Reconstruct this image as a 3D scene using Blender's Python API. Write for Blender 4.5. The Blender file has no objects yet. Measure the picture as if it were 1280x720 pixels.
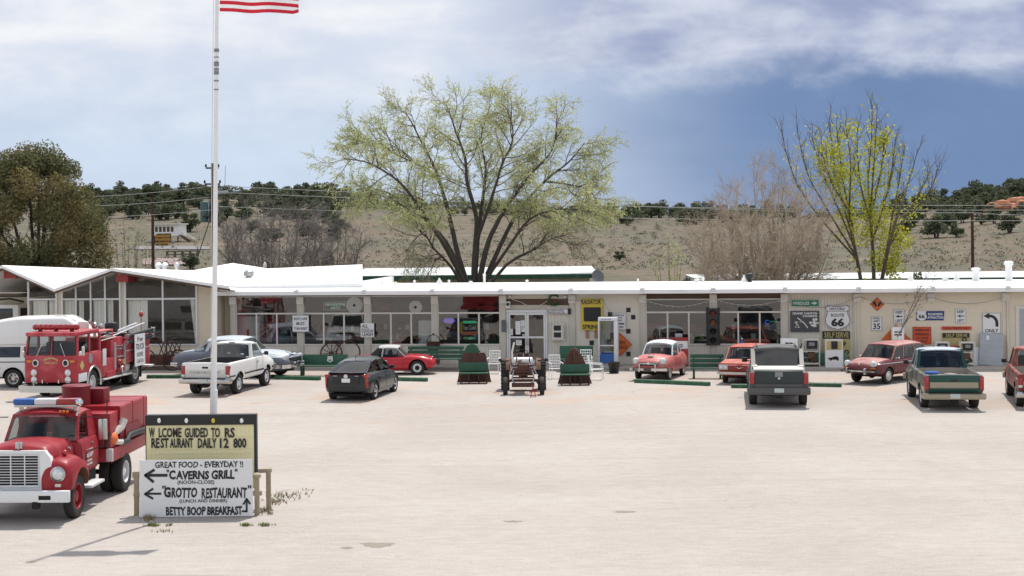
import bpy, bmesh, math, random
from mathutils import Vector, Matrix
R = math.radians
random.seed(7)
SC = bpy.context.scene
COL = SC.collection
# ------------------------------------------------------------------ camera, sky, sun, exposure
F, PX, PY, H, ROLL = 1950.0, 640.0, 284.5, 6.2, R(-0.6)
CR, SR = math.cos(ROLL), math.sin(ROLL)
cam_d = bpy.data.cameras.new('camera')
cam = bpy.data.objects.new('camera', cam_d)
COL.objects.link(cam)
cam_d.sensor_width = 36.0
cam_d.lens = 36.0 * F / 1280.0
cam_d.shift_y = -(360.0 - PY) / 1280.0
cam_d.clip_start, cam_d.clip_end = 0.5, 5000.0
cam.matrix_world = Matrix(((CR, -SR, 0, 0), (0, 0, -1, 0), (SR, CR, 0, H), (0, 0, 0, 1)))
SC.camera = cam
SUN_EL, SUN_AZ = R(64.0), R(23.0)          # azimuth clockwise from +Y
sd = bpy.data.lights.new('sun', 'SUN')
sd.energy, sd.angle, sd.color = 4.1, R(0.53), (1.0, 0.955, 0.88)
sun = bpy.data.objects.new('sun', sd)
COL.objects.link(sun)
to_sun = Vector((math.cos(SUN_EL) * math.sin(SUN_AZ), math.cos(SUN_EL) * math.cos(SUN_AZ), math.sin(SUN_EL)))
sun.rotation_euler = to_sun.to_track_quat('Z', 'Y').to_euler()
sun.location = (0, 0, 60)
SC.view_settings.view_transform = 'Standard'
SC.view_settings.look = 'None'
SC.view_settings.gamma = 1.0
SC.view_settings.use_curve_mapping = False
SC.view_settings.exposure = 0.16
SC.cycles.use_denoising = True
SC.cycles.max_bounces = 7
SC.cycles.diffuse_bounces = 3
SC.cycles.glossy_bounces = 3
SC.cycles.transmission_bounces = 4
SC.cycles.transparent_max_bounces = 12
SC.cycles.caustics_reflective = False
SC.cycles.caustics_refractive = False


class NT:
    """small helper to write node graphs"""
    def __init__(s, tree):
        s.t = tree
        s.n = tree.nodes
        s.l = tree.links

    def new(s, typ, **kw):
        n = s.n.new(typ)
        for k, v in kw.items():
            setattr(n, k, v)
        return n

    def put(s, sock, v):
        if hasattr(v, 'is_output'):
            s.l.new(v, sock)
        elif v is not None:
            sock.default_value = v

    def math(s, op, a, b=None, c=None, clamp=False):
        n = s.new('ShaderNodeMath', operation=op, use_clamp=clamp)
        s.put(n.inputs[0], a)
        if b is not None:
            s.put(n.inputs[1], b)
        if c is not None:
            s.put(n.inputs[2], c)
        return n.outputs[0]

    def mix(s, f, a, b, typ='MIX'):
        n = s.new('ShaderNodeMix', data_type='RGBA', blend_type=typ)
        s.put(n.inputs[0], f)
        s.put(n.inputs[6], (*a, 1) if isinstance(a, tuple) and len(a) == 3 else a)
        s.put(n.inputs[7], (*b, 1) if isinstance(b, tuple) and len(b) == 3 else b)
        return n.outputs[2]

    def smooth(s, v, a, b, lo=0.0, hi=1.0):
        n = s.new('ShaderNodeMapRange', interpolation_type='SMOOTHSTEP')
        s.put(n.inputs[0], v)
        for i, q in enumerate((a, b, lo, hi)):
            n.inputs[1 + i].default_value = q
        return n.outputs[0]

    def noise(s, vec, scale, detail=4.0, rough=0.55, dist=0.0):
        n = s.new('ShaderNodeTexNoise')
        s.put(n.inputs['Vector'], vec)
        n.inputs['Scale'].default_value = scale
        n.inputs['Detail'].default_value = detail
        n.inputs['Roughness'].default_value = rough
        n.inputs['Distortion'].default_value = dist
        return n.outputs[0]

    def mapping(s, vec, scale=(1, 1, 1), loc=(0, 0, 0), rot=(0, 0, 0)):
        n = s.new('ShaderNodeMapping')
        s.put(n.inputs[0], vec)
        n.inputs['Scale'].default_value = scale
        n.inputs['Location'].default_value = loc
        n.inputs['Rotation'].default_value = rot
        return n.outputs[0]

    def comb(s, x, y, z):
        n = s.new('ShaderNodeCombineXYZ')
        for i, q in enumerate((x, y, z)):
            s.put(n.inputs[i], q)
        return n.outputs[0]


world = bpy.data.worlds.new('World')
SC.world = world
world.use_nodes = True
W = NT(world.node_tree)
W.n.clear()
tc = W.new('ShaderNodeTexCoord')
sep = W.new('ShaderNodeSeparateXYZ')
W.l.new(tc.outputs['Generated'], sep.inputs[0])
sky = W.new('ShaderNodeTexSky', sky_type='NISHITA', sun_disc=False)
sky.sun_elevation, sky.sun_rotation = SUN_EL, SUN_AZ
yy = W.math('MAXIMUM', sep.outputs[1], 0.05)
u_ = W.math('DIVIDE', sep.outputs[0], yy)                 # tangent of the azimuth
e_ = W.math('DIVIDE', sep.outputs[2], yy)                 # tangent of the elevation
vec = W.comb(W.math('MULTIPLY', u_, 1.0), W.math('MULTIPLY', e_, 1.9), 0.0)
n1 = W.noise(vec, 6.0, 6.0, 0.55, 0.2)
n2 = W.noise(W.mapping(vec, loc=(3.1, 1.7, 0.4)), 17.0, 7.0, 0.58, 0.2)
n3 = W.noise(W.mapping(vec, scale=(0.7, 1.7, 1), loc=(8.3, 4.2, 0)), 6.0, 4.0, 0.5, 0.2)
# clear-air part: pale on the left, deep storm blue low on the right
side = W.smooth(W.math('ADD', u_, W.math('MULTIPLY', W.math('SUBTRACT', n3, 0.5), 0.10)), -0.07, 0.22)
base = W.mix(side, (0.680, 0.790, 0.960), (0.200, 0.305, 0.530))
base = W.mix(W.math('MULTIPLY', W.smooth(e_, 0.045, -0.005), W.smooth(u_, 0.28, 0.02, 0.0, 0.30)), base, (0.55, 0.66, 0.90))
mo_ = W.math('MULTIPLY_ADD', W.math('ADD', n1, n2), 0.20, 0.80)
base = W.mix(1.0, base, W.comb(mo_, mo_, W.math('MULTIPLY_ADD', mo_, 0.8, 0.2)), 'MULTIPLY')
# cloud deck
edge = W.math('ADD', W.math('MULTIPLY', W.math('SUBTRACT', n1, 0.5), 0.042), W.math('MULTIPLY', W.math('SUBTRACT', n2, 0.5), 0.035))
lim_r = W.math('ADD', e_, edge)
deck_r = W.smooth(lim_r, 0.084, 0.112)
deck_l = W.math('MULTIPLY', W.smooth(W.math('ADD', lim_r, W.math('MULTIPLY', u_, 0.05)), 0.046, 0.105), 0.92)
lr = W.smooth(u_, -0.09, 0.0)
deck = W.math('ADD', W.math('MULTIPLY', deck_l, W.math('SUBTRACT', 1.0, lr)), W.math('MULTIPLY', deck_r, lr))
shade = W.smooth(W.math('ADD', n3, W.math('MULTIPLY', W.math('SUBTRACT', n2, 0.5), 0.45)), 0.34, 0.66)
cl_l = W.mix(shade, (0.76, 0.83, 0.97), (1.05, 1.06, 1.08))
cl_r = W.mix(shade, (0.37, 0.43, 0.65), (0.80, 0.85, 0.97))
cloud = W.mix(W.smooth(u_, -0.06, 0.10), cl_l, cl_r)
front = W.mix(deck, base, cloud)
# the rest of the vault: blue sky with broken cloud
n4 = W.noise(W.mapping(tc.outputs['Generated'], scale=(1, 1, 2.0)), 2.2, 5.0, 0.55, 0.4)
vault = W.mix(W.smooth(n4, 0.40, 0.60, 0.0, 0.85), W.mix(1.0, sky.outputs[0], (0.15, 0.15, 0.15), 'MULTIPLY'), (1.62, 1.61, 1.62))
m = W.math('MULTIPLY', W.smooth(sep.outputs[1], 0.55, 0.85), W.smooth(e_, 0.40, 0.17))
bgc = W.mix(m, vault, front)
bg = W.new('ShaderNodeBackground')
W.l.new(bgc, bg.inputs[0])
bg.inputs[1].default_value = 0.80
wo = W.new('ShaderNodeOutputWorld')
W.l.new(bg.outputs[0], wo.inputs[0])


# ------------------------------------------------------------------ picture <-> place
def ray(x, y):
    u, v = (x - PX) / F, (PY - y) / F
    return Vector((CR * u - SR * v, 1.0, SR * u + CR * v))


def G(x, y, z=0.0):
    d = ray(x, y)
    return Vector((0, 0, H)) + d * ((z - H) / d.z)


def At(x, y, Y):
    return Vector((0, 0, H)) + ray(x, y) * Y


# the shop's front wall: a vertical plane
W0 = Vector((-12.72, 71.3, 0))
WD = Vector((33.89, -4.4, 0)).normalized()
WN = Vector((-WD.y, WD.x, 0))               # into the building
WA = math.atan2(WD.y, WD.x)


def on_wall(x, y, off=0.0):
    """world point on the plane `off` metres in front of the shop wall"""
    d = ray(x, y)
    o = Vector((0, 0, H))
    p0 = W0 - WN * off
    return o + d * ((p0 - o).dot(WN) / d.dot(WN))


def wall_u(x, y=420, off=0.0):
    p = on_wall(x, y, off)
    return (p - W0).dot(WD), p.z


def wall_pt(u, z=0.0, off=0.0):
    return W0 + WD * u - WN * off + Vector((0, 0, z))


# ------------------------------------------------------------------ materials
M = {}


def lin(c):
    return tuple(((q / 255) / 12.92 if q / 255 <= 0.04045 else ((q / 255 + 0.055) / 1.055) ** 2.4) for q in c)


def mat(name, col, rough=0.6, metal=0.0, var=0.12, scale=2.5, bump=0.0, coat=0.0, col2=None, amt=0.5, rnd=0.0, spec=0.5, stretch=(1, 1, 1), trans=0.0):
    m = bpy.data.materials.new(name)
    m.use_nodes = True
    T = NT(m.node_tree)
    b = T.n['Principled BSDF']
    tcn = T.new('ShaderNodeTexCoord')
    vec = T.mapping(tcn.outputs['Object'], scale=stretch)
    n = T.noise(vec, scale, 5.0, 0.6)
    c = (*col, 1)
    if col2 is not None:
        c = T.mix(T.smooth(n, 0.62 - 0.35 * amt, 0.80 - 0.35 * amt), col, col2)
    if var > 0:
        n2 = T.noise(vec, scale * 4.3, 4.0, 0.6)
        f = T.math('ADD', T.math('MULTIPLY', T.math('ADD', n, n2), var * 1.6), 1.0 - var * 1.6)
        if rnd > 0:
            oi = T.new('ShaderNodeObjectInfo')
            f = T.math('MULTIPLY', f, T.math('MULTIPLY_ADD', oi.outputs['Random'], rnd, 1.0 - rnd * 0.5))
        v = T.comb(f, f, f)
        c = T.mix(1.0, c, v, 'MULTIPLY')
    T.put(b.inputs['Base Color'], c)
    b.inputs['Roughness'].default_value = rough
    b.inputs['Metallic'].default_value = metal
    b.inputs['Specular IOR Level'].default_value = spec
    b.inputs['Coat Weight'].default_value = coat
    b.inputs['Coat Roughness'].default_value = 0.08
    if trans > 0:
        out = T.n['Material Output']
        tr = T.new('ShaderNodeBsdfTranslucent')
        T.put(tr.inputs[0], c)
        mx = T.new('ShaderNodeMixShader')
        mx.inputs[0].default_value = trans
        T.l.new(b.outputs[0], mx.inputs[1])
        T.l.new(tr.outputs[0], mx.inputs[2])
        T.l.new(mx.outputs[0], out.inputs[0])
    if bump > 0:
        bp = T.new('ShaderNodeBump')
        bp.inputs['Strength'].default_value = bump
        bp.inputs['Distance'].default_value = 0.02
        T.l.new(T.noise(vec, scale * 8, 4.0, 0.65), bp.inputs['Height'])
        T.l.new(bp.outputs[0], b.inputs['Normal'])
    M[name] = m
    return m


def glass_mat(name, tint, dark=0.0):
    m = bpy.data.materials.new(name)
    m.use_nodes = True
    T = NT(m.node_tree)
    T.n.remove(T.n['Principled BSDF'])
    out = T.n['Material Output']
    tr = T.new('ShaderNodeBsdfTransparent')
    tr.inputs[0].default_value = (*tint, 1)
    gl = T.new('ShaderNodeBsdfGlossy')
    gl.inputs['Roughness'].default_value = 0.015
    lw = T.new('ShaderNodeLayerWeight')
    fr = T.math('MULTIPLY_ADD', T.math('POWER', lw.outputs['Facing'], 5.0), 0.92, 0.05)
    mx = T.new('ShaderNodeMixShader')
    tcn = T.new('ShaderNodeTexCoord')
    bp = T.new('ShaderNodeBump')
    bp.inputs['Strength'].default_value = 0.05
    bp.inputs['Distance'].default_value = 0.05
    T.l.new(T.noise(tcn.outputs['Object'], 1.1, 2.0), bp.inputs['Height'])
    T.l.new(bp.outputs[0], gl.inputs['Normal'])
    T.l.new(T.math('ADD', fr, dark, clamp=True), mx.inputs[0])
    T.l.new(tr.outputs[0], mx.inputs[1])
    T.l.new(gl.outputs[0], mx.inputs[2])
    T.l.new(mx.outputs[0], out.inputs[0])
    M[name] = m
    return m


def glow_mat(name, col, s):
    m = bpy.data.materials.new(name)
    m.use_nodes = True
    b = m.node_tree.nodes['Principled BSDF']
    b.inputs['Base Color'].default_value = (*col, 1)
    b.inputs['Emission Color'].default_value = (*col, 1)
    b.inputs['Emission Strength'].default_value = s
    M[name] = m
    return m


mat('white', (0.78, 0.78, 0.77), 0.45, var=0.05, scale=1.5)
mat('white_roof', (0.80, 0.80, 0.79), 0.65, var=0.10, scale=0.5, bump=0.2, col2=(0.66, 0.645, 0.62), amt=0.2)
mat('off_white', (0.62, 0.60, 0.55), 0.6, var=0.10, scale=3)
mat('sign_white', (0.70, 0.71, 0.72), 0.5, var=0.06, scale=2)
mat('black', (0.012, 0.012, 0.013), 0.5, var=0.1)
mat('ink', (0.015, 0.015, 0.017), 0.6, var=0.25, scale=9)
mat('rubber', (0.022, 0.021, 0.020), 0.85, var=0.25, scale=6, bump=0.3)
mat('dark', (0.010, 0.010, 0.010), 0.9, var=0.0)
mat('cabin', (0.030, 0.028, 0.027), 0.8, var=0.2)
mat('chrome', (0.62, 0.63, 0.65), 0.16, 1.0, var=0.10, scale=8)
mat('dull_chrome', (0.48, 0.47, 0.46), 0.32, 1.0, var=0.2, scale=8)
mat('steel', (0.42, 0.42, 0.43), 0.42, 0.9, var=0.2, scale=6)
mat('alu', (0.64, 0.65, 0.66), 0.5, 0.25, var=0.15, scale=5)
mat('galv', (0.36, 0.38, 0.41), 0.55, 0.4, var=0.18, scale=2)
mat('rust', (0.085, 0.034, 0.022), 0.75, 0.2, var=0.35, scale=3, bump=0.4, col2=(0.045, 0.022, 0.018))
mat('rust_light', (0.16, 0.075, 0.045), 0.8, 0.1, var=0.35, scale=5, bump=0.4)
mat('green_paint', (0.012, 0.075, 0.040), 0.5, var=0.18, scale=3, col2=(0.03, 0.10, 0.062), amt=0.35)
mat('kerb_green', (0.014, 0.082, 0.034), 0.55, var=0.2, scale=4, col2=(0.10, 0.13, 0.08), amt=0.15)
mat('tail_red', (0.30, 0.010, 0.012), 0.2, var=0.05, coat=0.5)
mat('amber', (0.55, 0.17, 0.02), 0.25, var=0.05)
mat('lens', (0.62, 0.64, 0.64), 0.12, 0.3, var=0.1, scale=30)
mat('plate', (0.45, 0.50, 0.48), 0.5, var=0.2, scale=25)
mat('cream', (0.62, 0.545, 0.42), 0.7, var=0.07, scale=1.2)
mat('cream_col', (0.50, 0.47, 0.41), 0.6, var=0.08, scale=1.4)
mat('wood_post', (0.36, 0.30, 0.21), 0.8, var=0.25, scale=4, bump=0.4, stretch=(6, 6, 1))
mat('old_wood', (0.10, 0.078, 0.062), 0.85, var=0.3, scale=4, bump=0.3, stretch=(6, 6, 1))
mat('brown', (0.10, 0.060, 0.040), 0.7, var=0.2)
mat('grey', (0.22, 0.22, 0.23), 0.6, var=0.12)
mat('blue', (0.020, 0.10, 0.36), 0.4, var=0.08)
mat('blue_sign', (0.022, 0.045, 0.16), 0.45, var=0.1)
mat('orange_sign', (0.62, 0.135, 0.020), 0.5, var=0.12)
mat('red_sign', (0.62, 0.075, 0.022), 0.5, var=0.12)
mat('yellow_sign', (0.62, 0.47, 0.045), 0.5, var=0.15)
mat('old_yellow', (0.44, 0.37, 0.15), 0.6, var=0.22, scale=3)
mat('road_green', (0.008, 0.17, 0.075), 0.45, var=0.1)
mat('red_enamel', (0.30, 0.018, 0.020), 0.35, var=0.12)
mat('curtain', (0.82, 0.80, 0.75), 0.9, var=0.10, scale=1, stretch=(9, 9, 0.4))
glass_mat('glass', (0.62, 0.66, 0.66))
glass_mat('dim_glass', (0.40, 0.43, 0.43))
glass_mat('tinted', (0.08, 0.09, 0.10), 0.03)
glass_mat('shop_glass', (0.62, 0.64, 0.63), 0.09)


# ------------------------------------------------------------------ objects
def tag(o, label=None, cat=None, group=None, kind=None):
    if label:
        o['label'] = label
    if cat:
        o['category'] = cat
    if group:
        o['group'] = group
    if kind:
        o['kind'] = kind
    return o


def empty(name, loc=(0, 0, 0), rz=0.0, label=None, cat=None, group=None):
    o = bpy.data.objects.new(name, None)
    COL.objects.link(o)
    o.location = loc
    o.rotation_euler = (0, 0, rz)
    o.empty_display_size = 0.2
    return tag(o, label, cat, group)


def copy_tree(o, parent=None):
    c = o.copy()
    COL.objects.link(c)
    if parent:
        c.parent = parent
    for ch in o.children:
        copy_tree(ch, c)
    return c


class MB:
    def __init__(s):
        s.v, s.f, s.mi, s.m, s.M = [], [], [], 0, None

    def add(s, vs, fs):
        o = len(s.v)
        if s.M is not None:
            vs = [s.M @ Vector(q) for q in vs]
        s.v.extend(tuple(q) for q in vs)
        for f in fs:
            s.f.append([o + i for i in f])
            s.mi.append(s.m)
        return s

    def box(s, c, d, rx=0, ry=0, rz=0, bev=0.0):
        from mathutils import Euler
        rot = Euler((rx, ry, rz)).to_matrix()
        c = Vector(c)
        if bev > 0:
            bm = bmesh.new()
            bmesh.ops.create_cube(bm, size=1.0)
            for q in bm.verts:
                q.co = Vector((q.co.x * d[0], q.co.y * d[1], q.co.z * d[2]))
            bmesh.ops.bevel(bm, geom=list(bm.edges), offset=min(bev, min(d) * 0.45), segments=2, affect='EDGES', profile=0.6)
            bm.verts.index_update()
            s.add([rot @ q.co + c for q in bm.verts], [[q.index for q in f.verts] for f in bm.faces])
            bm.free()
            return s
        x, y, z = d[0] / 2, d[1] / 2, d[2] / 2
        vs = [rot @ Vector(q) + c for q in ((-x, -y, -z), (x, -y, -z), (x, y, -z), (-x, y, -z), (-x, -y, z), (x, -y, z), (x, y, z), (-x, y, z))]
        return s.add(vs, [(0, 3, 2, 1), (4, 5, 6, 7), (0, 1, 5, 4), (1, 2, 6, 5), (2, 3, 7, 6), (3, 0, 4, 7)])

    def bx(s, x0, x1, y0, y1, z0, z1, bev=0.0):
        return s.box(((x0 + x1) / 2, (y0 + y1) / 2, (z0 + z1) / 2), (abs(x1 - x0), abs(y1 - y0), abs(z1 - z0)), bev=bev)

    def poly(s, pts):
        return s.add(pts, [list(range(len(pts)))])

    def grid(s, rows):
        """rows of equal-length point lists"""
        n, k = len(rows), len(rows[0])
        vs = [p for r in rows for p in r]
        fs = [(i * k + j, i * k + j + 1, (i + 1) * k + j + 1, (i + 1) * k + j) for i in range(n - 1) for j in range(k - 1)]
        return s.add(vs, fs)

    def prism(s, pts, plane, a, b):
        """2-D polygon pulled along the third axis from a to b"""
        def P(p, t):
            return {'xz': (p[0], t, p[1]), 'yz': (t, p[0], p[1]), 'xy': (p[0], p[1], t)}[plane]
        n = len(pts)
        vs = [P(p, a) for p in pts] + [P(p, b) for p in pts]
        fs = [list(range(n)), list(range(2 * n - 1, n - 1, -1))]
        fs += [(i, i + n, (i + 1) % n + n, (i + 1) % n) for i in range(n)]
        return s.add(vs, fs)

    def tube(s, pts, r, n=6, cap=True):
        pts = [Vector(p) for p in pts]
        k = len(pts)
        rs = r if isinstance(r, (list, tuple)) else [r] * k
        vs, up = [], None
        for i in range(k):
            d = (pts[min(i + 1, k - 1)] - pts[max(i - 1, 0)])
            if d.length < 1e-9:
                d = Vector((0, 0, 1))
            d.normalize()
            if up is None:
                up = Vector((0, 0, 1)) if abs(d.z) < 0.9 else Vector((1, 0, 0))
            a = d.cross(up)
            if a.length < 1e-6:
                a = d.orthogonal()
            a.normalize()
            up = a.cross(d)
            for j in range(n):
                t = 2 * math.pi * j / n
                vs.append(pts[i] + (a * math.cos(t) + up * math.sin(t)) * rs[i])
        fs = [(i * n + j, i * n + (j + 1) % n, (i + 1) * n + (j + 1) % n, (i + 1) * n + j) for i in range(k - 1) for j in range(n)]
        if cap:
            fs += [list(range(n - 1, -1, -1)), list(range((k - 1) * n, k * n))]
        return s.add(vs, fs)

    def lathe(s, prof, axis='z', c=(0, 0, 0), n=20, cap=True):
        """prof: (radius, position along the axis)"""
        vs = []
        for r, t in prof:
            for j in range(n):
                a = 2 * math.pi * j / n
                p, q = r * math.cos(a), r * math.sin(a)
                vs.append(Vector({'z': (p, q, t), 'x': (t, p, q), 'y': (q, t, p)}[axis]) + Vector(c))
        k = len(prof)
        fs = [(i * n + j, i * n + (j + 1) % n, (i + 1) * n + (j + 1) % n, (i + 1) * n + j) for i in range(k - 1) for j in range(n)]
        if cap:
            fs += [list(range(n - 1, -1, -1)), list(range((k - 1) * n, k * n))]
        return s.add(vs, fs)

    def sph(s, c, r, n=12):
        r = r if isinstance(r, (tuple, list)) else (r, r, r)
        vs, fs, h = [], [], n // 2
        for i in range(h + 1):
            t = math.pi * i / h
            for j in range(n):
                a = 2 * math.pi * j / n
                vs.append((c[0] + r[0] * math.sin(t) * math.cos(a), c[1] + r[1] * math.sin(t) * math.sin(a), c[2] + r[2] * math.cos(t)))
        for i in range(h):
            for j in range(n):
                fs.append((i * n + j, (i + 1) * n + j, (i + 1) * n + (j + 1) % n, i * n + (j + 1) % n))
        return s.add(vs, fs)

    def sweep(s, path, w, h):
        """bar of rectangular section (w across in plan, h high) along a plan path of (x, y, z)"""
        rows = []
        k = len(path)
        for i in range(k):
            a, b = Vector(path[max(i - 1, 0)]), Vector(path[min(i + 1, k - 1)])
            d = (b - a)
            d.z = 0
            d.normalize()
            nn = Vector((-d.y, d.x, 0)) * (w / 2)
            p = Vector(path[i])
            q = 0.25 * h
            rows.append([p - nn + Vector((0, 0, -h / 2 + q)), p - nn + Vector((0, 0, h / 2 - q)), p - nn * 0.55 + Vector((0, 0, h / 2)),
                         p + nn + Vector((0, 0, h / 2)), p + nn + Vector((0, 0, -h / 2)), p - nn * 0.55 + Vector((0, 0, -h / 2))])
        vs = [p for r_ in rows for p in r_]
        n = 6
        fs = [(i * n + j, i * n + (j + 1) % n, (i + 1) * n + (j + 1) % n, (i + 1) * n + j) for i in range(k - 1) for j in range(n)]
        fs += [list(range(n - 1, -1, -1)), list(range((k - 1) * n, k * n))]
        return s.add(vs, fs)

    def mesh(s, name, mats, smooth=True, angle=38):
        me = bpy.data.meshes.new(name)
        me.from_pydata(s.v, [], s.f)
        mats = mats if isinstance(mats, (list, tuple)) else [mats]
        for q in mats:
            me.materials.append(M[q] if isinstance(q, str) else q)
        if len(mats) > 1:
            me.polygons.foreach_set('material_index', s.mi)
        if smooth:
            me.polygons.foreach_set('use_smooth', [True] * len(me.polygons))
            me.set_sharp_from_angle(angle=R(angle))
        me.update()
        return me

    def build(s, name, mats, parent=None, loc=(0, 0, 0), rz=0.0, smooth=True, fix=True):
        me = s.mesh(name, mats, smooth)
        if fix and len(me.polygons) < 60000:
            bm = bmesh.new()
            bm.from_mesh(me)
            bmesh.ops.recalc_face_normals(bm, faces=bm.faces)
            bm.to_mesh(me)
            bm.free()
        o = bpy.data.objects.new(name, me)
        COL.objects.link(o)
        o.location = loc
        o.rotation_euler = (0, 0, rz)
        if parent:
            o.parent = parent
        return o


def bxo(name, mats, parent, x0, x1, y0, y1, z0, z1, bev=0.0):
    return MB().bx(x0, x1, y0, y1, z0, z1, bev).build(name, mats, parent)


def text_into(mb, s, w, h, cx, cy, cz, depth=0.004, bold=0.0, shear=0.0, back=False, jit=0.0, keep=False):
    """letters as thin solid shapes in the local XZ plane, facing -Y, fitted to a w x h box centred on (cx, cz)"""
    cu = bpy.data.curves.new('t', 'FONT')
    cu.body = s
    cu.offset = bold
    cu.shear = shear
    cu.extrude = 0.01
    cu.resolution_u = 2
    o = bpy.data.objects.new('t', cu)
    COL.objects.link(o)
    dg = bpy.context.evaluated_depsgraph_get()
    me = bpy.data.meshes.new_from_object(o.evaluated_get(dg))
    vs = [q.co.copy() for q in me.vertices]
    fs = [list(p.vertices) for p in me.polygons]
    bpy.data.objects.remove(o)
    bpy.data.curves.remove(cu)
    bpy.data.meshes.remove(me)
    if not vs:
        return mb
    x0, x1 = min(q.x for q in vs), max(q.x for q in vs)
    y0, y1 = min(q.y for q in vs), max(q.y for q in vs)
    sx, sz = w / max(x1 - x0, 1e-6), h / max(y1 - y0, 1e-6)
    sg = -1 if back else 1
    out = []
    for q in vs:
        X, Z = (q.x - (x0 + x1) / 2) * sx, (q.y - (y0 + y1) / 2) * sz
        if jit:
            Z += jit * h * math.sin(X * 9.0 / max(h, 0.01) * 0.35 + cz * 7)
            X += jit * h * math.sin(Z * 5.0 / h + X * 3)
        out.append((cx + sg * X, cy + sg * (-depth if q.z > 0 else 0.0), cz + Z))
    mb.add(out, fs)
    return mb


def flush():
    bpy.context.view_layer.update()
# ------------------------------------------------------------------ ground
def yh(px):
    return PY - math.tan(-ROLL) * (px - PX)


CREST = [(-400, 234), (-100, 238), (110, 247), (250, 245), (400, 248), (560, 258), (760, 267), (900, 269), (1060, 268), (1180, 258), (1280, 240), (1400, 233), (1700, 228)]


def crest_z(a):
    px = PX + F * a
    t = CREST
    if px <= t[0][0]:
        r = t[0][1]
        px = t[0][0]
    elif px >= t[-1][0]:
        r = t[-1][1]
        px = t[-1][0]
    else:
        for i in range(len(t) - 1):
            if t[i][0] <= px <= t[i + 1][0]:
                k = (px - t[i][0]) / (t[i + 1][0] - t[i][0])
                k = k * k * (3 - 2 * k)
                r = t[i][1] + (t[i + 1][1] - t[i][1]) * k
                break
    return H - (r - yh(px)) / F * 420.0


def ter_z(X, Y):
    if Y < 104:
        return 0.0
    a = max(-0.7, min(0.7, X / Y))
    k = (Y - 104) / 316.0
    und = 0.35 * math.sin(X * 0.043 + 1.2) * math.sin(Y * 0.037) + 0.22 * math.sin(X * 0.11 + Y * 0.07)
    if k <= 1:
        return crest_z(a) * (0.55 * k + 0.45 * k * k) + und * min(1, k * 4) * (1 - 0.6 * k)
    return crest_z(a) * max(0.2, 1.0 - (k - 1) * 0.35) + und * 0.4


def hill(x, y):
    """where the pixel's ray meets the terrain"""
    d = ray(x, y)
    t = 100.0
    while t < 900:
        p = Vector((0, 0, H)) + d * t
        if p.z <= ter_z(p.x, p.y):
            return Vector((p.x, p.y, ter_z(p.x, p.y)))
        t += 0.5
    return None


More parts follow.
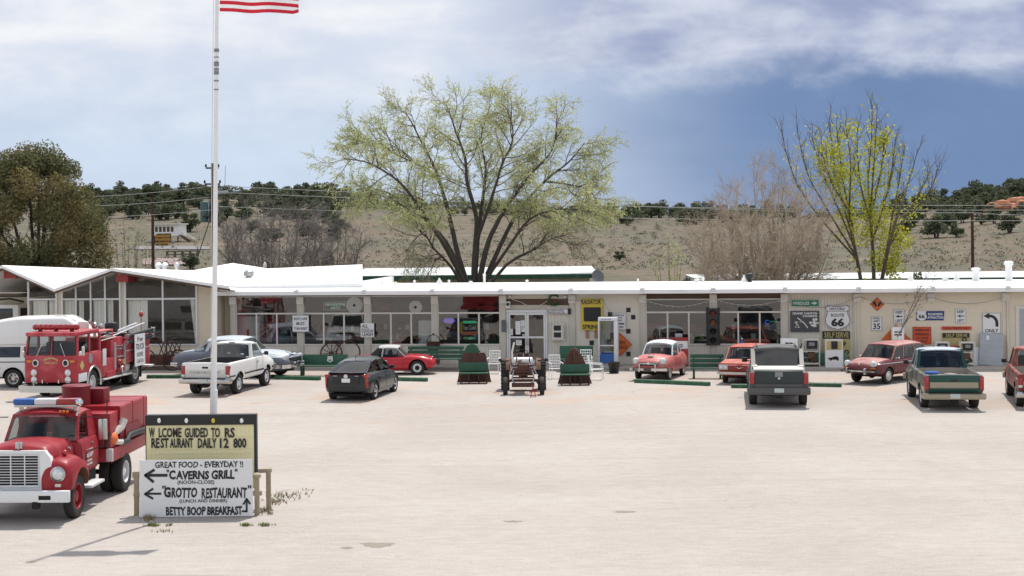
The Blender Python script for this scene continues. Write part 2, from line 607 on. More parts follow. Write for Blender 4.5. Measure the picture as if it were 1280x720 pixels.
def ground_mats():
    m = bpy.data.materials.new('dry_range')
    m.use_nodes = True
    T = NT(m.node_tree)
    b = T.n['Principled BSDF']
    tcn = T.new('ShaderNodeTexCoord')
    ob = tcn.outputs['Object']
    n1 = T.noise(ob, 0.035, 6, 0.6)
    n2 = T.noise(ob, 0.35, 6, 0.65)
    n3 = T.noise(ob, 2.2, 5, 0.7)
    c = T.mix(T.smooth(n1, 0.42, 0.58), (0.128, 0.116, 0.090), (0.168, 0.130, 0.100))
    c = T.mix(T.smooth(n2, 0.47, 0.66), c, (0.112, 0.106, 0.070))
    c = T.mix(T.smooth(n3, 0.46, 0.66, 0, 0.75), c, (0.078, 0.076, 0.048))
    c = T.mix(T.smooth(T.noise(T.mapping(ob, loc=(40, 9, 3), scale=(0.5, 1.6, 1)), 0.09, 4), 0.60, 0.70, 0, 0.8), c, (0.215, 0.185, 0.142))
    T.put(b.inputs['Base Color'], c)
    b.inputs['Roughness'].default_value = 0.95
    b.inputs['Specular IOR Level'].default_value = 0.1
    M['range'] = m

    m = bpy.data.materials.new('dusty_lot')
    m.use_nodes = True
    T = NT(m.node_tree)
    b = T.n['Principled BSDF']
    tcn = T.new('ShaderNodeTexCoord')
    ob = tcn.outputs['Object']
    sp = T.new('ShaderNodeSeparateXYZ')
    T.l.new(ob, sp.inputs[0])
    big = T.noise(ob, 0.11, 6, 0.6, 0.4)
    streak = T.noise(T.mapping(ob, scale=(0.10, 0.75, 1), rot=(0, 0, R(-5))), 1.0, 6, 0.62, 0.3)
    mid = T.noise(ob, 0.8, 6, 0.65, 0.2)
    fine = T.noise(ob, 16.0, 5, 0.75)
    speck = T.noise(ob, 42.0, 3, 0.8)
    c = T.mix(T.smooth(big, 0.36, 0.64), (0.372, 0.332, 0.300), (0.408, 0.374, 0.342))
    c = T.mix(T.smooth(streak, 0.46, 0.74, 0, 0.30), c, (0.440, 0.418, 0.394))
    c = T.mix(T.smooth(T.noise(T.mapping(ob, scale=(0.13, 0.9, 1), loc=(5, 2, 0), rot=(0, 0, R(4))), 1.0, 6, 0.6, 0.3), 0.53, 0.74, 0, 0.32), c, (0.335, 0.300, 0.265))
    c = T.mix(T.smooth(mid, 0.56, 0.72, 0, 0.35), c, (0.355, 0.322, 0.292))
    gv = T.noise(T.mapping(ob, scale=(0.6, 1.5, 1)), 3.2, 6, 0.72)
    g2 = T.math('MULTIPLY_ADD', T.math('SUBTRACT', gv, 0.5), 0.50, 1.0)
    c = T.mix(1.0, c, T.comb(g2, g2, g2), 'MULTIPLY')
    tk_ = T.smooth(T.noise(T.mapping(ob, scale=(0.05, 1.3, 1), rot=(0, 0, R(8)), loc=(3, 1, 0)), 1.0, 5, 0.55), 0.60, 0.72, 0, 0.28)
    c = T.mix(tk_, c, (0.30, 0.262, 0.228))
    # red dirt towards the shop
    near = T.smooth(sp.outputs[1], 44.0, 60.0)
    rd = T.smooth(T.noise(T.mapping(ob, scale=(0.5, 0.8, 1), loc=(11, 3, 0)), 0.55, 5, 0.62, 0.3), 0.50, 0.72)
    c = T.mix(T.math('MULTIPLY', T.math('MULTIPLY', near, rd), 0.75), c, (0.45, 0.30, 0.21))
    st = T.smooth(T.noise(T.mapping(ob, scale=(0.8, 0.55, 1), loc=(2, 31, 0)), 0.9, 4, 0.6, 0.8), 0.66, 0.73)
    c = T.mix(T.math('MULTIPLY', T.math('MULTIPLY', near, st), 0.75), c, (0.40, 0.20, 0.115))
    # oil and damp marks
    oil = T.smooth(T.noise(T.mapping(ob, scale=(0.45, 1.1, 1), loc=(7, 17, 0)), 0.55, 4, 0.55, 0.5), 0.70, 0.74)
    c = T.mix(T.math('MULTIPLY', oil, 0.45), c, (0.24, 0.195, 0.15))
    # cracks
    vo = T.new('ShaderNodeTexVoronoi', feature='DISTANCE_TO_EDGE')
    wv = T.new('ShaderNodeVectorMath', operation='ADD')
    T.l.new(ob, wv.inputs[0])
    nz = T.new('ShaderNodeTexNoise')
    T.l.new(ob, nz.inputs['Vector'])
    nz.inputs['Scale'].default_value = 0.9
    sc = T.new('ShaderNodeVectorMath', operation='SCALE')
    T.l.new(nz.outputs[1], sc.inputs[0])
    sc.inputs['Scale'].default_value = 1.6
    T.l.new(sc.outputs[0], wv.inputs[1])
    T.l.new(wv.outputs[0], vo.inputs['Vector'])
    vo.inputs['Scale'].default_value = 0.30
    crack = T.math('MULTIPLY', T.smooth(vo.outputs['Distance'], 0.007, 0.0015), T.smooth(T.noise(ob, 0.16, 3), 0.44, 0.60))
    c = T.mix(T.math('MULTIPLY', crack, 0.28), c, (0.26, 0.22, 0.18))
    f = T.math('MULTIPLY_ADD', T.math('ADD', fine, speck), 0.50, 0.48)
    c = T.mix(1.0, c, T.comb(f, f, f), 'MULTIPLY')
    T.put(b.inputs['Base Color'], c)
    b.inputs['Roughness'].default_value = 0.95
    b.inputs['Specular IOR Level'].default_value = 0.15
    bp = T.new('ShaderNodeBump')
    bp.inputs['Strength'].default_value = 0.35
    bp.inputs['Distance'].default_value = 0.03
    T.l.new(T.math('ADD', fine, mid), bp.inputs['Height'])
    T.l.new(bp.outputs[0], b.inputs['Normal'])
    M['lot'] = m
    mat('walk', (0.40, 0.36, 0.31), 0.9, var=0.18, scale=1.2, bump=0.2, col2=(0.36, 0.25, 0.18), amt=0.2)
    mat('lot_tan', (0.41, 0.365, 0.305), 0.95, var=0.15, scale=4)
    mat('asphalt', (0.17, 0.165, 0.165), 0.9, var=0.12, scale=0.8)
    mat('pink_dirt', (0.235, 0.175, 0.165), 0.95, var=0.15, scale=0.8)
    mat('red_bank', (0.36, 0.155, 0.085), 0.95, var=0.2, scale=0.7, bump=0.5)


ground_mats()
glass_mat('rest_glass', (.90, .92, .91))


def axis(*spans):
    out = []
    for a, b, st in spans:
        n = max(1, int(round((b - a) / st)))
        out += [a + (b - a) * i / n for i in range(n)]
    return out + [spans[-1][1]]


xs = axis((-1500, -260, 60), (-260, 260, 6.5), (260, 1500, 60))
ys = axis((-60, 100, 40), (100, 460, 5), (460, 1600, 50))
MB().grid([[(x, y, ter_z(x, y)) for x in xs] for y in ys]).build('ground', 'range', smooth=True, fix=False)['kind'] = 'structure'
MB().poly([(-75, -30, 0.004), (70, -30, 0.004), (70, 64.5, 0.004), wall_pt(30, 0.004, -3), wall_pt(-3, 0.004, -3), (-75, 74.0, 0.004)]).build('parking_lot', 'lot', smooth=False)['kind'] = 'structure'
# raised walk along the shop, with its kerb edge
wk = MB()
a0, a1 = -7.0, 40.0
wk.M = Matrix.Translation(W0) @ Matrix.Rotation(WA, 4, 'Z')
wk.bx(a0, a1, -1.75, 0.02, -0.05, 0.11, 0.02)
wk.build('sidewalk', 'walk')['kind'] = 'structure'
# dried puddle marks on the lot
mat('damp_dust', (0.235, 0.20, 0.165), 0.9, var=0.25, scale=3)
random.seed(4)
for (x, y, wpx, hpx) in ((472, 681.5, 27, 3.6), (434, 685, 9, 2), (780, 640, 16, 1.6), (640, 652, 14, 1.4)):
    pts = []
    for k in range(26):
        a = k * 2 * math.pi / 26
        rr = random.uniform(.55, 1.0)
        q_ = G(x + wpx * rr * math.cos(a), y + hpx * rr * math.sin(a))
        pts.append((q_.x, q_.y, .008))
    MB().poly(pts).build('damp_patch', 'damp_dust' if wpx < 40 else 'lot_tan', smooth=False)['kind'] = 'structure'
# far road and a strip of bare pink soil on the slope
def strip(name, m, x0, x1, r0, r1, lift=0.05, n=24):
    rows = []
    for i in range(n + 1):
        x = x0 + (x1 - x0) * i / n
        a, b = hill(x, r0), hill(x, r1)
        rows.append([Vector((p.x, p.y, ter_z(p.x, p.y) + lift)) for p in (a, a.lerp(b, 0.33), a.lerp(b, 0.66), b)])
    MB().grid(rows).build(name, m, smooth=True)['kind'] = 'structure'


strip('road', 'asphalt', 168, 262, 308.5, 312.5, 0.10)
strip('dirt_patch', 'pink_dirt', 178, 242, 324, 332, 0.12)
bk = MB()
for (x0, r0, w) in ((1266, 262, 34), (1290, 258, 40)):
    p = hill(x0, r0)
    for k in range(26):
        bk.sph((p.x + random.uniform(-w / 9, w / 9), p.y + random.uniform(-2, 3), p.z + random.uniform(-.6, 1.2)), (random.uniform(1.2, 2.6), 1.5, random.uniform(.5, 1.1)), 8)
tag(bk.build('red_bank', 'red_bank'), kind='structure')

# ------------------------------------------------------------------ the long shop
def siding_mat(name, col, pitch, depth=0.5, var=0.06):
    m = bpy.data.materials.new(name)
    m.use_nodes = True
    T = NT(m.node_tree)
    b = T.n['Principled BSDF']
    tcn = T.new('ShaderNodeTexCoord')
    ob = tcn.outputs['Object']
    sp = T.new('ShaderNodeSeparateXYZ')
    T.l.new(ob, sp.inputs[0])
    fr = T.math('FRACT', T.math('DIVIDE', sp.outputs[0], pitch))
    gr = T.smooth(T.math('ABSOLUTE', T.math('SUBTRACT', fr, 0.5)), 0.40, 0.47)
    n = T.noise(ob, 1.3, 5, 0.6)
    n2 = T.noise(T.mapping(ob, scale=(3, 3, 0.4)), 1.5, 5, 0.6)
    f = T.math('MULTIPLY_ADD', T.math('ADD', n, n2), var * 2, 1 - var * 2)
    c = T.mix(1.0, (*col, 1), T.comb(f, f, f), 'MULTIPLY')
    c = T.mix(T.math('MULTIPLY', T.smooth(n2, 0.58, 0.75), 0.25), c, (col[0] * .62, col[1] * .52, col[2] * .42))
    T.put(b.inputs['Base Color'], c)
    b.inputs['Roughness'].default_value = 0.75
    bp = T.new('ShaderNodeBump')
    bp.inputs['Strength'].default_value = depth
    bp.inputs['Distance'].default_value = 0.02
    bp.invert = True
    T.l.new(gr, bp.inputs['Height'])
    T.l.new(bp.outputs[0], b.inputs['Normal'])
    M[name] = m


siding_mat('siding', (0.64, 0.595, 0.515), 0.13, 0.9)
mat('stucco', (0.68, 0.605, 0.485), 0.85, var=0.07, scale=0.9, bump=0.25, col2=(0.56, 0.47, 0.36), amt=0.1)
mat('block_wall', (0.66, 0.62, 0.535), 0.8, var=0.06, scale=0.8, bump=0.15)
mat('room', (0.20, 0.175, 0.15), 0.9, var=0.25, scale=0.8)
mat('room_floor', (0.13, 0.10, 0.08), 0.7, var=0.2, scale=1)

COLX = [292, 376, 460, 544, 629, 715.5, 804, 892, 981, 1072, 1164, 1257]
COLU = [wall_u(x, 420)[0] for x in COLX] 
COLU.append(COLU[-1] + 3.2)
COLU.append(COLU[-1] + 3.2)
UL, UR = COLU[0] - 0.12, COLU[-1] + 1.0
ZE = 3.20                                   # underside of the eave
shop = empty('shop_building', W0, WA, 'long low cream shop with a white roof, big windows and signs along its front', 'building')
fl = 0.11
wl = MB()                                   # walls (local: x along, y into the building)
DEP = 9.0
wl.m = 0
for i in range(len(COLU) - 1):
    a, b = COLU[i], COLU[i + 1]
    if i in (0, 1, 2, 3, 6, 7):
        wl.m = 0
        wl.bx(a, b, 0.02, 0.14, fl, 0.98)           # panel below the glass
        if i in (6, 7):
            wl.m = 3
            wl.bx(a, b, 0.05, 0.12, 3.0, ZE + .1)
    elif i == 4:
        du0, du1 = wall_u(633.5)[0], wall_u(684)[0]
        wl.m = 0
        wl.bx(a, du0, 0.02, 0.14, fl, ZE + .1)
        wl.bx(du1, b, 0.02, 0.14, fl, 2.72)
        wl.bx(du0, b, 0.023, 0.14, 3.02, ZE + .1)
        wl.m = 4
        wl.bx(du0 + .0, du1, 0.05, 0.12, 2.50, 2.74)
        wl.m = 3
        wl.bx(du0 + .0, b, 0.04, 0.12, 2.74, 3.02)
    elif i == 5:
        wl.m = 1
        wl.bx(a, b, 0.02, 0.16, fl, ZE + .1)
    elif i == 8:
        wl.m = 0
        wl.bx(a, b, 0.02, 0.14, fl, ZE + .1)
    else:
        wl.m = 2
        wl.bx(a, b, -0.02, 0.14, fl, ZE + .1)
wl.m = 2
wl.bx(UR - .5, UR - .35, 0.1, DEP, 0, ZE)
wl.m = 1
wl.bx(UL - .02, UL + .12, 0.15, DEP, 0, ZE)
wl.bx(UL, UR - .4, DEP - .15, DEP, 0, ZE)
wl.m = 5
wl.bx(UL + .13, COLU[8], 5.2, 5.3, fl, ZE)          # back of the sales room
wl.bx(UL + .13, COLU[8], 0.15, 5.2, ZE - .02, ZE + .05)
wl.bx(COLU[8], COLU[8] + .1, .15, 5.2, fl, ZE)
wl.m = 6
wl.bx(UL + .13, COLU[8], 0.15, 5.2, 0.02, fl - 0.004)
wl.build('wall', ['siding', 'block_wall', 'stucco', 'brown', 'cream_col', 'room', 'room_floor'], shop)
# roof: low pitch, overhanging white eave
rf = MB()
ov = 0.75
for k in range(1):
    prof = [(-ov, 3.32), (-ov, 3.43), (-ov + .12, 3.45), (6.0, 3.51), (DEP + .5, 3.42), (DEP + .5, 3.3), (6.0, 3.36), (0.0, 3.33)]
    rf.prism(prof, 'yz', UL - .55, UR)
rf.build('roof', 'white_roof', shop)
bxo('fascia', 'white', shop, UL - .56, UR + .01, -ov - .012, -ov + .05, 3.255, 3.322)
bxo('soffit', 'cream_col', shop, UL - .5, UR, -ov + .052, -.135, 3.262, 3.318)
for i, u in enumerate(COLU):
    c = MB()
    c.bx(u - .13, u + .13, -.06 if i != 10 else -.024, 0.10, fl if i != 10 else 2.80, 2.86, 0.01)
    ob = c.build('column', 'cream_col' if i < 9 else 'stucco', shop)
    MB().bx(u - .16, u + .16, -.13, .06, 2.82, 3.19, 0.01).build('column_cap', 'off_white', ob)
    rl = MB()
    rl.box((u + .02, -.30, 3.475), (.20, .5, .05))
    rl.bx(u - .10, u + .10, -ov - .02, -ov + .03, 3.33, 3.47)
    rl.build('roof_bracket', 'alu', shop)
# windows
WIN = []
for i in (0, 1, 2, 3, 6, 7):
    a, b = COLU[i] + .13, COLU[i + 1] - .13
    w = (b - a)
    fr = MB()
    fw = .035
    zt = 3.19 if i < 5 else 2.99
    fr.bx(a, b, -.02, .05, 0.95, 1.01)
    fr.bx(a, b, -.01, .05, 2.36, 2.43)
    fr.bx(a, b, -.01, .05, zt - .05, zt)
    fr.bx(a, a + .04, -.012, .05, 1.0, zt)
    fr.bx(b - .04, b, -.012, .05, 1.0, zt)
    ms = [a + w * (.335 if i > 4 else .33), a + w * (.665 if i > 4 else .66)]
    for mu in ms:
        fr.bx(mu - fw, mu + fw, -.014, .05, 1.0, 2.37)
    wo_ = fr.build('window', 'off_white', shop)
    ed = [a + .04] + ms + [b - .04]
    for k in range(3):
        MB().poly([(ed[k], .025, 1.0), (ed[k + 1], .025, 1.0), (ed[k + 1], .025, 2.37), (ed[k], .025, 2.37)]).build('pane', 'shop_glass', wo_, smooth=False)
    MB().poly([(a + .03, .024, 2.42), (b - .03, .024, 2.42), (b - .03, .024, zt - .04), (a + .03, .024, zt - .04)]).build('transom_pane', 'shop_glass', wo_, smooth=False)
# double glass door
dm = (du0 + du1) / 2
df = MB()
df.bx(du0, du0 + .07, -.03, .08, fl, 2.50)
df.bx(du1 - .07, du1, -.03, .08, fl, 2.50)
df.bx(du0, du1, -.032, .08, 2.42, 2.52)
df.build('door_frame', 'alu', shop)
for k, (a, b) in enumerate(((du0 + .08, dm - .006), (dm + .006, du1 - .08))):
    d = MB()
    d.bx(a, a + .08, 0, .05, fl + .01, 2.41)
    d.bx(b - .08, b, 0, .05, fl + .01, 2.41)
    d.bx(a, b, .002, .05, 2.30, 2.412)
    d.bx(a, b, .002, .05, fl + .012, fl + .2)
    d.bx(a, b, .002, .05, 1.26, 1.34)
    do = d.build('door', 'alu', shop)
    MB().poly([(a + .07, .03, fl + .19), (b - .07, .03, fl + .19), (b - .07, .03, 2.31), (a + .07, .03, 2.31)]).build('door_pane', 'shop_glass', do, smooth=False)
    hx = b - .04 if k == 0 else a + .04
    MB().bx(hx - .03, hx + .03, -.05, 0, .95, 1.25, .01).build('handle', 'steel', do)
# black tiles set into the block wall
for (x, y) in ((762.5, 393), (785.5, 387.5), (791.5, 396.5), (785.5, 414), (739.5, 428.5), (785.5, 442.5), (761, 427)):
    u, z = wall_u(x, y)
    MB().bx(u - .095, u + .095, 0.0, .03, z - .10, z + .10).build('wall_tile', 'black', shop)
    
# rear portion of a doorway at the right end of the wall
u, z = wall_u(1281, 420)
dr = MB()
dr.bx(u - .38, u + .9, -.07, .0, fl, 2.62)
drf = dr.build('side_door_frame', 'off_white', shop)
MB().bx(u - .22, u + .8, -.09, -.072, fl + .1, 2.48).build('side_door', 'galv', drf)
MB().bx(u - .02, u + .7, -.10, -.092, 1.2, 2.35).build('side_door_pane', 'tinted', drf)
# downpipe
u, z = wall_u(1259, 420)
MB().tube([(u, -.12, 2.9), (u, -.12, .2)], .04, 6).build('downpipe', 'off_white', shop)
u, z = wall_u(1072, 420)
MB().tube([(u + .02, -.14, 2.9), (u + .02, -.14, .5)], .035, 6).build('downpipe', 'off_white', shop)
# roof vents: white cones, stacks and one dark turbine
def roof_pos(x, y):
    """point on the roof ridge under the pixel"""
    p = on_wall(x, y, -6.0)
    return (p - W0).dot(WD)


for (x, hh, r, kind) in ((551, .30, .17, 0), (563, .2, .05, 1), (590, .14, .07, 1), (607, .50, .06, 2), (660, .18, .06, 1), (798, .20, .04, 1), (871, .16, .10, 1), (879, .25, .05, 1),
                         (930, .36, .15, 0), (1137, .34, .15, 0), (1180, .22, .13, 1), (1194, .34, .15, 0), (1218, .62, .16, 2), (1259, .92, .16, 2), (480, .16, .06, 1), (496, .12, .08, 1), (520, .2, .05, 1)):
    u = roof_pos(x, 350)
    v = MB()
    if kind == 0:
        v.lathe([(r, 0), (r * .95, hh * .25), (r * .3, hh * .8), (r * .25, hh), (.01, hh)], 'z', (u, 5.6, 3.49), 10)
    elif kind == 1:
        v.lathe([(r, 0), (r, hh * .6), (r * 1.25, hh * .62), (r * 1.25, hh), (.01, hh * 1.05)], 'z', (u, 5.6, 3.49), 10)
    else:
        v.lathe([(r, 0), (r, hh * .8), (r * 1.35, hh * .80), (r * 1.35, hh * .93), (r * .9, hh), (.01, hh)], 'z', (u, 5.6, 3.49), 12)
    v.build('roof_vent', 'white', shop)
u = roof_pos(937, 348)
v = MB()
v.lathe([(.10, 0), (.10, .14), (.17, .2), (.19, .30), (.15, .40), (.02, .44)], 'z', (u, 5.6, 3.49), 12)
v.build('roof_vent', 'black', shop)

# ------------------------------------------------------------------ zig-zag roofed restaurant on the left
rest = empty('restaurant_building', wall_pt(-7.0, 0, 0.6), WA, 'cream restaurant with a folded white zigzag roof and red beam ends', 'building')
RI = (Matrix.Translation(rest.location) @ Matrix.Rotation(WA, 4, 'Z')).inverted()


def rl_(x, y, off=0.6):
    """local point of the restaurant under a pixel, `off` m in front of the shop wall"""
    return RI @ on_wall(x, y, off)


def solid(mb, top, th):
    """thick plate: polygon fan of top points and the same points lowered"""
    n = len(top)
    vs = [Vector(p) for p in top] + [Vector(p) - Vector((0, 0, th)) for p in top]
    mb.add(vs, [list(range(n)), list(range(2 * n - 1, n - 1, -1))] + [(i, i + n, (i + 1) % n + n, (i + 1) % n) for i in range(n)])


FO = 1.7                                     # eave line, metres in front of the shop wall
P0, P1, P2, P3 = rl_(2, 331.5, FO), rl_(67.5, 361, FO), rl_(139.5, 335, FO), rl_(286, 357.5, FO)
PM = P0 + (P0 - P1) * 1.0
PM.z = P1.z
back = Vector((0, 13.0, -0.55))
rb = MB()
solid(rb, [PM, P0, P0 + back, PM + back], .13)
solid(rb, [P0, P1, P1 + back, P0 + back], .13)
solid(rb, [P1, P2, P2 + back, P1 + back], .13)
B1 = P2 + Vector((0, 11.0, -0.42))
B2 = RI @ At(292, 328.5, 84.0)
solid(rb, [P2, P3, B1], .13)
solid(rb, [P3, B2, B1], .13)
ro = rb.build('roof', 'white_roof', rest)
# brown trim under the white edge
tr = MB()
for a, b in ((PM, P0), (P0, P1), (P1, P2), (P2, P3)):
    dv = Vector((0, .03, -.12))
    tr.add([a + dv, b + dv, b + dv + Vector((0, 0, -.10)), a + dv + Vector((0, 0, -.10)), a + dv + Vector((0, .12, 0)), b + dv + Vector((0, .12, 0)), b + dv + Vector((0, .12, -.1)), a + dv + Vector((0, .12, -.1))],
           [(0, 1, 2, 3), (7, 6, 5, 4), (3, 2, 6, 7)])
tr.build('roof_trim', 'brown', rest)
sf = MB()
for a, b in ((PM, P0), (P0, P1), (P1, P2), (P2, P3)):
    q0, q1 = a + Vector((0, .15, -.16)), b + Vector((0, .15, -.16))
    sf.poly([q0, q1, q1 + Vector((0, 1.4, 0)), q0 + Vector((0, 1.4, 0))])
sf.build('soffit', 'cream_col', rest)


def roof_under(x):
    pts = [PM, P0, P1, P2, P3, P3 + Vector((3, 0, -.1))]
    for a, b in zip(pts, pts[1:]):
        if a.x <= x <= b.x:
            return a.z + (b.z - a.z) * (x - a.x) / (b.x - a.x) - .18
    return P3.z - .2


# beam ends
for (x, y) in ((6, 344), (147, 348.5)):
    p = rl_(x, y, FO)
    MB().box((p.x, 0.55, p.z), (.58, 2.3, .34)).build('beam', 'red_enamel', rest)
# wall panels and glazing, plane off=0.6 -> local y=0
fr, wa = MB(), MB()
xs_ = [rl_(x, 400)[0] for x in (36, 71, 78, 95.5, 114, 132, 150.5, 157, 204, 246)]
zs_ = rl_(180, 431)[2]
zt_ = 3.12
GL = []
for i in range(len(xs_) - 1):
    a, b = xs_[i], xs_[i + 1]
    ra, rbb = roof_under(a), roof_under(b)
    if i in (1, 6):
        wa.add([(a, 0, 0), (b, 0, 0), (b, 0, rbb), (a, 0, ra), (a, .1, 0), (b, .1, 0), (b, .1, rbb), (a, .1, ra)], [(0, 1, 2, 3), (0, 3, 7, 4), (1, 5, 6, 2)])
        continue
    wa.bx(a, b, 0, .12, 0, zs_)
    GL.append((a, b, ra, rbb))
    fr.bx(a - .04, a + .04, -.05, .06, zs_, ra)
    fr.bx(b - .04, b + .04, -.052, .06, zs_, rbb)
    fr.bx(a, b, -.04, .05, zt_ - .04, zt_ + .04)
    fr.bx(a, b, -.045, .05, zs_ - .03, zs_ + .04)
a, b = xs_[-1], rl_(271, 400)[0]
wa.add([(a, 0, 0), (b, 0, 0), (b, 0, roof_under(b)), (a, 0, roof_under(a)), (a, .1, 0), (b, 1.6, 0), (b, 1.6, roof_under(b))], [(0, 1, 2, 3), (1, 5, 6, 2)])
wa.bx(b, UL + 7.0 + .3, 1.2, 1.3, 0, 3.2)
wa.bx(xs_[0] - 9, xs_[0], 3.0, 3.15, 0, 3.1)
wa.bx(xs_[0] - .05, xs_[0] + .05, 0, 12, 0, 3.2)
wa.build('wall', 'cream', rest)
frame_o = fr.build('window', 'alu', rest)
for a, b, ra, rbb in GL:
    MB().poly([(a, .02, zs_), (b, .02, zs_), (b, .02, zt_), (a, .02, zt_)]).build('pane', 'rest_glass', frame_o, smooth=False)
    MB().poly([(a, .021, zt_), (b, .021, zt_), (b, .021, rbb), (a, .021, ra)]).build('transom_pane', 'rest_glass', frame_o, smooth=False)
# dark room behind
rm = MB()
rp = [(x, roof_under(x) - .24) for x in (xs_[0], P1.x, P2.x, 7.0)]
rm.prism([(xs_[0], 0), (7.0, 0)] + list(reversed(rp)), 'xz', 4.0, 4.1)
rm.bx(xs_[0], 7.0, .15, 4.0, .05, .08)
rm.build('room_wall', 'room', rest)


def curtain(x0, x1, top=3.06, lean=0.0):
    a, b = rl_(x0, 400)[0], rl_(x1, 400)[0]
    rows = []
    n = max(8, int((b - a) / .035))
    for zz in (zs_ + .05, top):
        k = lean if zz < 2 else 0
        rows.append([(a + (b - a) * i / n + (k * (1 - i / n) if lean else 0), .16 + .035 * math.sin(i * 1.9) + .012 * math.sin(i * .7), zz) for i in range(n + 1)])
    tag(MB().grid(rows).build('curtain', 'curtain', rest))


for c in ((40, 58), (60, 70), (79, 94), (97, 103), (115.5, 131), (133, 140), (159, 183.5), (236.5, 245)):
    curtain(*c, lean=.22 if c[0] == 236.5 else 0)
# the higher white roof that joins the restaurant to the shop
jr = MB()
J = [RI @ At(286, 358, 73.5), RI @ At(453, 353.5, 72.9), RI @ At(453, 330.5, 80.5), RI @ At(327, 336, 82.0), RI @ At(292, 329, 84.0)]
solid(jr, J, .2)
jr.bx(J[1].x - .25, J[1].x - .05, J[1].y + .25, J[2].y, 3.3, 3.75)
bw = [RI @ At(453, 353.5, 72.9), RI @ At(453, 330.5, 80.5)]
jr.add([(bw[0].x - .02, bw[0].y + .1, 3.3), (bw[1].x - .02, bw[1].y, 3.3), (bw[1].x - .02, bw[1].y, bw[1].z - .1), (bw[0].x - .02, bw[0].y + .1, bw[0].z - .1)], [(0, 1, 2, 3)])
jr.build('upper_roof', 'white_roof', rest)
# turbine vent and twin metal flues standing on the roof
p = RI @ At(311, 346, 77.0)
t = MB()
t.lathe([(.10, -.25), (.10, .0), (.20, .03), (.24, .15), (.22, .27), (.12, .34), (.01, .36)], 'z', p, 14)
for k in range(10):
    a = k * 2 * math.pi / 10
    t.box((p.x + .235 * math.cos(a), p.y + .235 * math.sin(a), p.z + .15), (.03, .03, .2), rz=a)
t.build('turbine_vent', 'steel', rest)
for (x, r) in ((198, .14), (206, .14), (221, .10), (331, .07)):
    p = RI @ At(x, 337, 84.0)
    q = MB()
    q.lathe([(r, -.5), (r, .12), (r * 1.4, .14), (r * 1.4, .26), (r * .6, .38), (.01, .4)], 'z', p, 12)
    q.build('flue', 'alu', rest)

# ------------------------------------------------------------------ motel rows behind
mat('green_roof', (0.52, 0.55, 0.54), 0.6, var=0.08, scale=0.7)
mat('motel_wall', (0.50, 0.465, 0.38), 0.8, var=0.08)


def motel(x0, x1, y_top, y_eave, Yf, depth, label, right_raised=0.0):
    a, b = At(x0, y_eave, Yf), At(x1, y_eave, Yf)
    t = At((x0 + x1) / 2, y_top, Yf + depth)
    L = b.x - a.x
    zE = (a.z + b.z) / 2
    mo = empty('motel_building', (a.x, Yf, 0), 0, label, 'building')
    r = MB()
    r.prism([(-.7, zE), (-.7, zE + .05), (depth, t.z), (depth + .4, t.z - .25), (0, zE - .02)], 'yz', -.5, L + .5)
    r.build('roof', 'green_roof', mo)
    bxo('fascia', 'green_paint', mo, -.52, L + .52, -.74, -.69, zE - .22, zE + .02)
    bxo('wall', 'motel_wall', mo, 0, L, .05, depth - .3, 0, zE - .1)
    n = int(L / 2.6)
    for k in range(n):
        xx = .8 + k * (L - 1.2) / n
        w = MB()
        w.bx(xx, xx + 1.3, 0.0, .06, 1.1, 2.5)
        wo2 = w.build('window', 'dark' if k % 3 else 'brown', mo)
        c = MB()
        c.bx(xx + 1.6, xx + 1.75, -.12, .045, 2.2, 2.75)
        c.build('lamp', 'off_white', mo)
    return mo


motel(452, 737, 334, 344, 93, 7.5, 'low motel row with a pale green-edged roof behind the spreading elm')
motel(884, 1330, 340.5, 348.5, 90, 7.0, 'low motel row with a pale roof behind the leafing willow')
# small white shed roof seen low at the left of the right row
# ------------------------------------------------------------------ vehicle paints
def paint(name, col, rough=0.28, var=0.08, scale=1.2, coat=0.5, col2=None, amt=0.4):
    return mat(name, col, rough, var=var, scale=scale, coat=coat * .5, col2=col2, amt=amt, spec=.3)


paint('paint_white', (0.72, 0.72, 0.70), 0.3, 0.05)
paint('paint_greyblue', (0.110, 0.130, 0.158), 0.45, 0.08, coat=0.2)
paint('paint_palegrey', (0.48, 0.52, 0.57), 0.4, 0.06, coat=0.25)
paint('paint_charcoal', (0.022, 0.025, 0.030), 0.25, 0.05, coat=0.6)
paint('paint_scarlet', (0.42, 0.018, 0.030), 0.26, 0.05, coat=0.6)
paint('paint_pink', (0.46, 0.125, 0.112), 0.45, 0.12, coat=0.2, col2=(0.48, 0.19, 0.165), amt=0.45)
paint('paint_pinkred', (0.40, 0.070, 0.070), 0.45, 0.12, coat=0.2)
paint('paint_paleblue', (0.66, 0.74, 0.76), 0.35, 0.04)
paint('paint_salmon', (0.42, 0.095, 0.065), 0.5, 0.14, coat=0.1, col2=(0.48, 0.18, 0.14), amt=0.5)
paint('paint_brick', (0.26, 0.030, 0.024), 0.45, 0.15, coat=0.15)
paint('paint_maroon', (0.115, 0.014, 0.018), 0.35, 0.12, coat=0.3)
paint('paint_maroon_faded', (0.30, 0.10, 0.092), 0.55, 0.15, coat=0.1, col2=(0.40, 0.22, 0.20), amt=0.5)
paint('paint_pewter', (0.085, 0.083, 0.082), 0.4, 0.08, coat=0.25)
paint('paint_slate', (0.030, 0.040, 0.040), 0.42, 0.10, coat=0.15)
paint('paint_forest', (0.012, 0.060, 0.046), 0.35, 0.10, coat=0.3)
paint('paint_dusty_forest', (0.070, 0.080, 0.074), 0.5, 0.15, coat=0.2, col2=(0.17, 0.155, 0.13), amt=0.5)
paint('paint_tan', (0.33, 0.285, 0.21), 0.4, 0.10, coat=0.2)
paint('paint_silverblue', (0.40, 0.45, 0.52), 0.35, 0.06, coat=0.4)
